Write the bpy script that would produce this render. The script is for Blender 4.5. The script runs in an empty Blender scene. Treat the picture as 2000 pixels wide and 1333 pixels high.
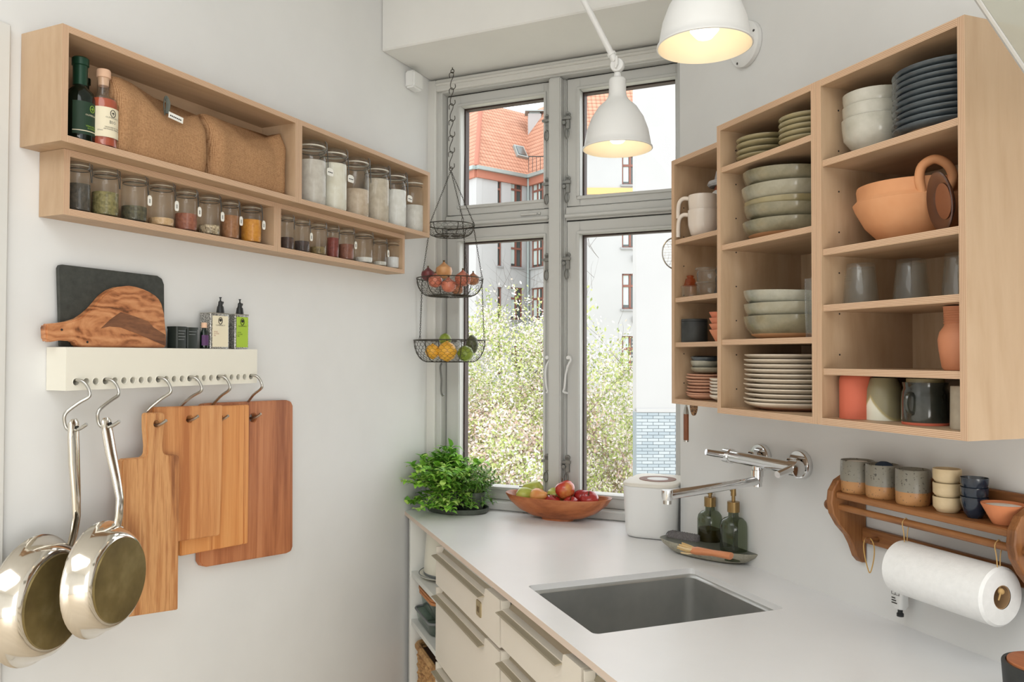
import bpy, bmesh, math, random
from mathutils import Vector, Matrix
random.seed(7)
SC = bpy.context.scene
COL = SC.collection

# ---------------------------------------------------------------- camera
# frame: 2000 x 1333.  +Y runs along the left wall towards the window, +Z up, metres.
F_PX = 1548.4
PITCH, ROLL = math.radians(1.096), math.radians(0.149)
A_L, A_W, A_R = math.radians(25.07), math.radians(-65.88), math.radians(-20.77)
CAM_Z = 1.40
def _basis():
    cp, sp, cr, sr = math.cos(PITCH), math.sin(PITCH), math.cos(ROLL), math.sin(ROLL)
    fwd = Vector((0, cp, sp)); up = Vector((0, -sp, cp)); right = Vector((1, 0, 0))
    r2 = cr*right + sr*up; u2 = -sr*right + cr*up
    M = Matrix.Rotation(A_L, 3, 'Z')
    return M @ r2, M @ u2, M @ fwd
CR, CU, CF = _basis()
CAM = Vector((0, 0, CAM_Z))
cam_data = bpy.data.cameras.new('camera')
cam_data.sensor_fit = 'HORIZONTAL'; cam_data.sensor_width = 36.0
cam_data.lens = 36.0*F_PX/2000.0
cam_data.clip_start = 0.02; cam_data.clip_end = 300
cam_ob = bpy.data.objects.new('camera', cam_data)
m = Matrix.Identity(4)
for i in range(3):
    m[i][0] = CR[i]; m[i][1] = CU[i]; m[i][2] = -CF[i]; m[i][3] = CAM[i]
cam_ob.matrix_world = m
COL.objects.link(cam_ob); SC.camera = cam_ob

# ---------------------------------------------------------------- sky and light
world = bpy.data.worlds.new('overcast_sky'); SC.world = world; world.use_nodes = True
bg = world.node_tree.nodes['Background']
bg.inputs[0].default_value = (0.95, 0.97, 1.0, 1); bg.inputs[1].default_value = 2.7
def area(name, loc, target, sx, sy, power, col):
    d = bpy.data.lights.new(name, 'AREA'); d.shape = 'RECTANGLE'; d.size = sx; d.size_y = sy
    d.energy = power; d.color = col
    o = bpy.data.objects.new(name, d); COL.objects.link(o); o.location = loc
    o.rotation_euler = (Vector(target)-Vector(loc)).to_track_quat('-Z', 'Y').to_euler()
    return o
# added fill lights behind the camera: one low from the right, one overhead
area('fill_low_right', (1.3, -1.5, 0.55), (-1.4, 1.4, 0.35), 1.5, 0.9, 25, (1.0, 0.98, 0.95))
area('fill_overhead', (-0.4, -0.75, 2.74), (-0.4, -0.65, 0.0), 1.8, 1.8, 31, (0.93, 0.97, 1.0))
SC.view_settings.view_transform = 'Standard'; SC.view_settings.look = 'None'
SC.view_settings.gamma = 1.0; SC.view_settings.use_curve_mapping = False
SC.view_settings.exposure = 0.0

# ---------------------------------------------------------------- pixel -> place
def ray(x, y):
    return CR*((x-1000)/F_PX) - CU*((y-666.5)/F_PX) + CF
def on_plane(x, y, n, d):           # plane n.P = d
    r = ray(x, y); return CAM + r*((d - n.dot(CAM))/n.dot(r))
aR, aW = A_R-A_L, A_W-A_L
RD = Vector((math.sin(aR), math.cos(aR), 0)); RN = Vector((math.cos(aR), -math.sin(aR), 0))
WD = Vector((math.sin(aW), math.cos(aW), 0)); WN = Vector((WD.y, -WD.x, 0))
XL, PR, PW, ZC = -1.3975, 1.212, 2.40, 0.90
def Lp(x, y, out=0): return on_plane(x, y, Vector((1, 0, 0)), XL+out)
def Rp(x, y, out=0): return on_plane(x, y, RN, PR-out)
def Wp(x, y, out=0): return on_plane(x, y, WN, PW-out)
def Zp(x, y, z=ZC): return on_plane(x, y, Vector((0, 0, 1)), z)
# wall frames: local x = to the right when facing the wall, y = into the wall, z = up
RZ = {'L': math.pi/2, 'R': math.atan2(-RD.y, -RD.x), 'W': math.atan2(-WD.y, -WD.x)}
def at(fr, a, out, z):
    """a: L -> y, R -> distance along RD, W -> distance along -WD;  out: distance off the wall"""
    if fr == 'L': return Vector((XL+out, a, z))
    if fr == 'R': v = RD*a + RN*(PR-out)
    else: v = WD*(-a) + WN*(PW-out)
    return Vector((v.x, v.y, z))
def al(fr, P):
    return P.y if fr == 'L' else (P.dot(RD) if fr == 'R' else -P.dot(WD))
def fit(fr, xl, xr, out):
    """centre (along) and radius of an upright round thing whose sides show at pixels xl, xr"""
    xm = (xl+xr)/2
    P = {'L': Lp, 'R': Rp, 'W': Wp}[fr](xm, 690, out)
    dep = (P-CAM).dot(CF); c = math.cos(math.atan((xm-1000)/F_PX))
    return al(fr, P), 0.5*(xr-xl)/F_PX*dep*c
def zat(fr, x, y, out):
    return {'L': Lp, 'R': Rp, 'W': Wp}[fr](x, y, out).z

# ---------------------------------------------------------------- colours and materials
def lin(c):
    return tuple(((v/255)/12.92 if v/255 <= 0.04045 else ((v/255+0.055)/1.055)**2.4) for v in c)
def c4(c): return (*lin(c), 1)
MATS = {}
class NT:
    def __init__(s, name):
        s.m = bpy.data.materials.new(name); s.m.use_nodes = True
        s.t = s.m.node_tree; s.n = s.t.nodes; s.b = s.n['Principled BSDF']
        MATS[name] = s.m
    def node(s, typ, **kw):
        n = s.n.new(typ)
        for k, v in kw.items(): setattr(n, k, v)
        return n
    def link(s, a, b): s.t.links.new(a, b)
    def coords(s, scale=(1, 1, 1), kind='Object', rot=(0, 0, 0)):
        tc = s.node('ShaderNodeTexCoord'); mp = s.node('ShaderNodeMapping')
        mp.inputs['Scale'].default_value = scale; mp.inputs['Rotation'].default_value = rot
        s.link(tc.outputs[kind], mp.inputs[0]); return mp.outputs[0]
    def noise(s, vec, scale, detail=3, rough=0.5, dist=0):
        n = s.node('ShaderNodeTexNoise'); n.inputs['Scale'].default_value = scale
        n.inputs['Detail'].default_value = detail; n.inputs['Roughness'].default_value = rough
        n.inputs['Distortion'].default_value = dist
        s.link(vec, n.inputs['Vector']); return n.outputs['Fac']
    def ramp(s, fac, stops):
        r = s.node('ShaderNodeValToRGB'); e = r.color_ramp.elements
        while len(e) > 1: e.remove(e[-1])
        e[0].position, e[0].color = stops[0][0], c4(stops[0][1])
        for p, c in stops[1:]:
            x = e.new(p); x.color = c4(c)
        s.link(fac, r.inputs[0]); return r.outputs[0]
    def bump(s, h, strength=0.3, dist=0.002):
        b = s.node('ShaderNodeBump'); b.inputs['Strength'].default_value = strength
        b.inputs['Distance'].default_value = dist
        s.link(h, b.inputs['Height']); s.link(b.outputs[0], s.b.inputs['Normal'])
    def set(s, **kw):
        for k, v in kw.items(): s.b.inputs[k.replace('_', ' ')].default_value = v
def plain(name, col, rough=0.5, metal=0.0, spec=0.5, coat=0.0):
    t = NT(name); t.set(Base_Color=c4(col), Roughness=rough, Metallic=metal)
    t.b.inputs['Specular IOR Level'].default_value = spec
    if coat: t.b.inputs['Coat Weight'].default_value = coat; t.b.inputs['Coat Roughness'].default_value = 0.08
    return t.m
def speck(name, stops, scale, rough=0.6, bump=0.0, detail=4, sc=(1, 1, 1), coat=0, spec=0.5, metal=0, bd=0.002, nrough=0.6):
    t = NT(name); v = t.coords(sc); f = t.noise(v, scale, detail, nrough)
    t.link(t.ramp(f, stops), t.b.inputs['Base Color']); t.set(Roughness=rough, Metallic=metal)
    t.b.inputs['Specular IOR Level'].default_value = spec
    if bump: t.bump(f, bump, bd)
    if coat: t.b.inputs['Coat Weight'].default_value = coat; t.b.inputs['Coat Roughness'].default_value = 0.1
    return t.m
def wood(name, stops, axis='z', scale=9, stretch=0.06, rough=0.5, bump=0.08, dist=1.2, coat=0.0, lines=0.0):
    """grain running along axis"""
    t = NT(name); s = [1, 1, 1]; s['xyz'.index(axis)] = stretch
    v = t.coords(tuple(s)); f = t.noise(v, scale, 6, 0.6, dist)
    g = t.noise(t.coords(tuple(x if x != 1 else 1 for x in s)), scale*9, 3, 0.6)
    mx = t.node('ShaderNodeMath', operation='MULTIPLY_ADD'); t.link(g, mx.inputs[0]); mx.inputs[1].default_value = 0.25
    t.link(f, mx.inputs[2])
    sb = t.node('ShaderNodeMath', operation='SUBTRACT'); t.link(mx.outputs[0], sb.inputs[0]); sb.inputs[1].default_value = 0.125
    t.link(t.ramp(sb.outputs[0], stops), t.b.inputs['Base Color']); t.set(Roughness=rough)
    if bump: t.bump(g, bump, 0.001)
    if coat: t.b.inputs['Coat Weight'].default_value = coat
    return t.m
def ply_edge(name, axis):
    """laminated edge: stripes across the sheet's thickness"""
    t = NT(name); tc = t.node('ShaderNodeTexCoord'); sp = t.node('ShaderNodeSeparateXYZ')
    t.link(tc.outputs['Generated'], sp.inputs[0])
    mu = t.node('ShaderNodeMath', operation='MULTIPLY'); mu.inputs[1].default_value = 4.5
    t.link(sp.outputs['XYZ'.index(axis)], mu.inputs[0])
    fr = t.node('ShaderNodeMath', operation='FRACT'); t.link(mu.outputs[0], fr.inputs[0])
    col = t.ramp(fr.outputs[0], [(0.0, (206, 174, 142)), (0.38, (216, 184, 152)), (0.5, (146, 102, 74)), (0.62, (170, 126, 94)), (0.9, (220, 190, 160)), (1, (206, 174, 142))])
    t.link(col, t.b.inputs['Base Color']); t.set(Roughness=0.6); return t.m
def glass(name, tint=(1, 1, 1), rough=0.0, body=0.0, bodycol=(200, 210, 205), ior=1.45):
    """thin glass sheet: fresnel mix of clear transmission and reflection"""
    m = bpy.data.materials.new(name); m.use_nodes = True; nt = m.node_tree; nt.nodes.clear()
    out = nt.nodes.new('ShaderNodeOutputMaterial'); tr = nt.nodes.new('ShaderNodeBsdfTransparent')
    gl = nt.nodes.new('ShaderNodeBsdfGlossy'); fr = nt.nodes.new('ShaderNodeLayerWeight'); mx = nt.nodes.new('ShaderNodeMixShader')
    tr.inputs[0].default_value = (*tint, 1); gl.inputs['Roughness'].default_value = rough
    fr.inputs[0].default_value = 0.5
    pw = nt.nodes.new('ShaderNodeMath'); pw.operation = 'POWER'; pw.inputs[1].default_value = 3.0; nt.links.new(fr.outputs['Facing'], pw.inputs[0])
    ma = nt.nodes.new('ShaderNodeMath'); ma.operation = 'MULTIPLY_ADD'; ma.inputs[1].default_value = 0.45; ma.inputs[2].default_value = ((ior-1)/(ior+1))**2
    nt.links.new(pw.outputs[0], ma.inputs[0]); nt.links.new(ma.outputs[0], mx.inputs[0])
    if body:
        df = nt.nodes.new('ShaderNodeBsdfDiffuse'); df.inputs[0].default_value = c4(bodycol)
        m2 = nt.nodes.new('ShaderNodeMixShader'); m2.inputs[0].default_value = body
        nt.links.new(tr.outputs[0], m2.inputs[1]); nt.links.new(df.outputs[0], m2.inputs[2]); nt.links.new(m2.outputs[0], mx.inputs[1])
    else: nt.links.new(tr.outputs[0], mx.inputs[1])
    nt.links.new(gl.outputs[0], mx.inputs[2]); nt.links.new(mx.outputs[0], out.inputs[0])
    MATS[name] = m; return m

# ---------------------------------------------------------------- mesh building
def circle(cx, cy, r, n, a0=0): return [(cx+r*math.cos(a0+2*math.pi*i/n), cy+r*math.sin(a0+2*math.pi*i/n)) for i in range(n)]
def rrect(x0, x1, y0, y1, r, n=5):
    r = min(r, (x1-x0)/2-1e-5, (y1-y0)/2-1e-5); out = []
    for cx, cy, a in ((x1-r, y1-r, 0), (x0+r, y1-r, 90), (x0+r, y0+r, 180), (x1-r, y0+r, 270)):
        for i in range(n+1):
            t = math.radians(a+90*i/n); out.append((cx+r*math.cos(t), cy+r*math.sin(t)))
    return out
def smooth_path(pts, k=4):
    """Catmull-Rom through the points"""
    P = [Vector(p) for p in pts]; out = []
    for i in range(len(P)-1):
        p0 = P[max(i-1, 0)]; p1 = P[i]; p2 = P[i+1]; p3 = P[min(i+2, len(P)-1)]
        for j in range(k):
            t = j/k
            out.append(0.5*((2*p1)+(p2-p0)*t+(2*p0-5*p1+4*p2-p3)*t*t+(3*p1-p0-3*p2+p3)*t**3))
    out.append(P[-1]); return out
class MB:
    def __init__(s): s.v = []; s.f = []; s.mi = []
    def add(s, vs, fs, mi=0):
        o = len(s.v); s.v += [tuple(v) for v in vs]; s.f += [tuple(i+o for i in f) for f in fs]; s.mi += [mi]*len(fs); return s
    def box(s, x0, x1, y0, y1, z0, z1, mi=0, my=None):
        vs = [(x0, y0, z0), (x1, y0, z0), (x1, y1, z0), (x0, y1, z0), (x0, y0, z1), (x1, y0, z1), (x1, y1, z1), (x0, y1, z1)]
        s.add(vs, [(0, 3, 2, 1), (4, 5, 6, 7), (1, 2, 6, 5), (0, 4, 7, 3)], mi)
        s.add(vs, [(0, 1, 5, 4), (2, 3, 7, 6)], mi if my is None else my); return s
    def lathe(s, prof, n=24, c=(0, 0, 0), mi=0, axis='z', sx=1, sy=1):
        """prof: (r, h) from bottom/outside; r = 0 closes"""
        o = []; fs = []; rows = []
        for r, h in prof:
            if r <= 1e-7: rows.append([len(o)]); o.append((0, 0, h))
            else:
                rows.append(list(range(len(o), len(o)+n)))
                o += [(r*sx*math.cos(2*math.pi*i/n), r*sy*math.sin(2*math.pi*i/n), h) for i in range(n)]
        for a, b in zip(rows, rows[1:]):
            for i in range(n):
                j = (i+1) % n
                if len(a) == 1 and len(b) == 1: continue
                if len(a) == 1: fs.append((a[0], b[j], b[i]))
                elif len(b) == 1: fs.append((a[i], a[j], b[0]))
                else: fs.append((a[i], a[j], b[j], b[i]))
        if axis == 'y': o = [(x, -h, y) for x, y, h in o]      # axis towards the room (-y)
        if axis == 'x': o = [(h, x, y) for x, y, h in o]
        s.add([(x+c[0], y+c[1], z+c[2]) for x, y, z in o], fs, mi); return s
    def tube(s, pts, r, n=8, mi=0, closed=False, flat=1.0):
        P = [Vector(p) for p in pts]; m = len(P); R = r if isinstance(r, (list, tuple)) else [r]*m
        T = []
        for i in range(m):
            a = P[(i-1) % m] if (closed or i > 0) else P[i]; b = P[(i+1) % m] if (closed or i < m-1) else P[i]
            d = b-a; T.append(d.normalized() if d.length > 1e-9 else Vector((0, 0, 1)))
        u = T[0].orthogonal().normalized(); vs = []
        for i in range(m):
            if i: u = (u - T[i]*u.dot(T[i])); u = u.normalized() if u.length > 1e-6 else T[i].orthogonal().normalized()
            w = T[i].cross(u)
            vs += [P[i]+(u*math.cos(2*math.pi*k/n)+w*flat*math.sin(2*math.pi*k/n))*R[i] for k in range(n)]
        fs = []
        for i in range(m if closed else m-1):
            j = (i+1) % m
            for k in range(n):
                l = (k+1) % n; fs.append((i*n+k, i*n+l, j*n+l, j*n+k))
        if not closed: fs.append(tuple(reversed(range(n)))); fs.append(tuple(range((m-1)*n, m*n)))
        s.add(vs, fs, mi); return s
    def loft(s, rings, mi=0, cap=True):
        n = len(rings[0]); vs = [p for r in rings for p in r]; fs = []
        for i in range(len(rings)-1):
            for k in range(n):
                l = (k+1) % n; fs.append((i*n+k, i*n+l, (i+1)*n+l, (i+1)*n+k))
        if cap: fs.append(tuple(reversed(range(n)))); fs.append(tuple(range((len(rings)-1)*n, len(rings)*n)))
        s.add(vs, fs, mi); return s
    def prism(s, outline, d0, d1, axis='y', holes=(), mi=0, mside=None):
        """outline in (x, z) pushed along y (axis 'y') or (x, y) pushed along z (axis 'z')"""
        mside = mi if mside is None else mside
        mk = (lambda p, d: (p[0], d, p[1])) if axis == 'y' else (lambda p, d: (p[0], p[1], d))
        loops = [list(outline)]+[list(h) for h in holes]
        if not holes:
            n = len(outline)
            s.add([mk(p, d0) for p in outline], [tuple(range(n))], mi); s.add([mk(p, d1) for p in outline], [tuple(reversed(range(n)))], mi)
        else:
            bm = bmesh.new(); es = []
            for lp in loops:
                vs = [bm.verts.new((p[0], p[1], 0)) for p in lp]
                es += [bm.edges.new((vs[i], vs[(i+1) % len(vs)])) for i in range(len(vs))]
            bmesh.ops.triangle_fill(bm, use_beauty=True, use_dissolve=False, edges=es)
            bm.verts.index_update(); pv = [(v.co.x, v.co.y) for v in bm.verts]; pf = [tuple(v.index for v in f.verts) for f in bm.faces]; bm.free()
            s.add([mk(p, d0) for p in pv], pf, mi); s.add([mk(p, d1) for p in pv], [tuple(reversed(f)) for f in pf], mi)
        for lp in loops:
            n = len(lp)
            s.add([mk(p, d0) for p in lp]+[mk(p, d1) for p in lp], [(i, (i+1) % n, n+(i+1) % n, n+i) for i in range(n)], mside if lp is loops[0] else mi)
        return s
    def ball(s, c, r, n=14, m=9, mi=0, sz=1.0):
        return s.lathe([(r*math.sin(math.pi*i/m) if 0 < i < m else 0, -r*sz*math.cos(math.pi*i/m)) for i in range(m+1)], n, c, mi)
    def xf(s, M):
        s.v = [tuple(M @ Vector(v)) for v in s.v]; return s
    def build(s, name, mats, parent=None, loc=None, rz=0, bevel=0, seg=1, smooth=True, angle=38, rot=None, kind=None):
        me = bpy.data.meshes.new(name); me.from_pydata(s.v, [], s.f); me.update()
        if not isinstance(mats, (list, tuple)): mats = [mats]
        for mt in mats: me.materials.append(MATS[mt] if isinstance(mt, str) else mt)
        me.polygons.foreach_set('material_index', s.mi)
        bm = bmesh.new(); bm.from_mesh(me)
        bmesh.ops.remove_doubles(bm, verts=bm.verts, dist=1e-6)
        bmesh.ops.recalc_face_normals(bm, faces=bm.faces)
        if bevel:
            es = [e for e in bm.edges if len(e.link_faces) == 2 and e.calc_face_angle(0) > 0.6]
            bmesh.ops.bevel(bm, geom=es, offset=bevel, segments=seg, affect='EDGES', clamp_overlap=True)
        bm.to_mesh(me); bm.free()
        if smooth:
            me.polygons.foreach_set('use_smooth', [True]*len(me.polygons)); me.set_sharp_from_angle(angle=math.radians(angle))
        o = bpy.data.objects.new(name, me); COL.objects.link(o)
        if parent: o.parent = parent
        if loc is not None: o.location = loc
        o.rotation_euler = rot if rot else (0, 0, rz)
        if kind: o['kind'] = kind
        return o
def text_part(txt, size, mat, parent, place, name='lettering', align='CENTER', stretch=1.0, skew=0.0):
    """flat lettering: place(x, z) -> local position of every glyph vertex"""
    cu = bpy.data.curves.new(name, 'FONT'); cu.body = txt; cu.size = size; cu.align_x = align; cu.resolution_u = 1
    o = bpy.data.objects.new(name, cu); COL.objects.link(o)
    dg = bpy.context.evaluated_depsgraph_get(); dg.update()
    me = bpy.data.meshes.new_from_object(o.evaluated_get(dg)); bpy.data.objects.remove(o)
    for v in me.vertices: v.co = place(v.co.x*stretch, v.co.y)
    me.materials.clear(); me.materials.append(MATS[mat])
    t = bpy.data.objects.new(name, me); COL.objects.link(t); t.parent = parent; return t
def patch(r, a0, a1, z0, z1, n=14, t=0.0006):
    """label wrapped round an upright cylinder; angle 0 faces -y"""
    A = [a0+(a1-a0)*i/n for i in range(n+1)]
    mb = MB(); vs = []
    for rr in (r+t, r):
        for z in (z0, z1): vs += [(rr*math.sin(a), -rr*math.cos(a), z) for a in A]
    k = n+1; fs = []
    for i in range(n): fs += [(i, i+1, k+i+1, k+i), (2*k+i, 3*k+i, 3*k+i+1, 2*k+i+1)]
    return mb.add(vs, fs)
def tag(o, label, cat, group=None):
    o['label'] = label; o['category'] = cat
    if group: o['group'] = group
    return o
def thing(name, label, cat, loc=(0, 0, 0), rz=0, group=None):
    o = bpy.data.objects.new(name, None); o.empty_display_size = 0.05; COL.objects.link(o)
    o.location = loc; o.rotation_euler = (0, 0, rz); return tag(o, label, cat, group)
def struct(o): o['kind'] = 'structure'; return o
def copy_thing(root, loc, rz=None, label=None, group=None):
    r = root.copy(); COL.objects.link(r); r.location = loc
    if rz is not None: r.rotation_euler = (root.rotation_euler[0], root.rotation_euler[1], rz)
    if label: r['label'] = label
    if group: r['group'] = group
    for ch in list(root.children):
        c = ch.copy(); COL.objects.link(c); c.parent = r
        for g in ch.children:
            d = g.copy(); COL.objects.link(d); d.parent = c
    return r

# ---------------------------------------------------------------- material library
speck('wall_paint', [(0.3, (222, 222, 220)), (0.7, (229, 229, 227))], 3.0, 0.7, 0.06, bd=0.001, spec=0.3)
speck('ceiling_paint', [(0.3, (224, 223, 219)), (0.7, (230, 229, 225))], 3.0, 0.75, 0.05, spec=0.3)
plain('window_paint', (196, 196, 192), 0.4)
plain('casing_paint', (216, 215, 210), 0.45)
plain('black_gap', (22, 20, 18), 0.6)
glass('pane_glass', (0.985, 0.99, 0.985), ior=1.2)
glass('jar_glass', (0.96, 0.97, 0.965), 0.02, 0.03, (215, 222, 216), 1.42)
glass('clear_glass', (0.95, 0.955, 0.945), 0.02, 0.03, (215, 220, 214), 1.45)
glass('green_glass', (0.42, 0.46, 0.36), 0.02, 0.08, (80, 88, 66), 1.5)
glass('amber_glass', (0.85, 0.48, 0.30), 0.02, 0.08, (190, 110, 70), 1.45)
glass('smoked_sheet', (0.86, 0.86, 0.82), 0.05, 0.5, (176, 174, 160), 1.5)
speck('counter_laminate', [(0.3, (236, 236, 236)), (0.7, (240, 240, 240))], 6, 0.28, 0, spec=0.45)
plain('counter_edge', (214, 196, 180), 0.5)
plain('drawer_paint', (228, 220, 206), 0.42)
plain('shaded_taupe', (170, 160, 138), 0.42, 0.35)  # cream grip darkened to taupe: shade of the finger recess in its colour
plain('cabinet_white', (226, 226, 220), 0.45)
speck('sink_steel', [(0.3, (164, 165, 162)), (0.7, (190, 190, 186))], 5, 0.38, 0.02, metal=0.75, sc=(1, 1, 1))
wood('birch', [(0.3, (172, 142, 110)), (0.5, (190, 161, 130)), (0.7, (201, 174, 144))], 'z', 6, 0.16, 0.5, 0.03, 1.6)
wood('birch_x', [(0.3, (172, 140, 107)), (0.5, (188, 157, 125)), (0.7, (199, 170, 139))], 'x', 6, 0.16, 0.5, 0.03, 1.6)
ply_edge('ply_edge_x', 'X'); ply_edge('ply_edge_z', 'Z')
plain('chrome', (225, 225, 225), 0.06, 1.0)
plain('steel_satin', (190, 188, 182), 0.28, 1.0)
plain('steel_polished', (226, 220, 210), 0.10, 1.0)
plain('dark_wire', (72, 68, 60), 0.45, 0.7)
plain('jar_wire', (120, 120, 118), 0.35, 0.9)
plain('white_metal', (226, 226, 224), 0.4)
plain('paper_tag', (240, 238, 230), 0.8)
plain('ink', (40, 38, 36), 0.8)
plain('rail_paint', (232, 228, 214), 0.5)
plain('white_plastic', (232, 232, 230), 0.35)
plain('black_plastic', (26, 28, 28), 0.4)

# ================================================================ THE ROOM
CEIL_Z, SOFFIT_Z, SOFFIT_Y = 2.78, 2.342, 2.03
LW_Y = (PW+0.06 - 0)  # window wall face
WC = at('W', 0, 0, 0)
def wall_box(name, x0, x1, y0, y1, z0, z1, mat='wall_paint'):
    return struct(MB().box(x0, x1, y0, y1, z0, z1).build(name, mat, smooth=False))
wall_box('wall_left', XL-0.12, XL, -2.3, 2.415, 0, CEIL_Z)
R_END = 1.884                                     # the right wall stops here; beyond it lies the window niche
pe = RD*R_END+RN*PR; ps = RD*(-0.9)+RN*PR
ret_end = at('W', pe.x*1.0+0.012, -0.05, 0)       # niche side runs back to the window
poly = [(ps.x, ps.y), (pe.x, pe.y), (pe.x+0.004, 2.40), (pe.x+0.14, 2.40), (pe.x+0.14, pe.y+0.10), (ps.x+0.12, ps.y+0.12)]
struct(MB().prism(poly, 0, CEIL_Z, 'z').build('wall_right', 'wall_paint', smooth=False))
# window wall with its opening, in the window frame (local x right, y outwards)
WX0, WX1 = -1.336, -0.498                          # clear opening of the frame
WOUT = 0.055                                       # casing stands this far in front of the glass plane
wroot = at('W', 0, 0, 0)
def W_obj(mb, name, mat, parent=None, **k):
    return mb.build(name, mat, parent, None if parent else wroot, 0 if parent else RZ['W'], **k)
b = MB()
b.box(-1.52, WX0-0.012, -WOUT+0.01, 0.075, 0, CEIL_Z)
b.box(WX1+0.012, 0.1, -WOUT+0.01, 0.075, 0, CEIL_Z)
b.box(WX0-0.012, WX1+0.012, -WOUT+0.01, 0.075, 2.312, CEIL_Z)
b.box(WX0-0.012, WX1+0.012, -WOUT+0.01, 0.075, 0, 0.885)
struct(W_obj(b, 'wall_back', 'wall_paint', smooth=False))
struct(MB().box(XL-0.12, 3.2, -2.42, 2.42, -0.1, 0).build('floor', speck('floor_boards', [(0.3, (216, 202, 182)), (0.7, (230, 217, 198))], 5, 0.4, 0, sc=(1, 0.08, 1)), smooth=False))
wall_box('wall_rear', XL-0.12, 3.2, -2.42, -2.3, 0, CEIL_Z)  # unseen rear wall, put in to cut sky light from behind
struct(MB().box(XL-0.12, 3.2, -2.42, 2.42, CEIL_Z, CEIL_Z+0.1).build('ceiling', 'ceiling_paint', smooth=False))
# boxed-in beam over the window
struct(MB().box(XL, 0.0, SOFFIT_Y, 2.36, SOFFIT_Z, CEIL_Z).build('trim_1', 'ceiling_paint', bevel=0.004, smooth=False))
# left: edge of a wide white door casing
ye = Lp(11, 300).y; zt = Lp(8, 47).z
struct(MB().box(XL, XL+0.012, 0.35, ye, 0, zt).build('trim_2', 'casing_paint', bevel=0.003, smooth=False))
# window casing boards
def casing(n, x0, x1, z0, z1, mould):
    m_ = MB().box(x0, x1, -WOUT-0.014, -WOUT+0.012, z0, z1)
    if mould == 'v': m_.box(x0+0.010, x0+0.020, -WOUT-0.021, -WOUT-0.010, z0, z1)
    if mould == 'h': m_.box(x0, x1, -WOUT-0.021, -WOUT-0.010, z1-0.022, z1-0.012)
    o = W_obj(m_, n, 'casing_paint', bevel=0.003, smooth=False); struct(o)
casing('trim_3', -1.388, WX0+0.006, 0.905, 2.336, 'v')
casing('trim_4', WX0+0.006, WX1+0.02, 2.297, 2.336, 'h')
# small white plastic junction box under the beam
jb = at('L', 2.19, 0, 2.268)
o = MB().box(-0.030, 0.030, -0.036, 0.0, 0.0, 0.056).build('junction_box', 'white_plastic', None, jb, RZ['L'], bevel=0.006, seg=2)
tag(o, 'small white plastic junction box on the left wall just under the boxed-in beam', 'junction box')

# ---------------------------------------------------------------- the window
win = bpy.data.objects.new('window_1', None); COL.objects.link(win); win.location = wroot; win.rotation_euler = (0, 0, RZ['W']); struct(win)
win['label'] = 'grey-white four-pane casement window over the counter'
fr = MB()
fr.box(WX0, -1.312, -WOUT, 0.06, 0.905, 2.312); fr.box(WX1-0.014, WX1, -WOUT, 0.06, 0.905, 2.312)
fr.box(WX0, WX1, -WOUT, 0.06, 2.292, 2.312)
fr.build('frame', 'window_paint', win, bevel=0.002, smooth=False)
MB().box(WX0, WX1, -WOUT-0.015, 0.06, 0.902, 0.927).build('sill', 'window_paint', win, bevel=0.003, smooth=False)
p_ = MB().box(-0.931, -0.876, -0.02, 0.06, 0.927, 2.292).box(-0.926, -0.884, -0.052, -0.02, 0.927, 2.292)
p_.build('centre_post', 'window_paint', win, bevel=0.004, seg=2, smooth=False)
for x0, x1 in ((-1.312, -0.931), (-0.876, WX1-0.014)):
    MB().box(x0, x1, -0.03, 0.06, 1.834, 1.876).box(x0, x1, -0.042, -0.03, 1.840, 1.852).build('transom', 'window_paint', win, bevel=0.003, smooth=False)
    w_ = x1-x0
    for z0, z1 in ((0.930, 1.830), (1.880, 2.288)):
        sx0, sx1 = x0+0.003, x1-0.003
        gx0 = -1.259 if x0 < -1 else -0.830; gx1 = gx0+0.306
        gz0, gz1 = (0.968, 1.789) if z0 < 1 else (1.908, 2.250)
        s_ = MB()
        s_.box(sx0, gx0, -0.022, 0.035, z0, z1).box(gx1, sx1, -0.022, 0.035, z0, z1)
        s_.box(gx0, gx1, -0.022, 0.035, z0, gz0).box(gx0, gx1, -0.022, 0.035, gz1, z1)
        s_.box(gx0-0.009, gx1+0.009, -0.027, -0.022, gz1, gz1+0.009).box(gx0-0.009, gx1+0.009, -0.027, -0.022, gz0-0.009, gz0)
        s_.box(gx0-0.009, gx0, -0.027, -0.022, gz0, gz1).box(gx1, gx1+0.009, -0.027, -0.022, gz0, gz1)
        MB().box(sx0, sx1, -0.018, 0.03, z1, z1+0.0045).build('gap_strip', 'black_gap', win, smooth=False)  # black strip stands in for the shade in the gap above the sash
        sash = s_.build('sash', 'window_paint', win, bevel=0.0015, smooth=False)
        MB().box(gx0, gx1, 0.004, 0.008, gz0, gz1).build('pane', 'pane_glass', sash, smooth=False)
        t_ = 0.005
        g_ = MB().box(gx0, gx0+t_, 0.008, 0.034, gz0, gz1).box(gx0+t_, gx1-t_, 0.008, 0.034, gz1-t_, gz1).box(gx1-t_, gx1, 0.008, 0.034, gz0, gz1)
        g_.build('glazing_bead', plain('bead_%d' % len(MATS), (60, 42, 36), 0.6), sash, smooth=False)
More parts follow.
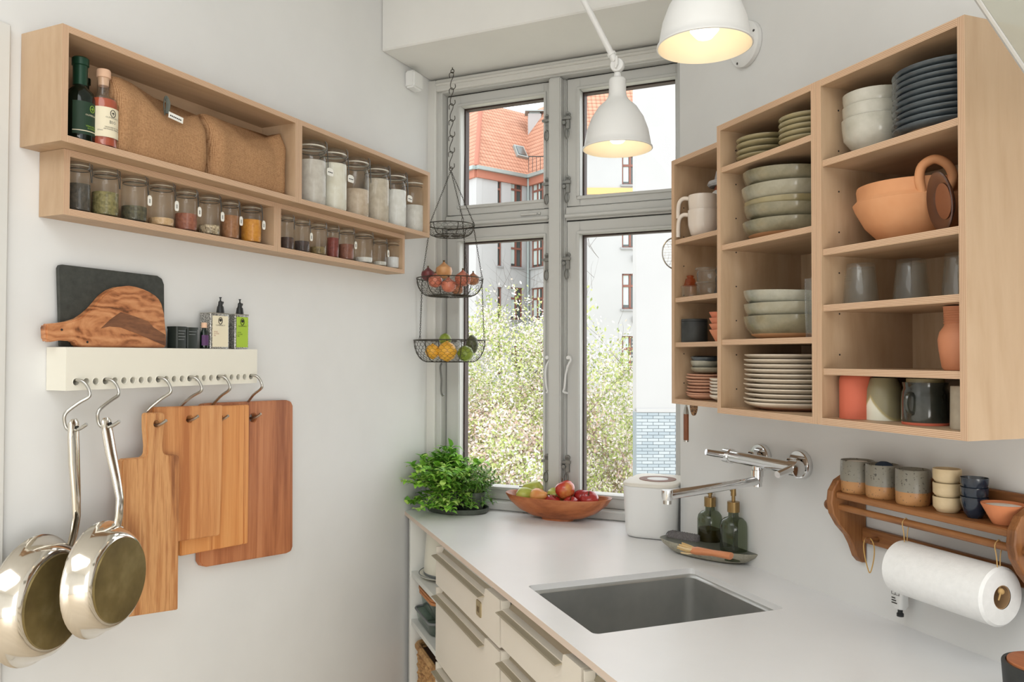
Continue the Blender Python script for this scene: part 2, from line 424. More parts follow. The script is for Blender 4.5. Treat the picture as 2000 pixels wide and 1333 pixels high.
# espagnolette latches: two per sash, on the meeting stiles either side of the post
plain('zinc', (140, 140, 136), 0.4, 0.9)
def latch(side, z):
    x = -0.938 if side < 0 else -0.868
    r_ = bpy.data.objects.new('latch', None); COL.objects.link(r_); r_.parent = win; r_.location = (x, -0.024, z)
    bx = MB().box(-0.006, 0.006, -0.008, 0.0, -0.022, 0.026).lathe([(0, 0), (0.008, 0), (0.008, 0.008), (0, 0.008)], 12, (0, 0, 0.024), axis='y')
    bx.box(-0.016*1, 0.012, -0.014, -0.008, 0.006, 0.014).lathe([(0, 0), (0.006, 0), (0.006, 0.016), (0, 0.016)], 10, (-side*0.010, 0, -0.004), axis='y')
    bx.build('latch_plate', 'zinc', r_)
    ring = [(0.008*math.sin(t)*0.8, -0.014, -0.024-0.016+0.016*math.cos(t)) for t in [2*math.pi*i/14 for i in range(14)]]
    MB().tube(ring, 0.0022, 6, closed=True).build('latch_ring', 'zinc', r_)
for s_ in (-1, 1):
    for z_ in ((2.150, 1.945, 1.700, 1.055) if s_ < 0 else (2.150, 1.945, 1.700, 1.055)): latch(s_, z_)
# white window stays hanging on the lower sashes, and a ventilation slide
for x_, d_ in ((-0.940, -1), (-0.868, 1)):
    pts = [(x_, -0.03, 1.392), (x_+0.008, -0.038, 1.400), (x_+0.014, -0.04, 1.388), (x_+0.006, -0.042, 1.372), (x_-0.002*d_, -0.042, 1.34), (x_-0.006*d_, -0.042, 1.30), (x_-0.010*d_, -0.042, 1.288), (x_+0.006, -0.046, 1.284)]
    MB().tube(smooth_path(pts, 3), 0.0034, 6).lathe([(0, 0), (0.008, 0), (0.006, 0.02), (0, 0.02)], 10, (x_+0.006, -0.022, 1.396), axis='y').build('stay_hook', 'white_metal', win)
MB().box(-1.03, -0.972, -0.036, -0.030, 1.858, 1.866).box(-0.968, -0.960, -0.036, -0.030, 1.858, 1.867).build('vent_slide', 'window_paint', win, bevel=0.0015)
o = MB().tube(smooth_path([(-1.306, -0.062, 1.375), (-1.306, -0.07, 1.36), (-1.304, -0.066, 1.32), (-1.302, -0.072, 1.285), (-1.296, -0.075, 1.268), (-1.288, -0.078, 1.272)], 4), 0.0035, 6).build('sash_hook', 'zinc', win)

# ================================================================ OUTSIDE THE WINDOW
GROUND = -7.0
def far(px, depth):                       # plan position on the line of sight of a pixel column
    r = ray(px, 690); P = CAM + r*(depth/CF.dot(r)); return Vector((P.x, P.y, 0))
def zfar(px, py, depth):
    r = ray(px, py); return (CAM + r*(depth/CF.dot(r))).z
speck('yard_ground', [(0.3, (196, 196, 176)), (0.5, (214, 206, 190)), (0.7, (170, 186, 140))], 0.6, 0.9)
o = MB().box(-60, 40, 3.2, 70, GROUND-0.2, GROUND).build('ground_yard', 'yard_ground', smooth=False); struct(o); o['label'] = 'pale courtyard ground'
speck('render_white', [(0.3, (172, 171, 170)), (0.7, (177, 176, 175))], 0.5, 0.8, 0, spec=0.2)
speck('render_far', [(0.3, (176, 176, 176)), (0.7, (181, 181, 181))], 0.5, 0.8, 0, spec=0.2)
plain('terracotta_trim', (170, 110, 90), 0.8); plain('window_brown', (132, 84, 70), 0.6)
plain('window_shade', (70, 78, 76), 0.15, 0, 0.8); plain('sill_stone', (150, 150, 150), 0.7); plain('gutter_zinc', (160, 170, 168), 0.5, 0.4)
plain('curtain', (196, 208, 204), 0.7); plain('iron_rail', (60, 56, 54), 0.6)
def tile_mat(name):
    t = NT(name); v = t.coords((1, 1, 1)); sp = t.node('ShaderNodeSeparateXYZ'); t.link(v, sp.inputs[0])
    def saw(sock, per, off=0.0):
        d = t.node('ShaderNodeMath', operation='DIVIDE'); t.link(sock, d.inputs[0]); d.inputs[1].default_value = per
        f = t.node('ShaderNodeMath', operation='FRACT'); t.link(d.outputs[0], f.inputs[0]); return f.outputs[0]
    sx = saw(sp.outputs[0], 0.24); sy = saw(sp.outputs[1], 0.36)
    cx = t.ramp(sx, [(0, (170, 116, 94)), (0.14, (200, 150, 124)), (0.5, (208, 162, 136)), (0.9, (198, 148, 122)), (1, (174, 120, 98))])
    cy = t.ramp(sy, [(0, (150, 104, 88)), (0.16, (240, 232, 228)), (0.8, (255, 255, 255)), (1, (236, 226, 220))])
    nz = t.ramp(t.noise(v, 1.3, 3), [(0.3, (230, 222, 216)), (0.7, (255, 255, 255))])
    m1 = t.node('ShaderNodeMix', data_type='RGBA', blend_type='MULTIPLY'); m1.inputs[0].default_value = 1
    t.link(cx, m1.inputs[6]); t.link(cy, m1.inputs[7])
    m2 = t.node('ShaderNodeMix', data_type='RGBA', blend_type='MULTIPLY'); m2.inputs[0].default_value = 1
    t.link(m1.outputs[2], m2.inputs[6]); t.link(nz, m2.inputs[7])
    t.link(m2.outputs[2], t.b.inputs['Base Color']); t.set(Roughness=0.8)
    return t.m
tile_mat('roof_tiles')
def facade(bld, A, B, ztop, wins, name='wall', band=None):
    """one straight wall from A to B (plan), facing the viewer; wins: (px0, px1, py0, py1, columns, rows)"""
    d = (B-A); L = d.length; d = d.normalized(); n = Vector((d.y, -d.x, 0))
    if n.dot(CAM-A) < 0: n = -n
    rz = math.atan2(d.y, d.x)
    def loc(px, py):
        r = ray(px, py); t = (n.dot(A)-n.dot(CAM))/n.dot(r); P = CAM+r*t; return (P-A).dot(d), P.z
    into = 1 if Vector((-d.y, d.x, 0)).dot(n) < 0 else -1        # local +y direction away from viewer
    rects = []
    for w in wins:
        xm = (w[0]+w[1])/2; ym = (w[2]+w[3])/2
        x0 = loc(w[0], ym)[0]; x1 = loc(w[1], ym)[0]; z1 = loc(xm, w[2])[1]; z0 = loc(xm, w[3])[1]
        rects.append((min(x0, x1), max(x0, x1), z0, z1, w[4], w[5]))
    outl = [(0, GROUND), (L, GROUND), (L, ztop), (0, ztop)]
    holes = [[(a, c), (b_, c), (b_, e), (a, e)] for a, b_, c, e, _, _ in rects if a > 0.02 and b_ < L-0.02]
    wl = MB().prism(outl, 0, 0.4*into, 'y', holes).build(name, 'render_far', bld, A, rz, smooth=False)
    for a, b_, c, e, nc, nr in rects:
        f = 0.07; m_ = MB()
        m_.box(a, a+f, 0.10*into, 0.2*into, c, e).box(b_-f, b_, 0.10*into, 0.2*into, c, e).box(a, b_, 0.10*into, 0.2*into, e-f, e).box(a, b_, 0.10*into, 0.2*into, c, c+f)
        for i in range(1, nc):
            x = a+(b_-a)*i/nc; m_.box(x-f*0.7, x+f*0.7, 0.10*into, 0.19*into, c, e)
        zt = c+(e-c)*0.66
        m_.box(a, b_, 0.09*into, 0.19*into, zt-f*0.8, zt+f*0.8)
        wobj = m_.build('window', 'window_brown', bld, A, rz, smooth=False)
        MB().box(a, b_, 0.16*into, 0.175*into, c, e).build('pane', 'window_shade', wobj, smooth=False)
        if nc > 1:
            k = a+(b_-a)*0.5
            MB().box(a+f, k-f, 0.15*into, 0.158*into, c+(e-c)*0.12, e-f).build('curtain', 'curtain', wobj, smooth=False)
        MB().box(a-0.08, b_+0.08, -0.10*into, 0.1*into, c-0.10, c).build('window_sill', 'sill_stone', bld, A, rz, smooth=False)
    return wl
def roof_plane(bld, pts, name='roof'):
    """planar quad/triangle given eave-left, eave-right, top-right, (top-left): local x along the eave, y up the slope"""
    P = [Vector(p) for p in pts]; x = (P[1]-P[0]).normalized(); nn = x.cross(P[-1]-P[0]).normalized(); y = nn.cross(x)
    M = Matrix(((x.x, y.x, nn.x, P[0].x), (x.y, y.y, nn.y, P[0].y), (x.z, y.z, nn.z, P[0].z), (0, 0, 0, 1)))
    q = [M.inverted() @ p for p in P]
    n = len(q); mb = MB(); vs = [(v.x, v.y, 0.0) for v in q]+[(v.x, v.y, -0.15) for v in q]
    mb.add(vs, [tuple(range(n)), tuple(reversed(range(n, 2*n)))]+[(i, (i+1) % n, n+(i+1) % n, n+i) for i in range(n)])
    o = mb.build(name, 'roof_tiles', bld, smooth=False); o.matrix_local = M; return o
bldA = thing('apartment_building', 'white apartment house with a steep orange tiled roof and brown windows across the yard', 'building')
DA, DB, DC = 44.0, 46.4, 43.6
pA, pB, pC, pL = far(929, DA), far(1031, DB), far(1100, DC), far(880, 46.2)
EZ = zfar(929, 326, DA)
facade(bldA, pL, pA, EZ, [])
rows = [(353, 400), (466, 519), (561, 622), (668, 730)]
facade(bldA, pA, pB, EZ, [(972, 980, a, b_+1, 1, 2) for a, b_ in rows] + [(998, 1021, a+1, b_+3, 2, 2) for a, b_ in rows])
facade(bldA, pB, pC, EZ, [(1037, 1067, a+1, b_+3, 3, 2) for a, b_ in rows])
# cornice bands of red brick and gutters
for a, b_ in ((pL, pA), (pA, pB), (pB, pC)):
    d = (b_-a); L = d.length; rz = math.atan2(d.y, d.x)
    MB().box(0, L, -0.14, 0.06, EZ-0.55, EZ-0.12).build('brick_cornice', 'terracotta_trim', bldA, a, rz, smooth=False)
    MB().box(-0.1, L+0.1, -0.32, 0.06, EZ-0.12, EZ+0.08).build('gutter', 'gutter_zinc', bldA, a, rz, smooth=False)
MB().lathe([(0, GROUND), (0.07, GROUND), (0.07, EZ), (0, EZ)], 10).build('downpipe', 'gutter_zinc', bldA, pB+(pB-CAM).normalized()*(-0.25)*Vector((1, 1, 0)).length/1.414)
# roofs: the hip runs straight up from the corner at pA
RH = 5.6
back = Vector((CF.x, CF.y, 0)).normalized()
hip = pA + back*6.0; hip.z = EZ+RH
def up(p, z): return Vector((p.x, p.y, z))
rB = pB + back*6.0 + (pB-pA).normalized()*1.0; rC = pC + back*6.0
dAB = (pB-pA).normalized()
roof_plane(bldA, [up(pA, EZ+0.05), up(pB, EZ+0.05), up(hip+dAB*11, EZ+RH), up(hip, EZ+RH)])
roof_plane(bldA, [up(pL, EZ+0.05), up(pA, EZ+0.05), up(hip, EZ+RH), up(hip+(pL-pA).normalized()*6, EZ+RH)])
roof_plane(bldA, [up(pB, EZ+0.05), up(pC, EZ+0.05), up(pC+back*6, EZ+RH), up(pC+back*6-(pC-pB).normalized()*9, EZ+RH)])
MB().tube([up(pA, EZ+0.05), up(hip, EZ+RH)], 0.15, 8).build('hip_ridge', 'terracotta_trim', bldA)
# skylight, chimney head and roof balcony
def on_roof(px, py):      # roof plane A-B
    x = (pB-pA); n = x.cross(up(hip, RH-0.05)-Vector((pA.x, pA.y, 0))).normalized(); A = up(pA, EZ+0.05)
    r = ray(px, py); return CAM+r*((n.dot(A)-n.dot(CAM))/n.dot(r)), n
q = [on_roof(*p)[0] for p in ((1001, 286), (1020, 290), (1030, 312), (1009, 307))]
nn = on_roof(1010, 300)[1]; nn = nn if nn.dot(CAM-q[0]) > 0 else -nn
sk = MB(); sk.add([p+nn*0.16 for p in q]+[p-nn*0.05 for p in q], [(0, 1, 2, 3), (0, 1, 5, 4), (1, 2, 6, 5), (2, 3, 7, 6), (3, 0, 4, 7)])
skl = sk.build('skylight', 'gutter_zinc', bldA, smooth=False)
cq = sum(q, Vector())/4; qq = [cq+(p-cq)*0.74+nn*0.19 for p in q]
MB().add(qq, [(0, 1, 2, 3)]).add([p-nn*0.01 for p in qq], [(3, 2, 1, 0)]).build('pane', 'window_shade', skl, smooth=False)
cp = far(1043, 50.5); cz = zfar(1043, 232, 50.5)
MB().box(-0.42, 0.42, -0.4, 0.4, cz-2.2, cz+0.30).build('chimney', 'render_white', bldA, cp, A_L, smooth=False)
MB().box(-0.62, 0.62, -0.55, 0.55, cz+0.42, cz+0.50).box(-0.34, 0.34, -0.3, 0.3, cz+0.3, cz+0.42).build('chimney_cowl', 'gutter_zinc', bldA, cp, A_L, smooth=False)
bp = far(1052, 45.0); bz0, bz1 = zfar(1052, 334, 45), zfar(1052, 303, 45)
rb = MB()
for i in range(9): rb.box(-0.6+i*0.22, -0.57+i*0.22, 0, 0.03, bz0, bz1)
rb.box(-0.6, 1.3, -0.01, 0.04, bz1-0.05, bz1).build('balcony_rail', 'iron_rail', bldA, bp, A_L, smooth=False)

bldB = thing('apartment_wing', 'white courtyard wing with an orange hipped roof and a yellow brick band', 'building')
DW = 39.3
w0, w1 = far(1100, DW), far(1300, DW)
EZ2 = zfar(1137, 281, DW)
facade(bldB, w0, w1, EZ2, [(1215, 1247, a, b_, 2, 2) for a, b_ in ((303, 361), (428, 484), (535, 604), (657, 729))])
plain('yellow_brick', (226, 176, 120), 0.8)
zb0, zb1 = zfar(1190, 379, DW), zfar(1190, 366, DW)
MB().box(0, (w1-w0).length, -0.06, 0.02, zb0, zb1).build('brick_band', 'yellow_brick', bldB, w0, math.atan2((w1-w0).y, (w1-w0).x), smooth=False)
tl = far(1167, DW+5); th = zfar(1167, 172, DW+5)+1.0
roof_plane(bldB, [up(w0, EZ2), up(w1, EZ2), up(w1+back*5.2, th), up(tl, th)])
MB().box(0, (w1-w0).length, -0.3, 0.05, EZ2-0.1, EZ2+0.1).build('gutter', 'gutter_zinc', bldB, w0, math.atan2((w1-w0).y, (w1-w0).x), smooth=False)
for py in (503, 622):
    P = far(1238, DW-0.05); z = zfar(1238, py, DW)
    MB().box(-0.08, 0.08, -0.1, 0, z-0.2, z+0.1).build('wall_vent', 'sill_stone', bldB, P, A_L, smooth=False)

# near gable: white wall above a plinth of blue-grey painted bricks
gab = thing('neighbouring_gable', 'plain white gable wall above a plinth of pale blue painted bricks', 'building')
DG = 16.4
g0, g1 = far(1243, DG), far(1420, DG)
gd = (g1-g0).normalized(); grz = math.atan2(gd.y, gd.x)
zpl = zfar(1285, 806, DG)
MB().box(0, (g1-g0).length, 0.0, 0.5, zpl, 16).build('wall', 'render_white', gab, g0, grz, smooth=False)
MB().box(-0.0, (g1-g0).length, -0.02, 0.3, zpl-0.0, zpl+0.085).build('plinth_band', 'render_white', gab, g0, grz, bevel=0.01)
pl = MB().box(0, (g1-g0).length, 0.012, 0.5, GROUND, zpl).build('plinth_wall', speck('mortar_blue', [(0.3, (130, 140, 146)), (0.7, (142, 150, 154))], 6, 0.8), gab, g0, grz, smooth=False)
for i, cc in enumerate(((158, 166, 170), (148, 158, 164), (166, 173, 176))): plain('brick_blue_%d' % i, cc, 0.75)
bw, bh = 0.230, 0.0665
bricks = [MB().box(0.003, bw-0.007, -0.004, 0.05, 0.004, bh-0.006).build('brick', 'brick_blue_%d' % i, pl, (0, 0, -50), bevel=0.003) for i in range(3)]
used = [0, 0, 0]; row = 0; z = zpl-bh
while row < 32:
    x = -0.115 if row % 2 else 0.0
    col = 0
    while x < 1.05:
        k = random.randrange(3)
        if used[k] == 0: b_ = bricks[k]; used[k] = 1
        else: b_ = bricks[k].copy(); COL.objects.link(b_)
        b_.location = (max(x, 0), random.uniform(-0.003, 0.003), z)
        if x < 0: b_.scale = (0.5, 1, 1)
        x += bw; col += 1
    z -= bh; row += 1
for k in range(3):
    if not used[k]: bpy.data.objects.remove(bricks[k])

# blossoming trees in the courtyard
plain('bark', (84, 72, 60), 0.9)
def leafmat(name, c1, c2, tr):
    t = NT(name); f = t.noise(t.coords(), 3.0, 2)
    t.link(t.ramp(f, [(0.35, c1), (0.65, c2)]), t.b.inputs['Base Color']); t.set(Roughness=0.6)
    t.b.inputs['Subsurface Weight'].default_value = 0.0
    return t.m
leafmat('leaf_spring', (166, 178, 98), (196, 200, 138), 0.4); leafmat('leaf_green', (126, 146, 72), (158, 172, 100), 0.4)
leafmat('blossom', (216, 202, 192), (226, 220, 214), 0.3); leafmat('blossom_pink', (212, 176, 162), (222, 200, 188), 0.3)
def tree(name, label, base, height, spread, nleaf, mats, seed, zmax=1.0, low=0.15, size=0.030):
    rnd = random.Random(seed)
    t = thing(name, label, 'tree', base, 0, 'blossoming courtyard trees')
    br = MB(); tips = []
    def grow(p, d, length, r, lvl):
        n = 5; pts = [p]; rr = [r]
        for i in range(n):
            d = (d+Vector((rnd.uniform(-1, 1), rnd.uniform(-1, 1), rnd.uniform(-0.6, 0.9)))*0.22).normalized()
            p = p+d*(length/n); pts.append(p); rr.append(r*(1-0.75*(i+1)/n))
            if lvl >= 2: tips.append((p.copy(), lvl))
        br.tube(pts, rr, 5 if lvl < 2 else 4)
        if lvl < 4:
            for k in range((5, 5, 4, 3)[lvl]):
                j = rnd.randint(1, n); q = pts[j]
                dd = (d+Vector((rnd.uniform(-1, 1), rnd.uniform(-1, 1), rnd.uniform(-0.35, 0.7)))*1.1).normalized()
                grow(q, dd, length*rnd.uniform(0.45, 0.75), max(rr[j]*0.6, 0.004), lvl+1)
    for k in range(3):
        a = k*2.1+seed
        grow(Vector((0, 0, height*low*0.6)), Vector((math.cos(a)*spread, math.sin(a)*spread, 1)).normalized(), height*0.62, 0.085, 0)
    br.tube([(0, 0, 0), (0, 0, height*low*0.62)], [0.2, 0.13], 8)
    br.build('trunk_and_branches', 'bark', t)
    mbs = [MB() for _ in mats]
    tips = [q for q in tips if q[0].z+base.z < zmax+rnd.gauss(0, 0.35)]
    for i in range(nleaf):
        p, lvl = rnd.choice(tips); p = p+Vector((rnd.gauss(0, .16), rnd.gauss(0, .16), rnd.gauss(0, .14)))
        k = rnd.choices(range(len(mats)), [w for _, _, w in mats])[0]; s = size*rnd.uniform(0.5, 1.1)
        u = Vector((rnd.gauss(0, 1), rnd.gauss(0, 1), rnd.gauss(0, 1))).normalized(); w = u.orthogonal().normalized()
        mbs[k].add([p-u*s, p+w*s*0.5, p+u*s, p-w*s*0.5], [(0, 1, 2, 3)])
    for (nm, mt, _), mb in zip(mats, mbs):
        if not mb.v: continue
        me = bpy.data.meshes.new(nm); me.from_pydata(mb.v, [], mb.f); me.materials.append(MATS[mt])
        o = bpy.data.objects.new(nm, me); COL.objects.link(o); o.parent = t; o['kind'] = 'stuff'
    return t
def ground_at(px, depth): p = far(px, depth); p.z = GROUND; return p
tree('blossom_tree', 'pale green blossoming tree filling the lower left pane', ground_at(1015, 23.0), 9.4, 0.55, 80000,
     [('foliage', 'leaf_spring', 5), ('leaves', 'leaf_green', 3), ('blossom', 'blossom', 6)], 3, 2.6, size=0.054)
tree('blossom_tree', 'pinkish blossoming tree filling the bottom of the right lower pane beside the blue brick plinth', ground_at(1180, 22.5), 7.0, 0.60, 65000,
     [('foliage', 'leaf_spring', 4), ('blossom', 'blossom', 4), ('pink_blossom', 'blossom_pink', 4)], 11, 0.2, size=0.056)
tree('blossom_tree', 'light pink blossoming tree behind the potted herbs at the foot of the left pane', ground_at(945, 21.5), 7.2, 0.60, 60000,
     [('foliage', 'leaf_spring', 3), ('blossom', 'blossom', 5), ('pink_blossom', 'blossom_pink', 4)], 23, 0.2, size=0.056)

# ================================================================ COUNTER AND BASE UNITS
PF = 0.588                                    # counter front edge: distance from the eye line along RN
CT = 0.013
def RV(a, p): v = RD*a + RN*p; return (v.x, v.y)
P0 = RV(2.518, PF)
sink_o = [RV(1.612, 0.648), RV(1.612, 1.070), RV(1.288, 1.070), RV(1.288, 0.648)]
def rpoly(pts, r, n=4):
    out = []; k = len(pts)
    for i in range(k):
        a, b_, c = Vector(pts[i-1]), Vector(pts[i]), Vector(pts[(i+1) % k])
        d1 = (a-b_).normalized(); d2 = (c-b_).normalized()
        p1, p2 = b_+d1*r, b_+d2*r; cen = b_+(d1+d2)*r
        for j in range(n+1):
            t = j/n; q = (p1-cen)*math.cos(t*math.pi/2)+(p2-cen)*math.sin(t*math.pi/2); out.append(tuple(cen+q))
    return out
ctop = [(XL, P0[1]), RV(0.2, PF), RV(0.2, PR), RV(R_END, PR), (pe.x+0.0, 2.338), (XL, 2.324)]
worktop = thing('worktop', 'white laminate worktop running from the left wall past the sink', 'countertop')
mb = MB().prism(ctop, ZC-CT, ZC, 'z', [rpoly(sink_o, 0.012)], 0, 1)
mb.build('slab', ['counter_laminate', 'counter_edge'], worktop, smooth=False)
# undermounted steel sink
sk0 = RD*1.45+RN*0.859
sink = thing('kitchen_sink', 'brushed steel undermounted sink basin set into the worktop', 'sink', (sk0.x, sk0.y, ZC-CT), RZ['R'])
rings = []
for (hx, hy, z, r) in ((0.155, 0.204, 0.0, 0.014), (0.150, 0.199, -0.004, 0.02), (0.148, 0.197, -0.16, 0.03), (0.135, 0.184, -0.176, 0.03), (0.03, 0.03, -0.182, 0.029)):
    rings.append([(x, y, z) for x, y in rrect(-hx, hx, -hy, hy, r, 5)])
sb = MB().loft(rings, cap=False); n = len(rings[0])
rim = [(x, y, 0) for x, y in rrect(-0.185, 0.185, -0.235, 0.235, 0.03, 5)]
sb.loft([rim, rings[0]], cap=False)
sb.build('basin', 'sink_steel', sink)
MB().lathe([(0, -0.184), (0.032, -0.184), (0.032, -0.180), (0.022, -0.182), (0, -0.183)], 20).build('drain', 'chrome', sink)
# --- drawer units: along-range on the front
FRONT = PF+0.010
def drawer_unit(name, label, a0, a1, rows, plate=False):
    base = RD*a0+RN*FRONT
    u = thing(name, label, 'drawer unit', (base.x, base.y, 0), RZ['R'])      # local x: towards the viewer's right, y: into the unit
    w = a0-a1
    MB().box(0.0, w, 0.022, 0.48, 0.10, 0.876).build('carcass', 'cabinet_white', u, smooth=False) if not name.startswith('sink') else \
        MB().box(0.0, w, 0.022, 0.56, 0.10, 0.60).build('carcass', 'cabinet_white', u, smooth=False)
    for z0, z1 in rows:
        g = 0.003; n0 = 0.010; n1 = w*0.80                                          # the grip fills the left four fifths of the top edge
        prof = [(g, z0+g), (w-g, z0+g), (w-g, z1-g), (n1+0.012, z1-g), (n1+0.004, z1-0.006), (n1, z1-0.020), (n0, z1-0.020), (n0-0.002, z1-0.004), (g, z1-g)]
        dr = MB().prism(prof, 0.0, 0.020, 'y').build('drawer_front', 'drawer_paint', u, smooth=False)
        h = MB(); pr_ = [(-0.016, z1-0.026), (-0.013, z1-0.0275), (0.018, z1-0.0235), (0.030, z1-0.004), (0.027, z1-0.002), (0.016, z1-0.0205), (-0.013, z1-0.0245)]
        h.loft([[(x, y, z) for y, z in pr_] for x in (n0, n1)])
        h.build('grip', 'shaded_taupe', dr, smooth=False)
        if plate and z1 > 0.8:
            pm = MB().prism(rrect(w*0.70, w*0.70+0.034, z0+0.030, z0+0.066, 0.004), -0.0025, 0.0, 'y').build('label_plate', plain('brass_plate', (176, 158, 120), 0.4, 0.6), dr)
            for i in range(2):
                MB().box(w*0.70+0.011+i*0.008, w*0.70+0.014+i*0.008, -0.004, -0.0025, z0+0.040, z0+0.053).build('plate_mark', plain('mark%d' % i, (104, 88, 62), 0.6), dr, smooth=False)
    return u
drawer_unit('drawer_unit', 'cream drawer unit with a small brass label plate on its top drawer', 2.180, 1.648, [(0.755, 0.866), (0.545, 0.752), (0.33, 0.542), (0.12, 0.327)], True)
drawer_unit('sink_drawer_unit', 'cream drawer unit in front of the sink', 1.644, 1.236, [(0.762, 0.868), (0.545, 0.758), (0.33, 0.542), (0.12, 0.327)])
drawer_unit('end_drawer_unit', 'cream drawer unit at the near end of the worktop beyond the sink unit', 1.232, 0.45, [(0.762, 0.868), (0.545, 0.758), (0.33, 0.542), (0.12, 0.327)])
# --- open shelf unit against the left wall
ob = RD*2.510+RN*(PF+0.012)
osh = thing('open_shelf_unit', 'narrow white open shelf unit under the worktop by the left wall', 'shelf', (ob.x, ob.y, 0), RZ['R'])
ow = 0.328; OS1, OS2 = 0.712, 0.560
MB().box(0.0, 0.016, 0.0, 0.215, 0.0, 0.886).build('side_panel', 'cabinet_white', osh, smooth=False)
MB().box(0.016, ow, 0.205, 0.215, 0.0, 0.886).build('back_panel', 'cabinet_white', osh, smooth=False)
for z in (OS1, OS2): MB().box(0.016, ow, 0.004, 0.205, z-0.016, z).build('shelf', 'cabinet_white', osh, smooth=False)
def on_os(x, y, z):       # local point of the open shelf unit -> world
    v = Vector((ob.x, ob.y, 0)) + Vector((math.cos(RZ['R']), math.sin(RZ['R']), 0))*x + Vector((-math.sin(RZ['R']), math.cos(RZ['R']), 0))*y
    return Vector((v.x, v.y, z))
plain('enamel_white', (226, 222, 206), 0.3, coat=0.3); plain('grey_rim', (120, 124, 124), 0.5)
p = on_os(0.122, 0.102, OS1)
pt = thing('enamel_plate', 'white enamel plate with a grey edge under the white jug on the upper open shelf', 'plate', p)
MB().lathe([(0, 0), (0.06, 0), (0.095, 0.012), (0.0985, 0.016), (0.094, 0.017), (0.06, 0.006), (0, 0.006)], 36).build('dish', 'enamel_white', pt)
MB().tube([(0.0965*math.cos(t), 0.0965*math.sin(t), 0.0165) for t in [2*math.pi*i/40 for i in range(40)]], 0.0016, 6, closed=True).build('rim', 'grey_rim', pt)
p = on_os(0.122, 0.100, OS1+0.0065)
o = thing('white_jug', 'tall cream-white jug with tapering sides on the enamel plate under the worktop', 'jug', p, RZ['R'])
MB().lathe([(0, 0), (0.072, 0), (0.08, 0.012), (0.079, 0.05), (0.070, 0.155), (0.067, 0.160), (0.064, 0.155), (0.074, 0.05), (0.07, 0.012), (0, 0.01)], 36).build('body', 'enamel_white', o)
MB().lathe([(0.0735, 0.0), (0.0805, 0.010), (0.081, 0.014), (0.0795, 0.016)], 36).build('base_ring', 'grey_rim', o)
MB().box(-0.058, -0.052, -0.052, -0.046, 0.112, 0.118).build('logo_mark', 'ink', o)
plain('cork_lid', (196, 132, 84), 0.7)
glass('food_glass', (0.80, 0.86, 0.82), 0.03, 0.14, (150, 164, 156), 1.5)
def food_box(loc, w, d, h, label, lid):
    t = thing('glass_food_box', label, 'food container', loc, RZ['R'])
    rg = [[(x, y, z) for x, y in rrect(-a, a, -c, c, 0.02, 5)] for a, c, z in ((w*0.42, d*0.42, 0), (w*0.46, d*0.46, 0.006), (w*0.5, d*0.5, h), (w*0.48, d*0.48, h), (w*0.44, d*0.44, 0.008), (w*0.3, d*0.3, 0.006))]
    MB().loft(rg).build('glass_tub', 'food_glass', t)
    if lid: MB().loft([[(x, y, z) for x, y in rrect(-a, a, -c, c, 0.022, 5)] for a, c, z in ((w*0.50, d*0.5, h), (w*0.53, d*0.53, h+0.002), (w*0.53, d*0.53, h+0.010), (w*0.51, d*0.51, h+0.011), (w*0.51, d*0.51, h+0.014), (w*0.54, d*0.54, h+0.015), (w*0.54, d*0.54, h+0.022))]).build('lid', 'cork_lid' if lid == 2 else 'grey_rim', t)
    else: MB().tube([(x, y, h) for x, y in rrect(-w*0.5, w*0.5, -d*0.5, d*0.5, 0.02, 5)], 0.004, 6, closed=True).build('rim', 'grey_rim', t)
    return t
food_box(on_os(0.122, 0.092, OS2), 0.19, 0.16, 0.042, 'open rectangular glass food box on the lower open shelf, under the lidded one', 0)
food_box(on_os(0.122, 0.095, OS2+0.047), 0.165, 0.14, 0.044, 'glass food box with two cork-coloured lids stacked on the open glass box', 2)
t = thing('water_glass', 'clear ridged drinking glass beside the glass boxes on the lower open shelf', 'glass', on_os(0.265, 0.05, OS2))
MB().lathe([(0, 0), (0.028, 0), (0.033, 0.085), (0.031, 0.085), (0.026, 0.006), (0, 0.006)], 20).build('tumbler', 'clear_glass', t)
# wicker basket: woven strands round a tapering box
speck('wicker', [(0.3, (150, 104, 62)), (0.6, (206, 162, 108))], 40, 0.7)
plain('wicker_dark', (74, 48, 28), 0.8)
wb = thing('wicker_basket', 'woven wicker basket on the floor of the open shelf unit', 'basket', on_os(0.170, 0.105, 0.0), RZ['R'])
MB().loft([[(x, y, z) for x, y in rrect(-a, a, -c, c, 0.03, 4)] for a, c, z in ((0.12, 0.078, 0.004), (0.135, 0.083, 0.475))], cap=True).build('liner', 'wicker_dark', wb)
nst = 34; stakes = 44
for k in range(nst):
    z = 0.02+k*0.0137; q = k/nst; hw, hd = 0.124+0.014*q, 0.080+0.006*q
    loop = rrect(-hw, hw, -hd, hd, 0.03, 4); L = len(loop); pts = []
    tot = 96
    per = [0]
    for i in range(L): per.append(per[-1]+(Vector(loop[(i+1) % L])-Vector(loop[i])).length)
    for j in range(tot):
        s = per[-1]*j/tot; i = max(i for i in range(L) if per[i] <= s)
        a_, b_ = Vector(loop[i]), Vector(loop[(i+1) % L]); tt = (s-per[i])/max(per[i+1]-per[i], 1e-9); pp = a_.lerp(b_, tt)
        off = 0.0035*math.sin(math.pi*(j/2+k)); nd = pp.normalized()
        pts.append((pp.x+nd.x*off, pp.y+nd.y*off, z+0.002*math.sin(j*1.3+k)))
    MB().tube(pts, 0.0062, 5, closed=True).build('woven_strand', 'wicker', wb, smooth=False)
MB().tube([(x, y, 0.487) for x, y in rrect(-0.14, 0.14, -0.089, 0.089, 0.03, 5)], 0.010, 8, closed=True).build('rim', 'wicker', wb)

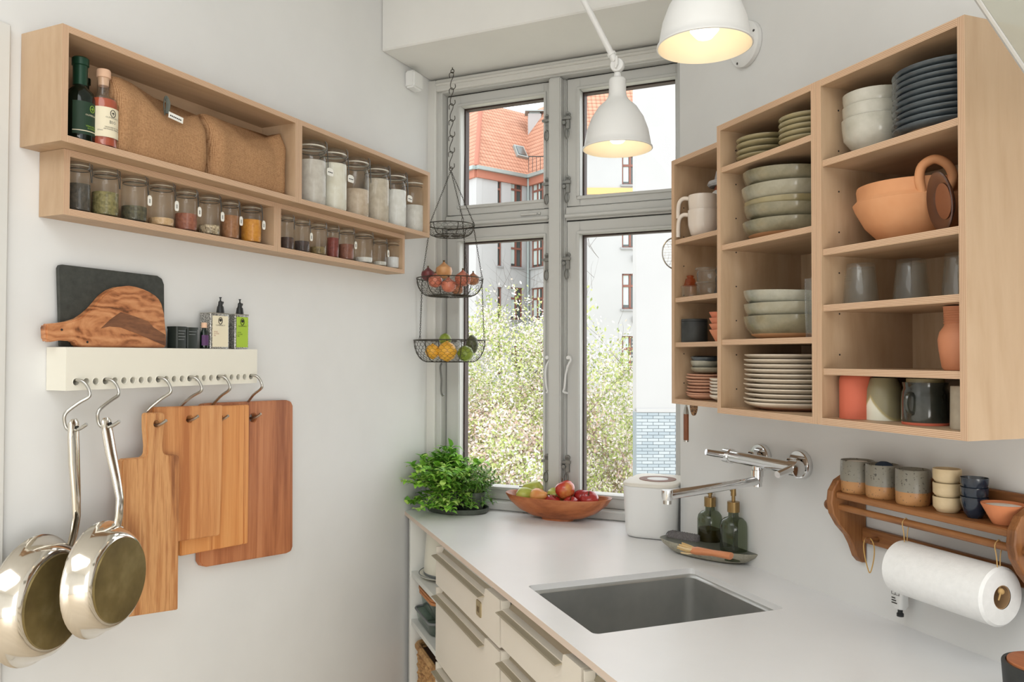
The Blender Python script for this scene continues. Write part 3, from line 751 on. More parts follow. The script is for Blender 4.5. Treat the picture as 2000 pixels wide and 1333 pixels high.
# ================================================================ LEFT WALL: PLYWOOD SHELF BOXES
T = 0.012
def ply_box(name, label, y0, y1, z0, z1, depth, shelves=()):
    r_ = thing(name, label, 'shelf', at('L', y0, 0, z0), RZ['L'], 'plywood box shelves on the left wall')
    w, h = y1-y0, z1-z0
    MB().box(0, T, -depth, -0.001, 0, h, 0, 1).build('side_panel', ['birch', 'ply_edge_x'], r_, smooth=False)
    MB().box(w-T, w, -depth, -0.001, 0, h, 0, 1).build('side_panel', ['birch', 'ply_edge_x'], r_, smooth=False)
    MB().box(T, w-T, -depth, -0.001, h-T, h, 0, 1).build('top_panel', ['birch_x', 'ply_edge_z'], r_, smooth=False)
    MB().box(T, w-T, -depth, -0.001, 0, T, 0, 1).build('bottom_panel', ['birch_x', 'ply_edge_z'], r_, smooth=False)
    MB().box(T, w-T, -0.007, -0.001, T, h-T).build('back_panel', 'birch_x', r_, smooth=False)
    return r_
UD, LD = 0.112, 0.068
UZ0, UZ1, LZ0 = 1.7715, 1.976, 1.6525
ply_box('plywood_shelf_box', 'long plywood box shelf with bottles and burlap bags', 0.905, 1.5195, UZ0, UZ1, UD)
ply_box('plywood_shelf_box', 'plywood box shelf with the six large flour jars', 1.520, 2.137, UZ0, UZ1, UD)
ply_box('plywood_shelf_box', 'low plywood box shelf with spice jars, under the burlap bags', 0.942, 1.4965, LZ0, UZ0-0.0005, LD)
ply_box('plywood_shelf_box', 'low plywood box shelf with spice jars, under the large flour jars', 1.497, 2.062, LZ0, UZ0-0.0005, LD)
UB, LB = UZ0+T, LZ0+T

# ---------------------------------------------------------------- clip-top jars
plain('rubber_white', (226, 220, 206), 0.6); plain('rubber_orange', (184, 172, 150), 0.6)
def food(name, c1, c2, scale=160, bump=0.5, rough=0.9): return speck(name, [(0.35, c1), (0.65, c2)], scale, rough, bump, bd=0.003, detail=3)
def clip_jar(label, fr_, a, out, zb, r, h, fill, content, tagged=0, big=False, ang=0.9, rz=None):
    t = thing('clip_top_jar', label, 'jar', at(fr_, a, out, zb+0.0005), RZ[fr_], 'large clip-top flour jars' if big else 'small clip-top spice jars')
    n = 28
    MB().lathe([(0, 0.003), (r*0.86, 0), (r*0.97, 0.004), (r, 0.010), (r, h*0.70), (r*0.96, h*0.77), (r*0.87, h*0.815), (r*0.86, h*0.85), (r*0.93, h*0.862), (r*0.93, h*0.885)], n).build('glass_body', 'jar_glass', t)
    MB().lathe([(0, 0.004), (r*0.90, 0.005), (r*0.955, 0.012), (r*0.955, h*fill), (r*0.6, h*(fill+0.012)), (0, h*(fill-0.008))], n).build('contents', content, t)
    MB().lathe([(r*0.86, h*0.885), (r*0.955, h*0.886), (r*0.955, h*0.902), (r*0.86, h*0.903)], n).build('rubber_seal', 'rubber_white' if big else 'rubber_orange', t)
    MB().lathe([(r*0.93, h*0.903), (r*0.945, h*0.93), (r*0.90, h*0.955), (r*0.6, h*0.965), (r*0.55, h*0.99), (0, h)], n).build('lid', 'jar_glass', t)
    wr = 0.0010 if big else 0.0008
    w = MB().tube([(r*0.885*math.cos(x), r*0.885*math.sin(x), h*0.832) for x in [2*math.pi*i/24 for i in range(24)]], wr, 5, closed=True)
    ca, sa = math.cos(-ang), math.sin(-ang)            # clasp direction, towards the room and to the right
    def cp(d, s, z): return (ca*d - sa*s, sa*d + ca*s, z)
    g = 0.011 if big else 0.007
    for s in (-g, g): w.tube([cp(r*0.88, s, h*0.832), cp(r*1.02, s, h*0.86), cp(r*1.02, s, h*0.95), cp(r*0.9, s, h*0.985)], wr, 5)
    w.tube([cp(r*0.9, -g, h*0.985), cp(r*0.9, g, h*0.985)], wr, 5)
    for s in (-g*0.8, g*0.8): w.tube([cp(r*1.02, s, h*0.90), cp(r*1.06, s, h*0.80), cp(r*1.10, s*0.4, h*0.60)], wr, 5)
    w.tube([cp(r*1.10, -g*0.34, h*0.60), cp(r*1.10, g*0.34, h*0.60)], wr, 5)
    w.build('wire_clasp', 'jar_wire', t)
    if tagged:
        tw, th_ = (0.026, 0.020) if big else (0.010, 0.021)
        x, y, z = cp(r*1.10, 0, h*0.60); q = 0.0
        xx = min(max(x, -0.05), 0.06)
        oo = MB().prism([(xx-tw/2+0.002, z-th_), (xx+tw/2-0.002, z-th_), (xx+tw/2, z-th_+0.003), (xx+tw/2, z-0.004), (xx+tw/4, z), (xx-tw/4, z), (xx-tw/2, z-0.004), (xx-tw/2, z-th_+0.003)], -r*1.02-0.0012, -r*1.02-0.0004, 'y').build('paper_tag', 'paper_tag', t)
        m_ = MB()
        for k in range(3 if big else 2):
            if big: m_.box(xx-tw*0.34+k*0.0066, xx-tw*0.34+k*0.0066+0.0048, -r*1.02-0.0016, -r*1.02-0.0012, z-th_*0.62, z-th_*0.50)
            else: m_.box(xx-0.0016+k*0.002, xx-0.001+k*0.002, -r*1.02-0.0016, -r*1.02-0.0012, z-th_*0.75, z-th_*0.35)
        m_.build('handwriting', 'ink', oo, smooth=False)
    return t
spice1 = [(123, 174, 315, .55, (52, 46, 38), (86, 76, 62), 0, 'dark peppercorns'), (173, 229, 329, .50, (106, 98, 52), (150, 138, 84), 0, 'crushed olive-green herbs'),
          (231, 285, 344, .34, (62, 58, 40), (100, 92, 62), 1, 'dark dried leaves'), (285, 338, 356, .20, (206, 166, 118), (222, 188, 146), 1, 'a little pale tan powder'),
          (337, 383, 370, .42, (140, 78, 56), (168, 100, 72), 1, 'brick-red powder'), (383, 428, 381, .26, (120, 98, 70), (226, 206, 172), 1, 'pale cracked nuts'),
          (428, 465, 391, .60, (150, 98, 58), (176, 122, 78), 1, 'light brown powder'), (466, 509, 400, .60, (206, 132, 30), (224, 156, 48), 1, 'bright yellow-orange powder')]
spice2 = [(545, 572, 420, .36, (66, 46, 40), (96, 70, 58), 0, 'dark brown seeds'), (572, 603, 428, .34, (52, 40, 38), (80, 60, 54), 1, 'blackish-brown cloves'),
          (603, 636, 435, .26, (110, 92, 56), (160, 136, 88), 0, 'yellow-brown seeds'), (636, 660, 441, .62, (120, 48, 40), (148, 66, 54), 0, 'dark red powder'),
          (659, 690, 446, .50, (130, 78, 60), (152, 96, 74), 1, 'rust-brown powder'), (689, 727, 454, .20, (224, 222, 216), (236, 234, 228), 0, 'a low layer of white salt'),
          (725, 754, 466, .18, (214, 210, 200), (228, 224, 214), 1, 'a thin layer of off-white salt'), (752, 779, 471, .42, (232, 232, 232), (242, 242, 242), 1, 'white sugar')]
prev = 0
for k, (xl, xr, yt, fill, c1, c2, tg, what) in enumerate(spice1+spice2):
    a_, r_ = fit('L', xl, xr, 0.035); r_ = min(r_*0.97, 0.0288)
    if a_-r_ < prev: a_ = prev+r_+0.0005
    h_ = min(zat('L', (xl+xr)/2, yt, 0.035)-LB, 0.099)
    clip_jar('small clip-top jar of '+what+' on the low spice shelf', 'L', a_, 0.036, LB, r_, h_, fill, food('food_%d' % k, c1, c2), tg, ang=0.95)
    prev = a_+r_
flour = [(588, 620, 255, .68, (206, 198, 188), (220, 214, 204), 1, 'greyish-white flour, against the burlap bag box'), (615, 676, 278, .74, (232, 226, 208), (240, 236, 222), 1, 'creamy white flour, the widest'),
         (666, 716, 294, .46, (196, 174, 150), (214, 196, 174), 0, 'speckled beige wholegrain flour, half full'), (713, 750, 309, .74, (196, 182, 162), (214, 202, 184), 0, 'beige flour with brown specks'),
         (749, 784, 324, .66, (232, 230, 224), (242, 240, 236), 1, 'pure white flour with a paper tag'), (783, 824, 340, .50, (218, 214, 206), (232, 228, 222), 0, 'off-white flour, half full, at the window end')]
prev = 1.533
for k, (xl, xr, yt, fill, c1, c2, tg, what) in enumerate(flour):
    a_, r_ = fit('L', xl, xr, 0.055); r_ = min(max(r_*0.95, 0.038), 0.046)
    if a_-r_ < prev: a_ = prev+r_+0.0005
    h_ = min(zat('L', (xl+xr)/2, yt, 0.055)-UB, 0.174)
    clip_jar('large clip-top jar of '+what, 'L', a_, 0.058, UB, r_, h_, fill, food('flour_%d' % k, c1, c2, 60, 0.3), tg, True, ang=0.9)
    prev = a_+r_

# ---------------------------------------------------------------- bottles
glass('bottle_green', (0.10, 0.16, 0.11), 0.03, 0.5, (18, 34, 24), 1.5)
plain('foil_green', (22, 62, 44), 0.35, 0.3); plain('label_green', (24, 54, 34), 0.6); plain('lime_print', (150, 186, 60), 0.6); plain('label_cream', (232, 222, 194), 0.7)
plain('cork', (226, 186, 156), 0.7); plain('vinegar', (182, 74, 36), 0.3); plain('label_art', (186, 204, 110), 0.7); plain('grey_print', (90, 88, 80), 0.7)
glass('bottle_clear', (0.93, 0.93, 0.90), 0.02, 0.04, (210, 200, 190), 1.5)
def emblem(parent, rr, z, s, mat, x0=0.0):
    """round tree emblem of the label, wrapped on radius rr"""
    f_ = lambda x, zz: Vector((rr*math.sin((x+x0)/rr), -rr*math.cos((x+x0)/rr), zz))
    m_ = MB(); ring = [f_(0.8*s*math.cos(t), z+s*math.sin(t)) for t in [2*math.pi*i/20 for i in range(20)]]
    m_.tube(ring, s*0.10, 4, closed=True)
    for dx, dz, q in ((0, .15, .36), (-.28, .02, .22), (.28, .02, .22)): m_.ball(f_(dx*s, z+dz*s), q*s*0.55, 8, 5)
    m_.tube([f_(0, z-0.55*s), f_(0, z)], s*0.07, 4)
    m_.build('tree_emblem', mat, parent)
ya, _ = fit('L', 120, 162, 0.062); zt = zat('L', 140, 109, 0.062)-UB
g1 = thing('oil_bottle', 'dark green oil bottle with a foil-wrapped neck at the end of the long shelf', 'bottle', at('L', ya+0.006, 0.066, UB+0.0005), RZ['L'])
H = min(zt, 0.172)
MB().lathe([(0, 0.002), (0.023, 0), (0.0255, 0.004), (0.0255, H*0.52), (0.022, H*0.60), (0.0125, H*0.66), (0.0115, H*0.70), (0.011, H*0.80), (0, H*0.80)], 28).build('glass_body', 'bottle_green', g1)
MB().lathe([(0, H*0.68), (0.0125, H*0.68), (0.0125, H*0.90), (0.0145, H*0.91), (0.0145, H*0.985), (0.012, H), (0, H)], 20).build('foil_cap', 'foil_green', g1)
lb = patch(0.0257, -1.1, 1.5, H*0.10, H*0.47).build('paper_label', 'label_green', g1)
cyl = lambda rr, z, x0=0: (lambda x, zz: Vector((rr*math.sin((x+x0)/rr), -rr*math.cos((x+x0)/rr), z+zz)))
text_part('OLIVIERS&CO', 0.0045, 'label_cream', lb, cyl(0.0266, H*0.315, 0.006)); text_part('VINAIGRE AU\nROMARIN', 0.0042, 'lime_print', lb, cyl(0.0266, H*0.19, 0.006))
emblem(lb, 0.0264, H*0.40, 0.0062, 'lime_print', 0.006)
patch(0.0258, -1.1, 1.5, H*0.135, H*0.145).build('label_line', 'label_cream', lb)
g2 = thing('oil_bottle', 'dark bottle with a cork stopper half hidden behind the green foil-necked bottle', 'bottle', at('L', ya+0.036, 0.034, UB+0.0005), RZ['L'])
H2 = 0.150
MB().lathe([(0, 0.002), (0.021, 0), (0.023, 0.004), (0.023, H2*0.58), (0.019, H2*0.68), (0.010, H2*0.74), (0.010, H2*0.84), (0.0125, H2*0.85), (0.0125, H2*0.92), (0, H2*0.92)], 24).build('glass_body', 'bottle_green', g2)
MB().lathe([(0, H2*0.92), (0.008, H2*0.92), (0.0085, H2), (0, H2)], 16).build('cork_stopper', 'cork', g2)
yb, rb_ = fit('L', 166, 225, 0.078); H = min(zat('L', 200, 137, 0.078)-UB, 0.172); rb_ = min(rb_, 0.031)
g3 = thing('vinegar_bottle', 'clear bottle of red-brown vinegar with a cream label and wooden stopper', 'bottle', at('L', yb, 0.078, UB+0.0005), RZ['L'])
MB().lathe([(0, 0.002), (rb_*0.9, 0), (rb_, 0.004), (rb_, H*0.58), (rb_*0.93, H*0.63), (rb_*0.48, H*0.66), (rb_*0.42, H*0.69), (rb_*0.42, H*0.90)], 28).build('glass_body', 'bottle_clear', g3)
MB().lathe([(0, 0.004), (rb_*0.93, 0.005), (rb_*0.94, H*0.58), (rb_*0.88, H*0.615), (0, H*0.62)], 28).build('vinegar', 'vinegar', g3)
MB().lathe([(0, H*0.80), (rb_*0.36, H*0.80), (rb_*0.40, H*0.895), (rb_*0.50, H*0.90), (rb_*0.50, H*0.985), (rb_*0.46, H), (0, H)], 20).build('stopper', 'cork', g3)
lb = patch(rb_+0.0003, -1.35, 1.15, H*0.13, H*0.50).build('paper_label', 'label_cream', g3)
R3 = rb_+0.0012
emblem(lb, R3, H*0.43, 0.0066, 'ink', 0.001)
text_part('OLIVIERS&CO', 0.0046, 'grey_print', lb, cyl(R3, H*0.365, 0.001)); text_part('BIO', 0.0088, 'grey_print', lb, cyl(R3, H*0.30, 0.001))
text_part('VINAIGRE DE CIDRE\nARTISANAL FRANÇAIS', 0.0036, 'ink', lb, cyl(R3, H*0.245, 0.002)); text_part('250ml', 0.0036, 'ink', lb, cyl(R3, H*0.20, -0.022))
for s in (-1, 1):
    art = MB()
    rr = random.Random(5+s)
    for k in range(9):
        x = s*(0.014+rr.random()*0.012); z = H*(0.24+rr.random()*0.14); q = 0.0028
        f_ = cyl(R3-0.0004, 0); art.add([f_(x-q, z), f_(x, z+q*1.4), f_(x+q, z), f_(x, z-q*1.4)], [(0, 1, 2, 3)])
    art.build('leaf_print', 'label_art', lb)

# ---------------------------------------------------------------- burlap bags
def burlap(name):
    t = NT(name); v = t.coords((1, 1, 1)); f = t.noise(v, 260, 3, 0.6)
    w1 = t.node('ShaderNodeTexWave'); w1.inputs['Scale'].default_value = 130; w1.bands_direction = 'X'; w1.inputs['Distortion'].default_value = 1.5
    w2 = t.node('ShaderNodeTexWave'); w2.inputs['Scale'].default_value = 130; w2.bands_direction = 'Z'; w2.inputs['Distortion'].default_value = 1.5
    t.link(v, w1.inputs[0]); t.link(v, w2.inputs[0])
    mx = t.node('ShaderNodeMath', operation='MULTIPLY'); t.link(w1.outputs[1], mx.inputs[0]); t.link(w2.outputs[1], mx.inputs[1])
    ad = t.node('ShaderNodeMath', operation='ADD'); t.link(mx.outputs[0], ad.inputs[0]); t.link(f, ad.inputs[1])
    t.link(t.ramp(ad.outputs[0], [(0.3, (136, 98, 68)), (0.75, (178, 136, 98)), (1.1, (200, 160, 120))]), t.b.inputs['Base Color'])
    t.set(Roughness=0.95); t.b.inputs['Specular IOR Level'].default_value = 0.1; t.bump(ad.outputs[0], 0.5, 0.001)
burlap('burlap')
def bag(label, y0, y1, top, depth, out, tagx=None, strap=True):
    """top: list of (fraction, height); slouched sack standing on the shelf"""
    w = y1-y0; t = thing('burlap_bag', label, 'bag', at('L', y0, out, UB+0.0005), RZ['L'], 'burlap bags on the long shelf')
    def topz(q):
        for (a, za), (b_, zb) in zip(top, top[1:]):
            if q <= b_: s = (q-a)/(b_-a); s = s*s*(3-2*s); return za+(zb-za)*s
        return top[-1][1]
    n = 56; rings = []
    rn = random.Random(int(y0*1000)); ph = [rn.uniform(0, 6) for _ in range(6)]
    for k in range(17):
        tt = k/16; ring = []
        for i in range(n):
            a = 2*math.pi*i/n; ca, sa = math.cos(a), math.sin(a); e = 0.38
            cx = math.copysign(abs(ca)**e, ca); cy = math.copysign(abs(sa)**e, sa)
            x = w/2+cx*w/2*(0.985+0.015*math.sin(tt*9+ph[0]))
            close = 1.0 if tt < 0.72 else 1-0.62*((tt-0.72)/0.28)**1.3
            bulge = 0.86+0.16*math.sin(min(tt, .95)*math.pi)
            q = min(max(x/w, 0), 1); z = topz(q)*tt
            y = cy*depth/2*close*bulge + 0.004*math.sin(q*11+ph[1]+tt*5)*tt + 0.003*math.sin(q*23+ph[2])
            if tt == 0: x = w/2+cx*w/2*0.96
            ring.append((x, y, z))
        rings.append(ring)
    MB().loft(rings).build('sack', 'burlap', t, angle=80)
    if strap:
        xx = w*tagx; zt_ = topz(tagx)
        lp = smooth_path([(xx, -depth*0.30, zt_-0.012), (xx-0.006, -depth*0.34, zt_+0.006), (xx-0.001, -depth*0.32, zt_+0.024), (xx+0.008, -depth*0.30, zt_+0.014), (xx+0.003, -depth*0.32, zt_-0.008)], 4)
        MB().tube(lp, 0.0042, 6, flat=0.3).build('leather_loop', plain('grey_strap', (96, 100, 92), 0.7), t)
        tgp = MB().box(-0.018, 0.018, -0.001, 0.0, -0.008, 0.004).build('paper_tag', 'paper_tag', t, (xx+0.008, -depth*0.5-0.004, zt_-0.016), rot=(0, math.radians(6), 0))
        m_ = MB()
        for i in range(7): m_.box(-0.015+i*0.0042, -0.0122+i*0.0042, -0.0015, -0.001, -0.004, -0.0015)
        m_.build('printed_line', 'ink', tgp, smooth=False)
    return t
bo = 0.100                                     # bags nearly fill the depth of the box
def by(px): return Lp(px, 300, bo).y
def bz(px, py): return zat('L', px, py, bo*0.6)-UB
bag('large slumped burlap bag with a dark leather loop and white tag', by(231), by(414), [(0, bz(232, 160)), (0.22, bz(262, 168)), (0.46, bz(320, 222)), (0.74, bz(372, 238)), (1, bz(412, 236))], 0.088, 0.058, 0.52)
bag('smaller slumped burlap bag beside the large flour jars, without a tag', by(418), min(by(568), 1.505), [(0, bz(420, 232)), (0.18, bz(440, 240)), (0.5, bz(500, 282)), (0.75, bz(540, 282)), (1, bz(566, 272))], 0.086, 0.057, None, False)

# ---------------------------------------------------------------- hook rail with boards and tins on top
RY0, RY1, RZ0, RZ1, RDp = 0.9605, 1.4455, 1.3350, 1.4145, 0.055
holes_px = [310, 380, 445, 512, 575, 638, 698, 757, 815, 873, 927, 981, 1035, 1087, 1137, 1186, 1235, 1284, 1329, 1375, 1420, 1464, 1507]
hx = [Lp(60+v/3.507, 740, RDp).y-RY0 for v in holes_px]
hz = 1.3505
rail = thing('hook_rail', 'cream-white wooden wall rail with a row of round holes', 'rail', at('L', RY0, 0, 0), RZ['L'])
MB().prism([(0, RZ0), (RY1-RY0, RZ0), (RY1-RY0, RZ1), (0, RZ1)], -RDp, -0.001, 'y', [circle(x, hz, 0.0068, 14) for x in hx]).build('rail_body', 'rail_paint', rail, bevel=0, smooth=False)
for x in hx:
    MB().lathe([(0.0068, -0.001), (0.0082, 0.0006), (0.0068, 0.0012), (0.0062, 0.0)], 14, (x, -RDp, hz), axis='y').build('hole_rim', 'rail_paint', rail)
def Lpoly(pts, out, y0): return [(Lp(x, y, out).y-y0, Lp(x, y, out).z) for x, y in pts]
speck('slate', [(0.3, (48, 50, 46)), (0.7, (66, 68, 62))], 60, 0.7, 0.4, bd=0.001)
sl = Lpoly([(114, 524), (117, 518), (123, 517), (308, 539), (317, 545), (321, 556), (322, 678), (118.5, 677)], 0.016, RY0)
zmin = min(z for _, z in sl); sl = [(x, max(z, RZ1+0.0004)) if z < RZ1+0.004 else (x, z) for x, z in sl]
o = MB().prism(sl, -0.016, -0.008, 'y').build('slate_board', 'slate', None, at('L', RY0, 0, 0), RZ['L'], bevel=0.0012)
tag(o, 'dark grey slate serving board standing on the white rail', 'serving board')
def olive(name):
    t = NT(name); v = t.coords((1, 1, 2.2)); n1 = t.noise(v, 9, 5, 0.6, 2.8)
    w = t.node('ShaderNodeTexWave'); w.inputs['Scale'].default_value = 9; w.inputs['Distortion'].default_value = 14; w.inputs['Detail'].default_value = 4; w.bands_direction = 'Z'
    w.inputs['Detail Scale'].default_value = 1.2; t.link(v, w.inputs[0])
    mx = t.node('ShaderNodeMath', operation='MULTIPLY_ADD'); t.link(w.outputs[1], mx.inputs[0]); mx.inputs[1].default_value = 0.22; t.link(n1, mx.inputs[2])
    t.link(t.ramp(mx.outputs[0], [(0.34, (104, 64, 38)), (0.46, (158, 98, 60)), (0.62, (190, 128, 84)), (0.9, (212, 154, 108))]), t.b.inputs['Base Color']); t.set(Roughness=0.4)
olive('olive_wood')
ol = Lpoly([(90, 640), (93, 633), (118, 631), (136, 628), (154, 622.5), (168, 613), (180, 602.5), (202, 577), (216, 567), (231, 561), (254, 558.5), (268, 561), (282, 565.5), (294, 571), (305, 578), (312, 585), (317, 594), (322, 614), (326, 654), (325, 679.5), (151, 678), (150, 671), (146, 667), (120, 665), (97, 669), (91, 664)], 0.036, RY0)
ol = [(x, max(z, RZ1+0.0004)) for x, z in ol]
ow_ = thing('olive_wood_board', 'olive wood board with a curved back and handle leaning on the slate board', 'cutting board', at('L', RY0, 0, 0), RZ['L'])
MB().prism(ol, -0.036, -0.018, 'y').build('board', 'olive_wood', ow_, bevel=0.003, seg=2)
hp = Lpoly([(120.5, 644.5)], 0.036, RY0)[0]; hq = Lpoly([(170.5, 668.5)], 0.036, RY0)[0]
for q in (hp, hq): MB().lathe([(0, 0), (0.0022, 0), (0.0022, 0.0007), (0, 0.0007)], 10, (q[0], -0.036, q[1]), axis='y').build('hanging_hole', 'ink', ow_)
dk = Lpoly([(197, 642), (216, 624), (236, 610), (262, 618), (290, 628), (300, 640), (323, 654), (323, 676), (296, 664), (268, 652), (236, 640), (214, 638)], 0.0365, RY0)
MB().prism(dk, -0.0366, -0.034, 'y').build('dark_heartwood', wood('heartwood', [(0.35, (92, 58, 38)), (0.65, (140, 92, 60))], 'x', 30, 0.2, 0.5, 0.1), ow_, smooth=False)
# tins
def tin_mat(name):
    t = NT(name); f = t.noise(t.coords(), 420, 2)
    t.link(t.ramp(f, [(0.42, (110, 110, 106)), (0.58, (206, 204, 198))]), t.b.inputs['Base Color']); t.set(Roughness=0.35, Metallic=0.7)
tin_mat('tin_pattern'); plain('tin_silver', (186, 184, 178), 0.3, 0.9); plain('label_green2', (166, 196, 56), 0.6); plain('label_peach', (240, 196, 160), 0.6)
def tin(label, x0, x1, ytop, yspout, cx, lab, out=0.046, d=0.034, art='label_peach', txt='HUILE\nD\'OLIVE\nAIL'):
    a0, a1 = Lp(x0, 660, out).y, Lp(x1, 660, out).y; w = a1-a0; h = zat('L', (x0+x1)/2, ytop, out)-RZ1
    t = thing('oil_tin', label, 'oil tin', at('L', (a0+a1)/2, out-d/2, RZ1+0.0005), RZ['L'], 'oil tins on the hook rail')
    MB().loft([[(x, y, z) for x, y in rrect(-w/2, w/2, -d/2, d/2, 0.003, 3)] for z in (0, h)]).build('tin_body', 'tin_pattern', t)
    MB().tube([(x, y, h) for x, y in rrect(-w/2, w/2, -d/2, d/2, 0.003, 3)], 0.0012, 5, closed=True).build('seam', 'tin_silver', t)
    lb = MB().box(-w*0.40, w*0.42, -d/2-0.0006, -d/2, 0.004, h*0.93).build('paper_label', lab, t, smooth=False)
    fl = lambda z0, x_=0: (lambda x, z: Vector((x+x_, -d/2-0.0010, z0+z)))
    m_ = MB().tube([(0.0055*math.cos(q), -d/2-0.001, h*0.79+0.0075*math.sin(q)) for q in [2*math.pi*i/18 for i in range(18)]], 0.0008, 4, closed=True)
    m_.ball((0, -d/2-0.0006, h*0.81), 0.0032, 8, 5); m_.box(-0.0005, 0.0005, -d/2-0.0012, -d/2, h*0.76, h*0.80); m_.build('tree_emblem', 'ink', lb)
    text_part('OLIVIERS&CO', 0.0046, 'ink', lb, fl(h*0.645)); text_part(txt, 0.0042, 'terracotta_trim' if art == 'label_peach' else 'label_green', lb, fl(h*0.46, -w*0.34), align='LEFT')
    MB().lathe([(0, 0), (0.008, 0), (0.0085, 0.008), (0.004, 0.014), (0, 0.015)], 12, (w*0.18, -d/2-0.0004, h*0.06)).build('label_art', 'label_art' if art != 'label_peach' else 'terracotta_trim', lb) if False else None
    hs = zat('L', cx, yspout, out-d/2)-RZ1-h; xc = Lp(cx, 640, out-d/2).y-(a0+a1)/2
    sp = MB().lathe([(0, 0), (0.0085, 0), (0.0088, 0.004), (0.0072, hs*0.42), (0.0050, hs*0.5), (0.0045, hs*0.72), (0.0028, hs*0.76), (0.0016, hs*0.8), (0.0016, hs*0.93), (0.003, hs*0.95), (0.003, hs*0.99), (0, hs)], 14, (xc, 0, h))
    sp.tube([(xc, 0, h+hs*0.55), (xc+0.005, 0, h+hs*0.62), (xc+0.008, 0, h+hs*0.72)], [0.004, 0.003, 0.002], 8).tube([(xc, 0, h+hs*0.6), (xc-0.006, 0, h+hs*0.5)], 0.0015, 6)
    sp.build('pouring_spout', 'black_plastic', t)
    return t
tin('silver patterned oil tin with a cream label and black spout', 411, 448, 613, 581, 430, 'label_cream')
tin('silver patterned oil tin with a lime-green label and black spout', 459, 486, 615.5, 585, 468, 'label_green2', art='g', txt='HUILE\nD\'OLIVE\nBIO')
plain('tin_black', (38, 44, 40), 0.45); plain('purple_label', (84, 48, 92), 0.6)
a0, a1 = Lp(346, 660, 0.046).y, Lp(388, 660, 0.046).y; h = zat('L', 367, 639, 0.046)-RZ1
for k, (q0, q1, hh, lbl) in enumerate(((a0, a0+(a1-a0)*0.46, h, 'small matte black spice tin with white print beside the olive wood board'), (a0+(a1-a0)*0.49, a1, h-0.001, 'small matte black spice tin beside the little purple bottle'))):
    t = thing('spice_tin', lbl, 'tin', at('L', (q0+q1)/2, 0.030, RZ1+0.0005), RZ['L'], 'black spice tins on the hook rail'); w = q1-q0
    MB().loft([[(x, y, z) for x, y in rrect(-w/2, w/2, -0.015, 0.015, 0.004, 3)] for z in (0, hh*0.9)]).build('tin_body', 'tin_black', t)
    MB().loft([[(x, y, z) for x, y in rrect(-w/2-0.0008, w/2+0.0008, -0.0158, 0.0158, 0.004, 3)] for z in (hh*0.9, hh)]).build('lid', 'tin_black', t)
    for i in range(4 if k == 0 else 2):
        MB().box(-w*0.36, w*(0.30-0.1*(i % 2)), -0.0163, -0.015, hh*(0.78-i*0.13), hh*(0.81-i*0.13)).build('printed_line', 'grey_rim', t, smooth=False)
yb, _ = fit('L', 388, 399, 0.035)
t = thing('essence_bottle', 'tiny dark bottle with a purple label and cork cap between the tins', 'bottle', at('L', yb+0.004, 0.038, RZ1+0.0005), RZ['L'])
hb = zat('L', 394, 631, 0.035)-RZ1
MB().lathe([(0, 0), (0.0085, 0), (0.009, 0.002), (0.009, hb*0.62), (0.004, hb*0.74), (0.004, hb*0.82), (0, hb*0.82)], 16).build('glass_body', 'bottle_green', t)
MB().lathe([(0, hb*0.80), (0.0062, hb*0.80), (0.0062, hb), (0, hb)], 14).build('cork_cap', 'cork', t)
patch(0.0091, -1.3, 1.3, hb*0.12, hb*0.52).build('paper_label', 'purple_label', t)

# ---------------------------------------------------------------- S-hooks, pans and chopping boards
def s_hook(x, label, tgt, back, front):
    """S-hook from rail hole x; its lower end passes through the hole tgt (x, z) from out=back to out=front"""
    tx, tz = tgt
    pts = [(x, 0.040, hz+0.001), (x, 0.060, hz+0.003), (x+0.003, 0.072, hz), (x+0.007, 0.080, hz-0.012), (x+0.008, 0.081, hz-0.026), (x*0.6+tx*0.4+0.002, 0.5*(0.078+back), hz*0.5+tz*0.5+0.004),
           (tx-0.008, back-0.003, tz+0.026), (tx-0.007, back-0.006, tz+0.008), (tx-0.003, back-0.003, tz-0.0035), (tx, (back+front)/2, tz-0.0045), (tx+0.003, front+0.006, tz-0.001), (tx+0.007, front+0.018, tz+0.007)]
    P = [(a, -o_, z) for a, o_, z in pts]
    ob_ = MB().tube(smooth_path(P, 4), 0.0032, 10).build('s_hook', 'steel_satin', None, at('L', RY0, 0, 0), RZ['L'])
    tag(ob_, label, 'hook', 'steel S-hooks on the rail'); return ob_
hk = [0, 3, 9, 13, 17, 22]
B_OUT = [0.066, 0.050, 0.034, 0.018]; B_T = 0.0155          # front faces of the four boards, thickness
for k, (i, w_, hp_) in enumerate(zip(hk[2:], ('the paddle-shaped board', 'the square-cornered board behind the paddle board', 'the striped pine board', 'the wide reddish board'), ((307, 828), (370, 819), (430, 818), (494.5, 814)))):
    q = Lpoly([hp_], B_OUT[k], RY0)[0]
    s_hook(hx[i], 'satin steel S-hook carrying '+w_, q, B_OUT[k]-B_T if k < 3 else 0.006, B_OUT[k])
wood('board_acacia', [(0.34, (138, 84, 48)), (0.45, (186, 126, 76)), (0.55, (214, 160, 106)), (0.66, (172, 112, 66))], 'z', 22, 0.07, 0.5, 0.05, 0.8)
wood('board_beech', [(0.36, (180, 112, 62)), (0.5, (208, 144, 88)), (0.64, (222, 164, 108))], 'z', 26, 0.05, 0.5, 0.05, 0.6)
wood('board_pine', [(0.30, (176, 98, 44)), (0.45, (214, 142, 78)), (0.6, (226, 160, 96)), (0.7, (190, 112, 54))], 'z', 26, 0.03, 0.5, 0.05, 0.4)
wood('board_red', [(0.35, (150, 86, 50)), (0.5, (182, 114, 72)), (0.65, (200, 134, 90))], 'z', 22, 0.06, 0.5, 0.05, 0.8)
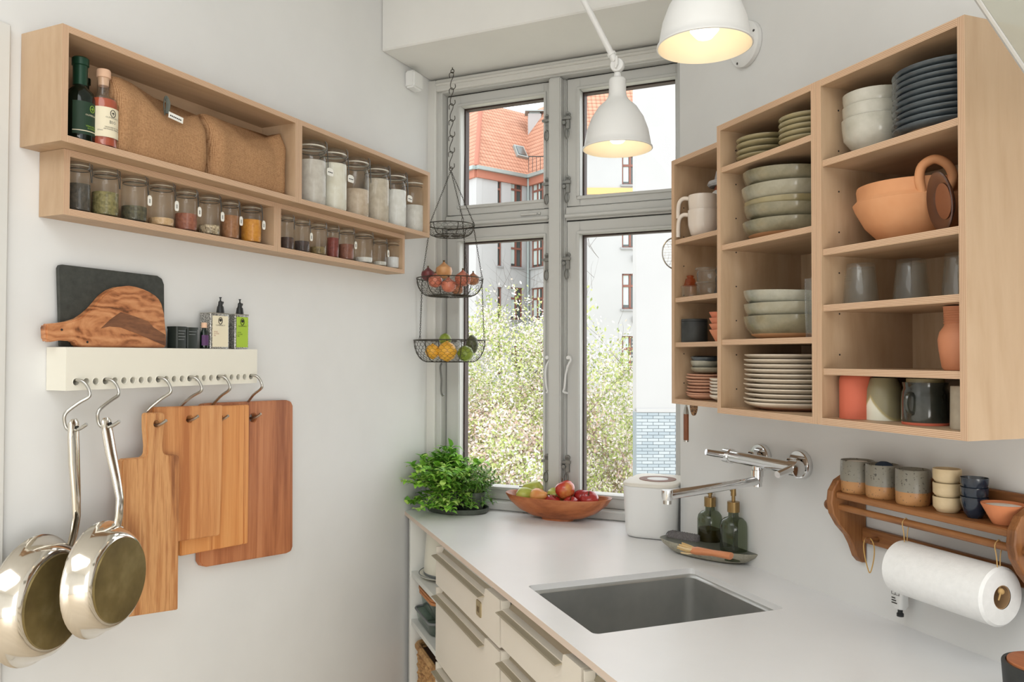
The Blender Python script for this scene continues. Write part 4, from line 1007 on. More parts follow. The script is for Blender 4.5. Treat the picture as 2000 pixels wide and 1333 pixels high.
def board(label, pts, hole, out, th_, mat, hr=0.009, rad=0.004):
    """outline in pixels on the plane of the front face"""
    y0 = RY0; pl = Lpoly(pts, out, y0); hc = Lpoly([hole], out, y0)[0]
    o_ = MB().prism(pl, -out, -(out-th_), 'y', [circle(hc[0], hc[1], hr, 16)]).build('chopping_board', mat, None, at('L', y0, 0, 0), RZ['L'], bevel=0.0018, seg=2)
    return tag(o_, label, 'cutting board', 'chopping boards hanging from the rail')
def arc_px(cx, cy, rx, ry, a0, a1, n=5): return [(cx+rx*math.cos(math.radians(a0+(a1-a0)*i/n)), cy+ry*math.sin(math.radians(a0+(a1-a0)*i/n))) for i in range(n+1)]
board('paddle-shaped acacia chopping board with a short handle, in front of the others', [(286, 810), (289, 807), (318, 806.5), (322, 810), (321.5, 830), (318, 870), (319, 884), (324, 889), (345, 889), (351, 892), (350, 1000), (348, 1191.5), (241.5, 1207.5), (238, 1000), (239, 903), (243, 897), (282, 894), (288, 888), (289, 872), (286, 835)], (307, 828), B_OUT[0], B_T, 'board_acacia', 0.0075)
board('square-cornered beech chopping board hanging behind the paddle-shaped one', [(299, 796), (435, 792), (434.5, 900), (430, 1044), (425, 1047), (300, 1066), (299, 900)], (370, 819), B_OUT[1], B_T, 'board_beech', 0.0075)
board('striped pine chopping board hanging between the beech and the reddish board', [(352, 797), (487, 791), (486.5, 900), (484.4, 1062), (353, 1087), (352, 900)], (430, 818), B_OUT[2], B_T, 'board_pine', 0.0075)
board('wide reddish chopping board with rounded corners, hanging against the wall', [(393, 797), (398, 790), (408, 788), (560, 782), (569, 785), (572.5, 793), (572, 1068), (569, 1077), (560, 1081.5), (404, 1108), (396, 1106), (391, 1098), (391, 900)], (494.5, 816.5), B_OUT[3], B_T, 'board_red', 0.011)

# frying pans hang with their bases to the room
speck('pan_base', [(0.3, (96, 82, 48)), (0.55, (126, 110, 68)), (0.75, (156, 142, 98))], 9, 0.45, 0.04, metal=0.6)
def pan(label, hook_i, base_px, base_h, rim_h, depth, attach_px, top_px, base_out, turn, top_out):
    """the pan is turned about the vertical by turn, so that its base looks towards the window"""
    Pb = Lp(base_px[0], base_px[1], base_out); n = Vector((math.cos(turn), math.sin(turn), 0))
    Pc = Pb - n*depth                                       # centre of the rim
    rb2 = 0.5*base_h/F_PX*(Pb-CAM).dot(CF); rr = 0.5*rim_h/F_PX*(Pc-CAM).dot(CF)
    t = thing('frying_pan', label, 'pan', Pc, RZ['L']+turn, 'steel frying pans hanging from the rail')
    def loc(P): d = P-Pc; u = Vector((-math.sin(turn), math.cos(turn), 0)); return Vector((d.dot(u), -d.dot(n), d.z))
    nn = 48
    MB().lathe([(rr+0.003, -0.001), (rr+0.004, 0.001), (rr, 0.004), (rr-0.004, depth*0.30), (rr-0.012, depth*0.72), (rb2+0.006, depth*0.93), (rb2+0.002, depth-0.002), (0, depth-0.002)], nn, axis='y').build('pan_wall', 'steel_polished', t)
    MB().lathe([(0, depth-0.012), (rb2-0.004, depth-0.012), (rr-0.014, depth*0.70), (rr-0.002, 0.002), (rr+0.003, -0.001)], nn, axis='y').build('pan_inside', 'steel_satin', t)
    MB().lathe([(rb2+0.002, depth-0.004), (rb2, depth+0.001), (rb2*0.9, depth+0.0015), (0, depth+0.0015)], nn, axis='y').build('pan_base', 'pan_base', t)
    ar = loc(on_plane(attach_px[0], attach_px[1], n, n.dot(Pc)+depth*0.2)); ra = math.atan2(ar.x, ar.z)
    x0, z0 = (rr-0.006)*math.sin(ra), (rr-0.006)*math.cos(ra)
    Pt = Lp(top_px[0], top_px[1], top_out); p1 = loc(Pt); p0 = Vector((x0, -depth*0.25, z0))
    ax = (p1-p0); L = ax.length; ax.normalize(); side = Vector((0, -1, 0)).cross(ax).normalized(); nrm = ax.cross(side).normalized()
    if nrm.y > 0: nrm = -nrm
    prof = [(0.0, 0.000, 0.0115, 0.005), (0.10, 0.006, 0.0105, 0.0055), (0.28, 0.011, 0.0090, 0.006), (0.48, 0.008, 0.0105, 0.0068), (0.72, 0.003, 0.0130, 0.0075), (0.93, 0, 0.0130, 0.0075), (1.04, 0, 0.0125, 0.006), (1.07, 0, 0.007, 0.003)]
    rings = []
    for q, o_, hw, ht in prof:
        c_ = p0+ax*(L*q)+nrm*o_
        rings.append([c_+side*(hw*math.cos(a))+nrm*(ht*math.sin(a)) for a in [2*math.pi*i/16 for i in range(16)]])
    hd = MB().loft(rings).build('handle', 'steel_polished', t, angle=60)
    bl = Vector((x0-0.010*math.sin(ra), -depth*0.22, z0-0.010*math.cos(ra)))
    MB().box(-0.017, 0.017, -0.0055, -0.001, -0.014, 0.014).build('handle_bracket', 'steel_satin', t, bl, rot=(math.radians(-8), ra, 0), bevel=0.003)
    for s in (-0.010, 0.010): MB().ball((s, -0.0056, -0.006), 0.0026, 8, 5).build('rivet', 'steel_satin', t, bl, rot=(math.radians(-8), ra, 0))
    q = p0+ax*L+nrm*0.0074
    MB().lathe([(0, 0), (0.0045, 0), (0.0045, 0.0008), (0, 0.0008)], 12, tuple(q), axis='y').build('hanging_hole', 'ink', hd)
    s_hook(hx[hook_i], 'satin steel S-hook carrying the %s pan' % label.split()[0], (Pt.y-RY0, Pt.z), top_out-0.008, top_out+0.008)
    return t
pan('larger steel frying pan, partly covered by the smaller one', 0, (113, 1174), 178, 240, 0.044, (150, 1046), (143.5, 836), 0.098, math.radians(17), 0.072)
pan('smaller steel frying pan overlapping the larger one', 3, (236.5, 1133), 160, 214, 0.043, (226, 1034), (208, 830), 0.150, math.radians(17), 0.092)

# ================================================================ HANGING BASKETS
BX, BPERP = -1.236, PW-2.2656
hook_p = at('W', BX+0.006, BPERP, SOFFIT_Z)
eye = MB().tube([(0.006*math.cos(t), 0, -0.012+0.006*math.sin(t)) for t in [2*math.pi*i/16 for i in range(16)]], 0.0014, 6, closed=True).tube([(0, 0, 0.0), (0, 0, -0.006)], 0.0015, 6)
o = eye.build('ceiling_eye', 'dark_wire', None, hook_p, RZ['W']); tag(o, 'dark screw eye in the beam above the hanging baskets', 'hook')
zc = SOFFIT_Z-0.016; nh = 6; hl = (SOFFIT_Z-0.016-2.016)/nh
for k in range(nh):
    s = 1 if k % 2 == 0 else 1; h = hl+0.004; r = 0.0085
    pts = [(-0.010, 0, -0.016), (-0.011, 0, -0.004), (-0.003, 0, 0.0015), (0.004, 0, -0.003), (0.003, 0, -0.014), (-0.004, 0, -h*0.5), (-0.007, 0, -h+0.014), (-0.003, 0, -h+0.001), (0.005, 0, -h), (0.011, 0, -h+0.006), (0.010, 0, -h+0.016)]
    o = MB().tube(smooth_path([(x, 0.001*k, z) for x, _, z in pts], 3), 0.0013, 6).build('chain_hook', 'dark_wire', None, at('W', BX+0.006-0.001*k, BPERP, zc-k*hl), RZ['W'])
    tag(o, ('dark wire S-hook hanging in the screw eye of the beam' if k == 0 else 'dark wire S-hook holding the top ring of the hanging baskets' if k == nh-1 else 'dark wire S-hook in the middle of the hook chain above the baskets'), 'hook', 'wire S-hooks above the baskets')
bask = thing('hanging_basket', 'three-tier dark wire basket hanging on chains before the window', 'basket', at('W', BX, BPERP, 0), RZ['W'])
ring_top = (0.008-0.006, 0, 2.010)
MB().tube([(ring_top[0]+0.006*math.cos(t), 0, ring_top[2]+0.006*math.sin(t)) for t in [2*math.pi*i/14 for i in range(14)]], 0.0013, 6, closed=True).build('top_ring', 'dark_wire', bask)
tiers = [(0.079, 1.826, 0.036), (0.108, 1.651, 0.056), (0.116, 1.451, 0.070)]
def bowl_pt(R, z, d, th, t):            # t 0 rim .. 1 centre of the base
    if t < 0.72: a = t/0.72*math.pi/2*0.92; r = R*(0.62+0.38*math.cos(a)) if True else 0; zz = z-d*math.sin(a)/math.sin(math.pi/2*0.92)
    else: a = 0.92*math.pi/2; r = R*(0.62+0.38*math.cos(a))*(1-(t-0.72)/0.28); zz = z-d
    return Vector((r*math.cos(th), r*math.sin(th), zz))
for R, z, d in tiers:
    MB().tube([(R*math.cos(t), R*math.sin(t), z) for t in [2*math.pi*i/48 for i in range(48)]], 0.0018, 6, closed=True).build('rim', 'dark_wire', bask)
    for k in range(6):
        th = 2*math.pi*k/6+0.3
        MB().tube([bowl_pt(R, z, d, th, i/12) for i in range(12)], 0.0013, 5).build('rib', 'dark_wire', bask)
    q = bowl_pt(R, z, d, 0, 0.72)
    MB().tube([(q.x*math.cos(t), q.x*math.sin(t), q.z) for t in [2*math.pi*i/32 for i in range(32)]], 0.0014, 5, closed=True).build('base_ring', 'dark_wire', bask)
    hx_ = MB(); nc = int(2*math.pi*R/0.020); nrw = max(4, int((d*1.25+R*0.5)/0.0105))
    def node(i, j): return bowl_pt(R, z, d, 2*math.pi*(i+0.5*(j % 2))/nc, min(j/nrw, 0.97))
    for j in range(nrw):
        for i in range(nc):
            a = node(i, j); b1 = bowl_pt(R, z, d, 2*math.pi*(i+0.5*(j % 2))/nc, min((j+0.45)/nrw, 0.97))
            hx_.tube([a, b1], 0.0005, 3)
            for sgn in (-0.5, 0.5):
                c_ = bowl_pt(R, z, d, 2*math.pi*(i+0.5*(j % 2)+sgn)/nc, min((j+1)/nrw, 0.97)); hx_.tube([b1, c_], 0.0005, 3)
    hx_.build('hexagonal_mesh', 'dark_wire', bask, smooth=False)
def chain(p, q):
    p, q = Vector(p), Vector(q); n = max(6, int((q-p).length/0.0062)); m_ = MB(); ax = (q-p).normalized(); u = ax.orthogonal().normalized(); w = ax.cross(u)
    for i in range(n):
        c = p+(q-p)*((i+0.5)/n); s = u if i % 2 else w
        m_.tube([c+ax*(0.0042*math.cos(t))+s*(0.0021*math.sin(t)) for t in [2*math.pi*k/8 for k in range(8)]], 0.0007, 4, closed=True)
    return m_.build('chain', 'dark_wire', bask)
prevs = [Vector(ring_top)-Vector((0, 0, 0.006))]*3
for R, z, d in tiers:
    for k, th in enumerate((math.pi*0.98, -0.55, 0.75)):
        e = Vector((R*math.cos(th), R*math.sin(th), z+0.012)); chain(prevs[k], e)
        MB().tube([e+Vector((0.003*math.sin(t), 0, -0.006+0.008*math.cos(t))) for t in [2*math.pi*i/10 for i in range(10)]], 0.001, 5, closed=True).build('loop', 'dark_wire', bask)
    prevs = [Vector((R*math.cos(th), R*math.sin(th), z)) for th in (math.pi*0.98, -0.55, 0.75)]
def fruit_mat(name, c1, c2, sc=30, rough=0.45, coat=0.2, bump=0.1): return speck(name, [(0.35, c1), (0.65, c2)], sc, rough, bump, coat=coat, bd=0.001)
fruit_mat('onion_red', (168, 82, 62), (206, 124, 96), 26); fruit_mat('onion_dark', (86, 34, 40), (120, 52, 54), 26); fruit_mat('onion_tan', (196, 132, 80), (222, 168, 112), 26)
fruit_mat('onion_brown', (150, 92, 60), (190, 130, 92), 26); fruit_mat('lemon', (228, 164, 40), (240, 184, 62), 60); fruit_mat('lime', (110, 132, 34), (140, 156, 54), 50); fruit_mat('avocado', (62, 66, 40), (88, 92, 58), 90)
plain('stem', (92, 72, 44), 0.8)
def fruit(name, label, cat, px, py, rpx, mat, dep, tier, squash=0.92, kind='onion', group=None, tilt=0.0):
    """dep: metres nearer (+) than the basket axis; the fruit is kept inside the wire bowl"""
    C0 = at('W', BX, BPERP, 0); d0 = (C0-CAM).dot(CF)-dep; P = CAM+ray(px, py)*d0
    r = rpx/F_PX*d0; R, z, d = tiers[tier]
    v = Vector((P.x-C0.x, P.y-C0.y)); mx = R-r*0.9-0.004
    if P.z > z: mx += 0.006
    if v.length > mx: v = v.normalized()*mx
    P = Vector((C0.x+v.x, C0.y+v.y, max(P.z, z-d+r*squash+0.002)))
    t = thing(name, label, cat, P, tilt, group)
    if kind == 'onion':
        MB().lathe([(0, -r*squash), (r*0.5, -r*squash*0.9), (r*0.88, -r*0.5), (r, 0), (r*0.9, r*0.42), (r*0.55, r*0.72*squash), (r*0.22, r*0.92), (r*0.10, r*1.08), (0, r*1.1)], 20).build('bulb', mat, t)
        MB().lathe([(0, r*1.06), (r*0.10, r*1.06), (r*0.14, r*1.28), (0, r*1.22)], 8).build('dry_neck', 'stem', t)
    else:
        tip = 1.12 if kind == 'lemon' else 1.0
        MB().lathe([(0, -r*squash*tip), (r*0.2, -r*squash), (r*0.7, -r*squash*0.7), (r, 0), (r*0.7, r*squash*0.7), (r*0.2, r*squash), (0, r*squash*tip)], 20).build('fruit', mat, t, angle=80)
        MB().lathe([(0, r*squash*0.96), (r*0.09, r*squash*0.97), (r*0.06, r*squash*tip+r*0.06), (0, r*squash*tip+r*0.06)], 8).build('stem_end', 'stem', t)
    return t
G1, G2 = 'onions in the middle hanging basket', 'citrus in the lowest hanging basket'
fruit('onion', 'dark purple onion at the wall side of the middle basket', 'onion', 836, 537, 13.5, 'onion_dark', -0.01, 1, group=G1)
fruit('onion', 'orange-tan onion with torn skin on top of the middle basket', 'onion', 867, 530, 16.5, 'onion_tan', -0.045, 1, group=G1)
fruit('onion', 'reddish onion in front under the dark purple one', 'onion', 849, 549, 14, 'onion_red', 0.045, 1, group=G1)
fruit('onion', 'reddish onion lying lowest at the front of the middle basket', 'onion', 876, 557, 15, 'onion_red', 0.065, 1, group=G1)
fruit('onion', 'reddish onion standing high at the window side of the middle basket', 'onion', 904, 545, 16, 'onion_red', 0.03, 1, group=G1)
fruit('onion', 'brownish onion against the outer rim of the middle basket', 'onion', 924, 546, 12.5, 'onion_brown', -0.02, 1, group=G1)
fruit('onion', 'brown onion at the bottom of the middle basket', 'onion', 893, 566, 12, 'onion_brown', -0.005, 1, group=G1)
fruit('lemon', 'small yellow lemon at the wall side of the lowest basket', 'lemon', 845, 687, 15, 'lemon', 0.035, 2, 0.95, 'lemon', G2)
fruit('lemon', 'large yellow lemon in the middle of the lowest basket', 'lemon', 873, 687, 20, 'lemon', 0.045, 2, 0.95, 'lemon', G2)
fruit('lime', 'yellow-green lime on top of the lemons', 'lime', 869.5, 664, 13, 'lime', 0.0, 2, 0.95, 'lime', G2)
fruit('lime', 'bright green lime in front beside the large lemon', 'lime', 909, 691, 17, 'lime', 0.035, 2, 0.9, 'lime', G2)
fruit('avocado', 'dark green avocado standing at the rim of the lowest basket', 'avocado', 922, 674, 13, 'avocado', -0.04, 2, 1.45, 'avocado', G2)

# ================================================================ POTTED HERBS ON A TRAY
speck('pot_grey', [(0.3, (66, 72, 64)), (0.7, (92, 98, 88))], 40, 0.5, 0.1); plain('soil', (52, 42, 32), 0.95)
leafmat('basil', (132, 196, 54), (166, 218, 84), 0.3); leafmat('mint_dark', (96, 156, 50), (130, 188, 74), 0.3); leafmat('mint_light', (184, 226, 96), (206, 236, 128), 0.3); leafmat('thyme', (96, 136, 62), (136, 170, 92), 0.3)
plain('herb_stem', (150, 180, 90), 0.6)
tray_c = Zp(878, 985); TC = Vector((-1.245, 2.252, ZC))
tr = thing('plant_tray', 'oval grey zinc tray under the potted herbs', 'tray', TC, RZ['W'])
MB().lathe([(0, 0), (0.098, 0), (0.103, 0.003), (0.106, 0.017), (0.103, 0.017), (0.099, 0.005), (0, 0.004)], 40, sx=1.0, sy=0.70).build('tray_dish', 'pot_grey', tr)
def leaf_quad(mb, p, d, up_, L, W_, curl=0.25):
    """pointed, folded leaf from p along d"""
    d = d.normalized(); s = d.cross(up_); s = s.normalized() if s.length > 1e-6 else d.orthogonal().normalized(); n = s.cross(d)
    a = p; m1 = p+d*(L*0.35)+n*(L*0.06); m2 = p+d*(L*0.72)-n*(L*0.02); e = p+d*L-n*(L*curl)
    mb.add([a, m1-s*W_*0.46+n*W_*0.12, m1, m1+s*W_*0.46+n*W_*0.12, m2-s*W_*0.36+n*W_*0.06, m2, m2+s*W_*0.36+n*W_*0.06, e], [(0, 2, 1), (0, 3, 2), (1, 2, 5, 4), (2, 3, 6, 5), (4, 5, 7), (5, 6, 7)])
def herb(label, ox, oy, pr, ph, stems, mats, seed, spread, hmin, hmax, L, W_, fine=False, droop=0.2, leaves=7, dirbias=Vector((0, 0, 0))):
    t = thing('potted_herb', label, 'plant', TC+Vector((ox, oy, 0.0048)), 0, 'potted herbs on the zinc tray'); rn = random.Random(seed)
    MB().lathe([(0, 0), (pr*0.78, 0), (pr*0.82, 0.003), (pr, ph), (pr*1.03, ph), (pr*1.03, ph+0.003), (pr*0.95, ph+0.003), (pr*0.92, ph-0.006), (0, ph-0.006)], 28).build('pot', 'pot_grey', t)
    MB().lathe([(0, ph-0.005), (pr*0.91, ph-0.005), (0, ph-0.002)], 20).build('soil', 'soil', t)
    st = MB(); lv = [MB() for _ in mats]; big = []
    for k in range(stems):
        a = rn.uniform(0, 6.283); rr = rn.random()**0.5*spread; h = rn.uniform(hmin, hmax)*(1-0.25*rr/spread)
        b0 = Vector((math.cos(a), math.sin(a), 0))*pr*0.6*rn.random()**0.5; b0.z = ph-0.004
        e = Vector((math.cos(a)*rr, math.sin(a)*rr, ph+h)) + dirbias*rn.random()
        if rn.random() < droop: e.z = max(ph*0.25+h*0.05, 0.018)
        e.x = max(e.x, XL+0.012-(TC.x+ox)); e.y = min(e.y, 2.315-(TC.y+oy))
        m1 = b0.lerp(e, 0.5)+Vector((0, 0, abs(h)*0.35 if e.z < ph+0.03 else h*0.15))
        path = smooth_path([b0, m1, e], 5); st.tube(path, 0.0011 if not fine else 0.0007, 4)
        for i in range(3, len(path)):
            for j in range(2 if not fine else 3):
                az = i*1.57+j*(math.pi if not fine else 2.1)+rn.uniform(-.5, .5); dv = Vector((math.cos(az), math.sin(az), rn.uniform(0.0, 0.7)))
                s = rn.uniform(0.6, 1.1)*(0.7+0.5*i/len(path))
                P = path[i]
                # keep the leaves off wall and window
                if TC.x+ox+P.x+dv.x*L < XL+0.004: dv.x = abs(dv.x)*0.3
                if TC.y+oy+P.y+dv.y*L > 2.322: dv.y = -abs(dv.y)*0.3
                leaf_quad(rn.choice(lv), P, dv, Vector((0, 0, 1)), L*s, W_*s, rn.uniform(0.1, 0.45))
        leaf_quad(rn.choice(lv), path[-1], Vector((rn.uniform(-1, 1), rn.uniform(-1, 1), 0.8)), Vector((0, 0, 1)), L, W_)
    st.build('stems', 'herb_stem', t)
    for mt, mb in zip(mats, lv): o_ = mb.build('foliage', mt, t, angle=70); o_['kind'] = 'stuff'
    return t
herb('bushy light-green oregano in a grey pot trailing over the tray', -0.028, -0.010, 0.040, 0.058, 86, ['basil', 'mint_light', 'mint_dark'], 4, 0.128, 0.02, 0.125, 0.028, 0.022, droop=0.30, dirbias=Vector((-0.015, -0.035, 0)))
herb('tall dark-leaved mint in a grey pot at the wall side of the tray', -0.058, 0.030, 0.030, 0.055, 16, ['mint_dark', 'basil'], 9, 0.055, 0.09, 0.165, 0.036, 0.022, droop=0.0)
herb('fine grey-green thyme in a grey pot at the bowl side of the tray', 0.052, 0.016, 0.034, 0.056, 46, ['thyme', 'mint_dark'], 15, 0.085, 0.02, 0.12, 0.024, 0.006, True, droop=0.22, dirbias=Vector((0.03, -0.01, 0)))

# ================================================================ FRUIT BOWL
wood('bowl_wood', [(0.3, (134, 72, 38)), (0.5, (176, 102, 58)), (0.7, (194, 122, 74))], 'x', 14, 0.25, 0.4, 0.04, 1.6)
bc = at('W', -0.868, 0.115, ZC)
BW, BD, BH = 0.170, 0.066, 0.068
fb = thing('fruit_bowl', 'long oval reddish wooden bowl holding pears and apples', 'bowl', bc, RZ['W'])
def ell(a, b_, z, n=48, e=0.75): return [(a*math.copysign(abs(math.cos(t))**e, math.cos(t)), b_*math.copysign(abs(math.sin(t))**e, math.sin(t)), z+0.10*(abs(math.cos(t))**2.0)*z*0.9) for t in [2*math.pi*i/n for i in range(n)]]
rg = [ell(0.050, 0.028, 0.0), ell(0.050, 0.028, 0.006), ell(0.085, 0.036, 0.010), ell(0.125, 0.050, 0.026), ell(0.155, 0.060, 0.048), ell(BW, BD, BH), ell(BW-0.002, BD-0.001, BH+0.002), ell(BW-0.008, BD-0.007, BH), ell(0.148, 0.053, 0.050), ell(0.118, 0.043, 0.030), ell(0.075, 0.03, 0.016), ell(0.02, 0.01, 0.014)]
MB().loft(rg).build('bowl_body', 'bowl_wood', fb, angle=60)
fruit_mat('pear_green', (166, 172, 66), (194, 196, 96), 14, 0.4); fruit_mat('pear_blush', (214, 128, 70), (232, 190, 110), 9, 0.4); fruit_mat('apple_red', (150, 26, 30), (186, 52, 44), 10, 0.25, 0.4); speck('apple_two', [(0.42, (170, 28, 30)), (0.56, (196, 66, 44)), (0.66, (222, 160, 84))], 7, 0.25, 0.02, coat=0.4)
def bowl_fruit(name, label, cat, x, y, z, r, mat, shape, rot=(0, 0, 0)):
    P = at('W', -0.868+x, 0.115-y, ZC+z); t = thing(name, label, cat, P, 0, 'fruit in the wooden bowl'); t.rotation_euler = rot
    if shape == 'apple': prof = [(0, -r*0.72), (r*0.3, -r*0.86), (r*0.72, -r*0.66), (r*0.97, -r*0.12), (r, r*0.15), (r*0.86, r*0.58), (r*0.55, r*0.82), (r*0.25, r*0.80), (0, r*0.62)]; st_ = [(0, 0, r*0.6), (r*0.05, 0, r*0.9), (r*0.16, 0, r*1.15)]
    else: prof = [(0, -r*0.95), (r*0.5, -r*0.9), (r*0.92, -r*0.4), (r, 0.0), (r*0.86, r*0.5), (r*0.55, r*1.0), (r*0.40, r*1.35), (r*0.2, r*1.55), (0, r*1.58)]; st_ = [(0, 0, r*1.5), (r*0.05, 0, r*1.75), (r*0.15, 0, r*1.95)]
    MB().lathe(prof, 24).build('flesh', mat, t, angle=80); MB().tube(st_, [0.0018, 0.0014, 0.0018], 6).build('stalk', 'stem', t)
bowl_fruit('pear', 'green pear lying at the herb end of the wooden bowl, in front', 'pear', -0.105, -0.016, 0.068, 0.026, 'pear_green', 'pear', (1.3, 0.2, 1.9))
bowl_fruit('pear', 'green pear lying at the back of the wooden bowl', 'pear', -0.086, 0.028, 0.082, 0.026, 'pear_green', 'pear', (1.4, 0, -1.2))
bowl_fruit('pear', 'blushed yellow-orange pear lying between green pear and apples', 'pear', -0.058, -0.022, 0.070, 0.025, 'pear_blush', 'pear', (1.35, 0.1, 1.2))
bowl_fruit('apple', 'pale green apple half hidden at the back of the bowl', 'apple', -0.020, 0.030, 0.066, 0.026, 'pear_green', 'apple', (0.2, 0.1, 0))
bowl_fruit('apple', 'dark red apple low beside the blushed pear', 'apple', -0.008, -0.024, 0.052, 0.027, 'apple_red', 'apple', (0.3, 0.2, 1))
bowl_fruit('apple', 'large red apple with a yellow cheek on top of the pile', 'apple', 0.024, 0.000, 0.092, 0.031, 'apple_two', 'apple', (-0.25, -0.35, 0.6))
bowl_fruit('apple', 'dark red apple low under the large topmost apple', 'apple', 0.052, -0.024, 0.052, 0.026, 'apple_red', 'apple', (0.4, 0, 0))
bowl_fruit('apple', 'red apple at the back near the bin end of the bowl', 'apple', 0.070, 0.026, 0.066, 0.028, 'apple_red', 'apple', (0.1, 0.3, 2))
bowl_fruit('apple', 'red apple with a dark stalk, last towards the bin end', 'apple', 0.106, -0.010, 0.068, 0.028, 'apple_red', 'apple', (0.5, -0.2, 0.3))

# ================================================================ COMPOST BIN
bx0, bx1, by0, by1 = -0.662, -0.512, 2.116, 2.325; bh = 0.150
cb = thing('compost_bin', 'white rounded compost bin with a brown ring on its lid', 'bin', ((bx0+bx1)/2, (by0+by1)/2, ZC), 0)
wx, wy = (bx1-bx0)/2, (by1-by0)/2
MB().loft([[(x, y, z) for x, y in rrect(-wx*k, wx*k, -wy*k, wy*k, 0.045*k, 8)] for k, z in ((0.80, 0.0005), (0.88, 0.003), (0.925, 0.012), (0.94, 0.03), (1.0, bh-0.012), (1.0, bh-0.008))]).build('body', 'white_plastic', cb, angle=50)
MB().loft([[(x, y, z) for x, y in rrect(-wx*k, wx*k, -wy*k, wy*k, 0.045*k, 8)] for k, z in ((1.0, bh-0.0075), (1.008, bh-0.004), (1.0, bh), (0.97, bh+0.002))]).build('lid', speck('lid_cream', [(0.3, (226, 220, 208)), (0.7, (232, 228, 218))], 8, 0.45), cb, angle=50)
rc_ = (0.006, 0.0, bh+0.002)
MB().lathe([(0.030, 0.0), (0.052, 0.0), (0.052, 0.0014), (0.030, 0.0014)], 40, rc_).build('lid_ring', plain('ring_brown', (120, 72, 44), 0.5), cb)
MB().lathe([(0, 0.0), (0.0295, 0.0), (0.0295, 0.0012), (0, 0.0012)], 32, rc_).build('lid_button', 'white_plastic', cb)

# ================================================================ RIGHT WALL: PLYWOOD CABINETS
CZ0, CZ1 = 1.282, 1.8865
CD, CDS = 0.218, 0.152
def cabinet(label, a0, a1, depth, shelves, zt=CZ1, zb=CZ0):
    """a0 > a1: from the window end towards the viewer.  local x runs towards the viewer, y into the wall"""
    c = thing('plywood_cabinet', label, 'cabinet', at('R', a0, 0, zb), RZ['R'], 'open plywood cabinets on the right wall')
    w, h = a0-a1, zt-zb
    MB().box(0, T, -depth, -0.001, 0, h, 0, 1).build('side_panel', ['birch', 'ply_edge_x'], c, smooth=False)
    MB().box(w-T, w, -depth, -0.001, 0, h, 0, 1).build('side_panel', ['birch', 'ply_edge_x'], c, smooth=False)
    MB().box(T, w-T, -depth, -0.001, h-T, h, 0, 1).build('top_panel', ['birch_x', 'ply_edge_z'], c, smooth=False)
    MB().box(T, w-T, -depth, -0.001, 0, T, 0, 1).build('bottom_panel', ['birch_x', 'ply_edge_z'], c, smooth=False)
    MB().box(T, w-T, -0.009, -0.001, T, h-T).build('back_panel', 'birch', c, smooth=False)
    for z in shelves: MB().box(T+0.0005, w-T-0.0005, -depth+0.003, -0.009, z-zb-0.011, z-zb, 0, 1).build('shelf', ['birch_x', 'ply_edge_z'], c, smooth=False)
    ph = MB()
    for k in range(8):
        z = 0.05+k*0.072
        if z < h-0.05: ph.lathe([(0, 0), (0.0016, 0), (0.0016, 0.0004), (0, 0.0004)], 8, (T, -depth*0.82, z), axis='x')
    ph.build('peg_holes', 'ink', c)
    return c
aM0, aM1, aB0, aB1, aS0 = 1.4045, 1.1118, 1.1113, 0.8155, 1.686
cabinet('narrow shallow plywood cabinet nearest the window', aS0, aM0+0.0005, CDS, [1.686, 1.5435, 1.4345], 1.8835, CZ0+0.003)
cabinet('middle plywood cabinet holding grey-green bowls and plates', aM0, aM1, CD, [1.797, 1.6335, 1.4355])
cabinet('wide near plywood cabinet with the terracotta pot and glasses', aB0, aB1, CD, [1.744, 1.588, 1.4905, 1.380])
ZBT = CZ0+T
# ---------------------------------------------------------------- stoneware
def glaze(name, c1, c2, c3, sc=7, rough=0.22, rimc=None): return speck(name, [(0.3, c1), (0.5, c2), (0.7, c3)], sc, rough, 0, detail=5, coat=0.35)
glaze('glaze_sage', (98, 92, 70), (128, 121, 97), (154, 146, 120), 16); glaze('glaze_sage_light', (122, 118, 98), (152, 146, 124), (172, 166, 146), 16); glaze('glaze_grey', (118, 120, 106), (156, 154, 138), (182, 178, 162), 14)
glaze('glaze_pale', (158, 154, 140), (182, 178, 164), (200, 196, 184), 12)
glaze('glaze_moss', (116, 106, 72), (140, 128, 92), (160, 148, 112)); glaze('glaze_ink', (36, 42, 48), (56, 64, 70), (84, 92, 96)); plain('clay_raw', (206, 158, 116), 0.75); plain('clay_pale', (218, 184, 152), 0.7)
glaze('glaze_ivory', (206, 190, 168), (222, 208, 188), (232, 220, 204), 12, 0.3); plain('clay_pink', (208, 158, 130), 0.65); plain('terracotta', (206, 128, 84), 0.75)
def bowl_obj(name, label, cat, group, a, out, z, r, h, mat, base=0.55, footmat=None, wall=0.005, lip=1.0, tilt=0.0, tdir=0.0, fr_='R'):
    t = thing(name, label, cat, at(fr_, a, out, z+0.0004), RZ[fr_], group); t.rotation_euler = (tilt*math.cos(tdir), tilt*math.sin(tdir), RZ[fr_])
    prof = [(0, 0.003), (r*base*0.86, 0.003), (r*base*0.9, 0), (r*base, 0.001), (r*(base+0.16), h*0.16), (r*0.93, h*0.45), (r*0.985, h*0.75), (r, h*0.985), (r-0.002, h), (r-wall, h*0.985), (r*0.93-wall, h*0.5), (r*base, h*0.20), (0, h*0.16)]
    MB().lathe(prof, 36).build('bowl', mat, t, angle=60)
    if footmat: MB().lathe([(r*base*0.9, -0.0002), (r*base+0.0004, 0.001), (r*(base+0.16)+0.0005, h*0.16), (r*0.86+0.0006, h*0.30), (r*0.86, h*0.305)], 36).build('bare_clay_foot', footmat, t, angle=60)
    return t
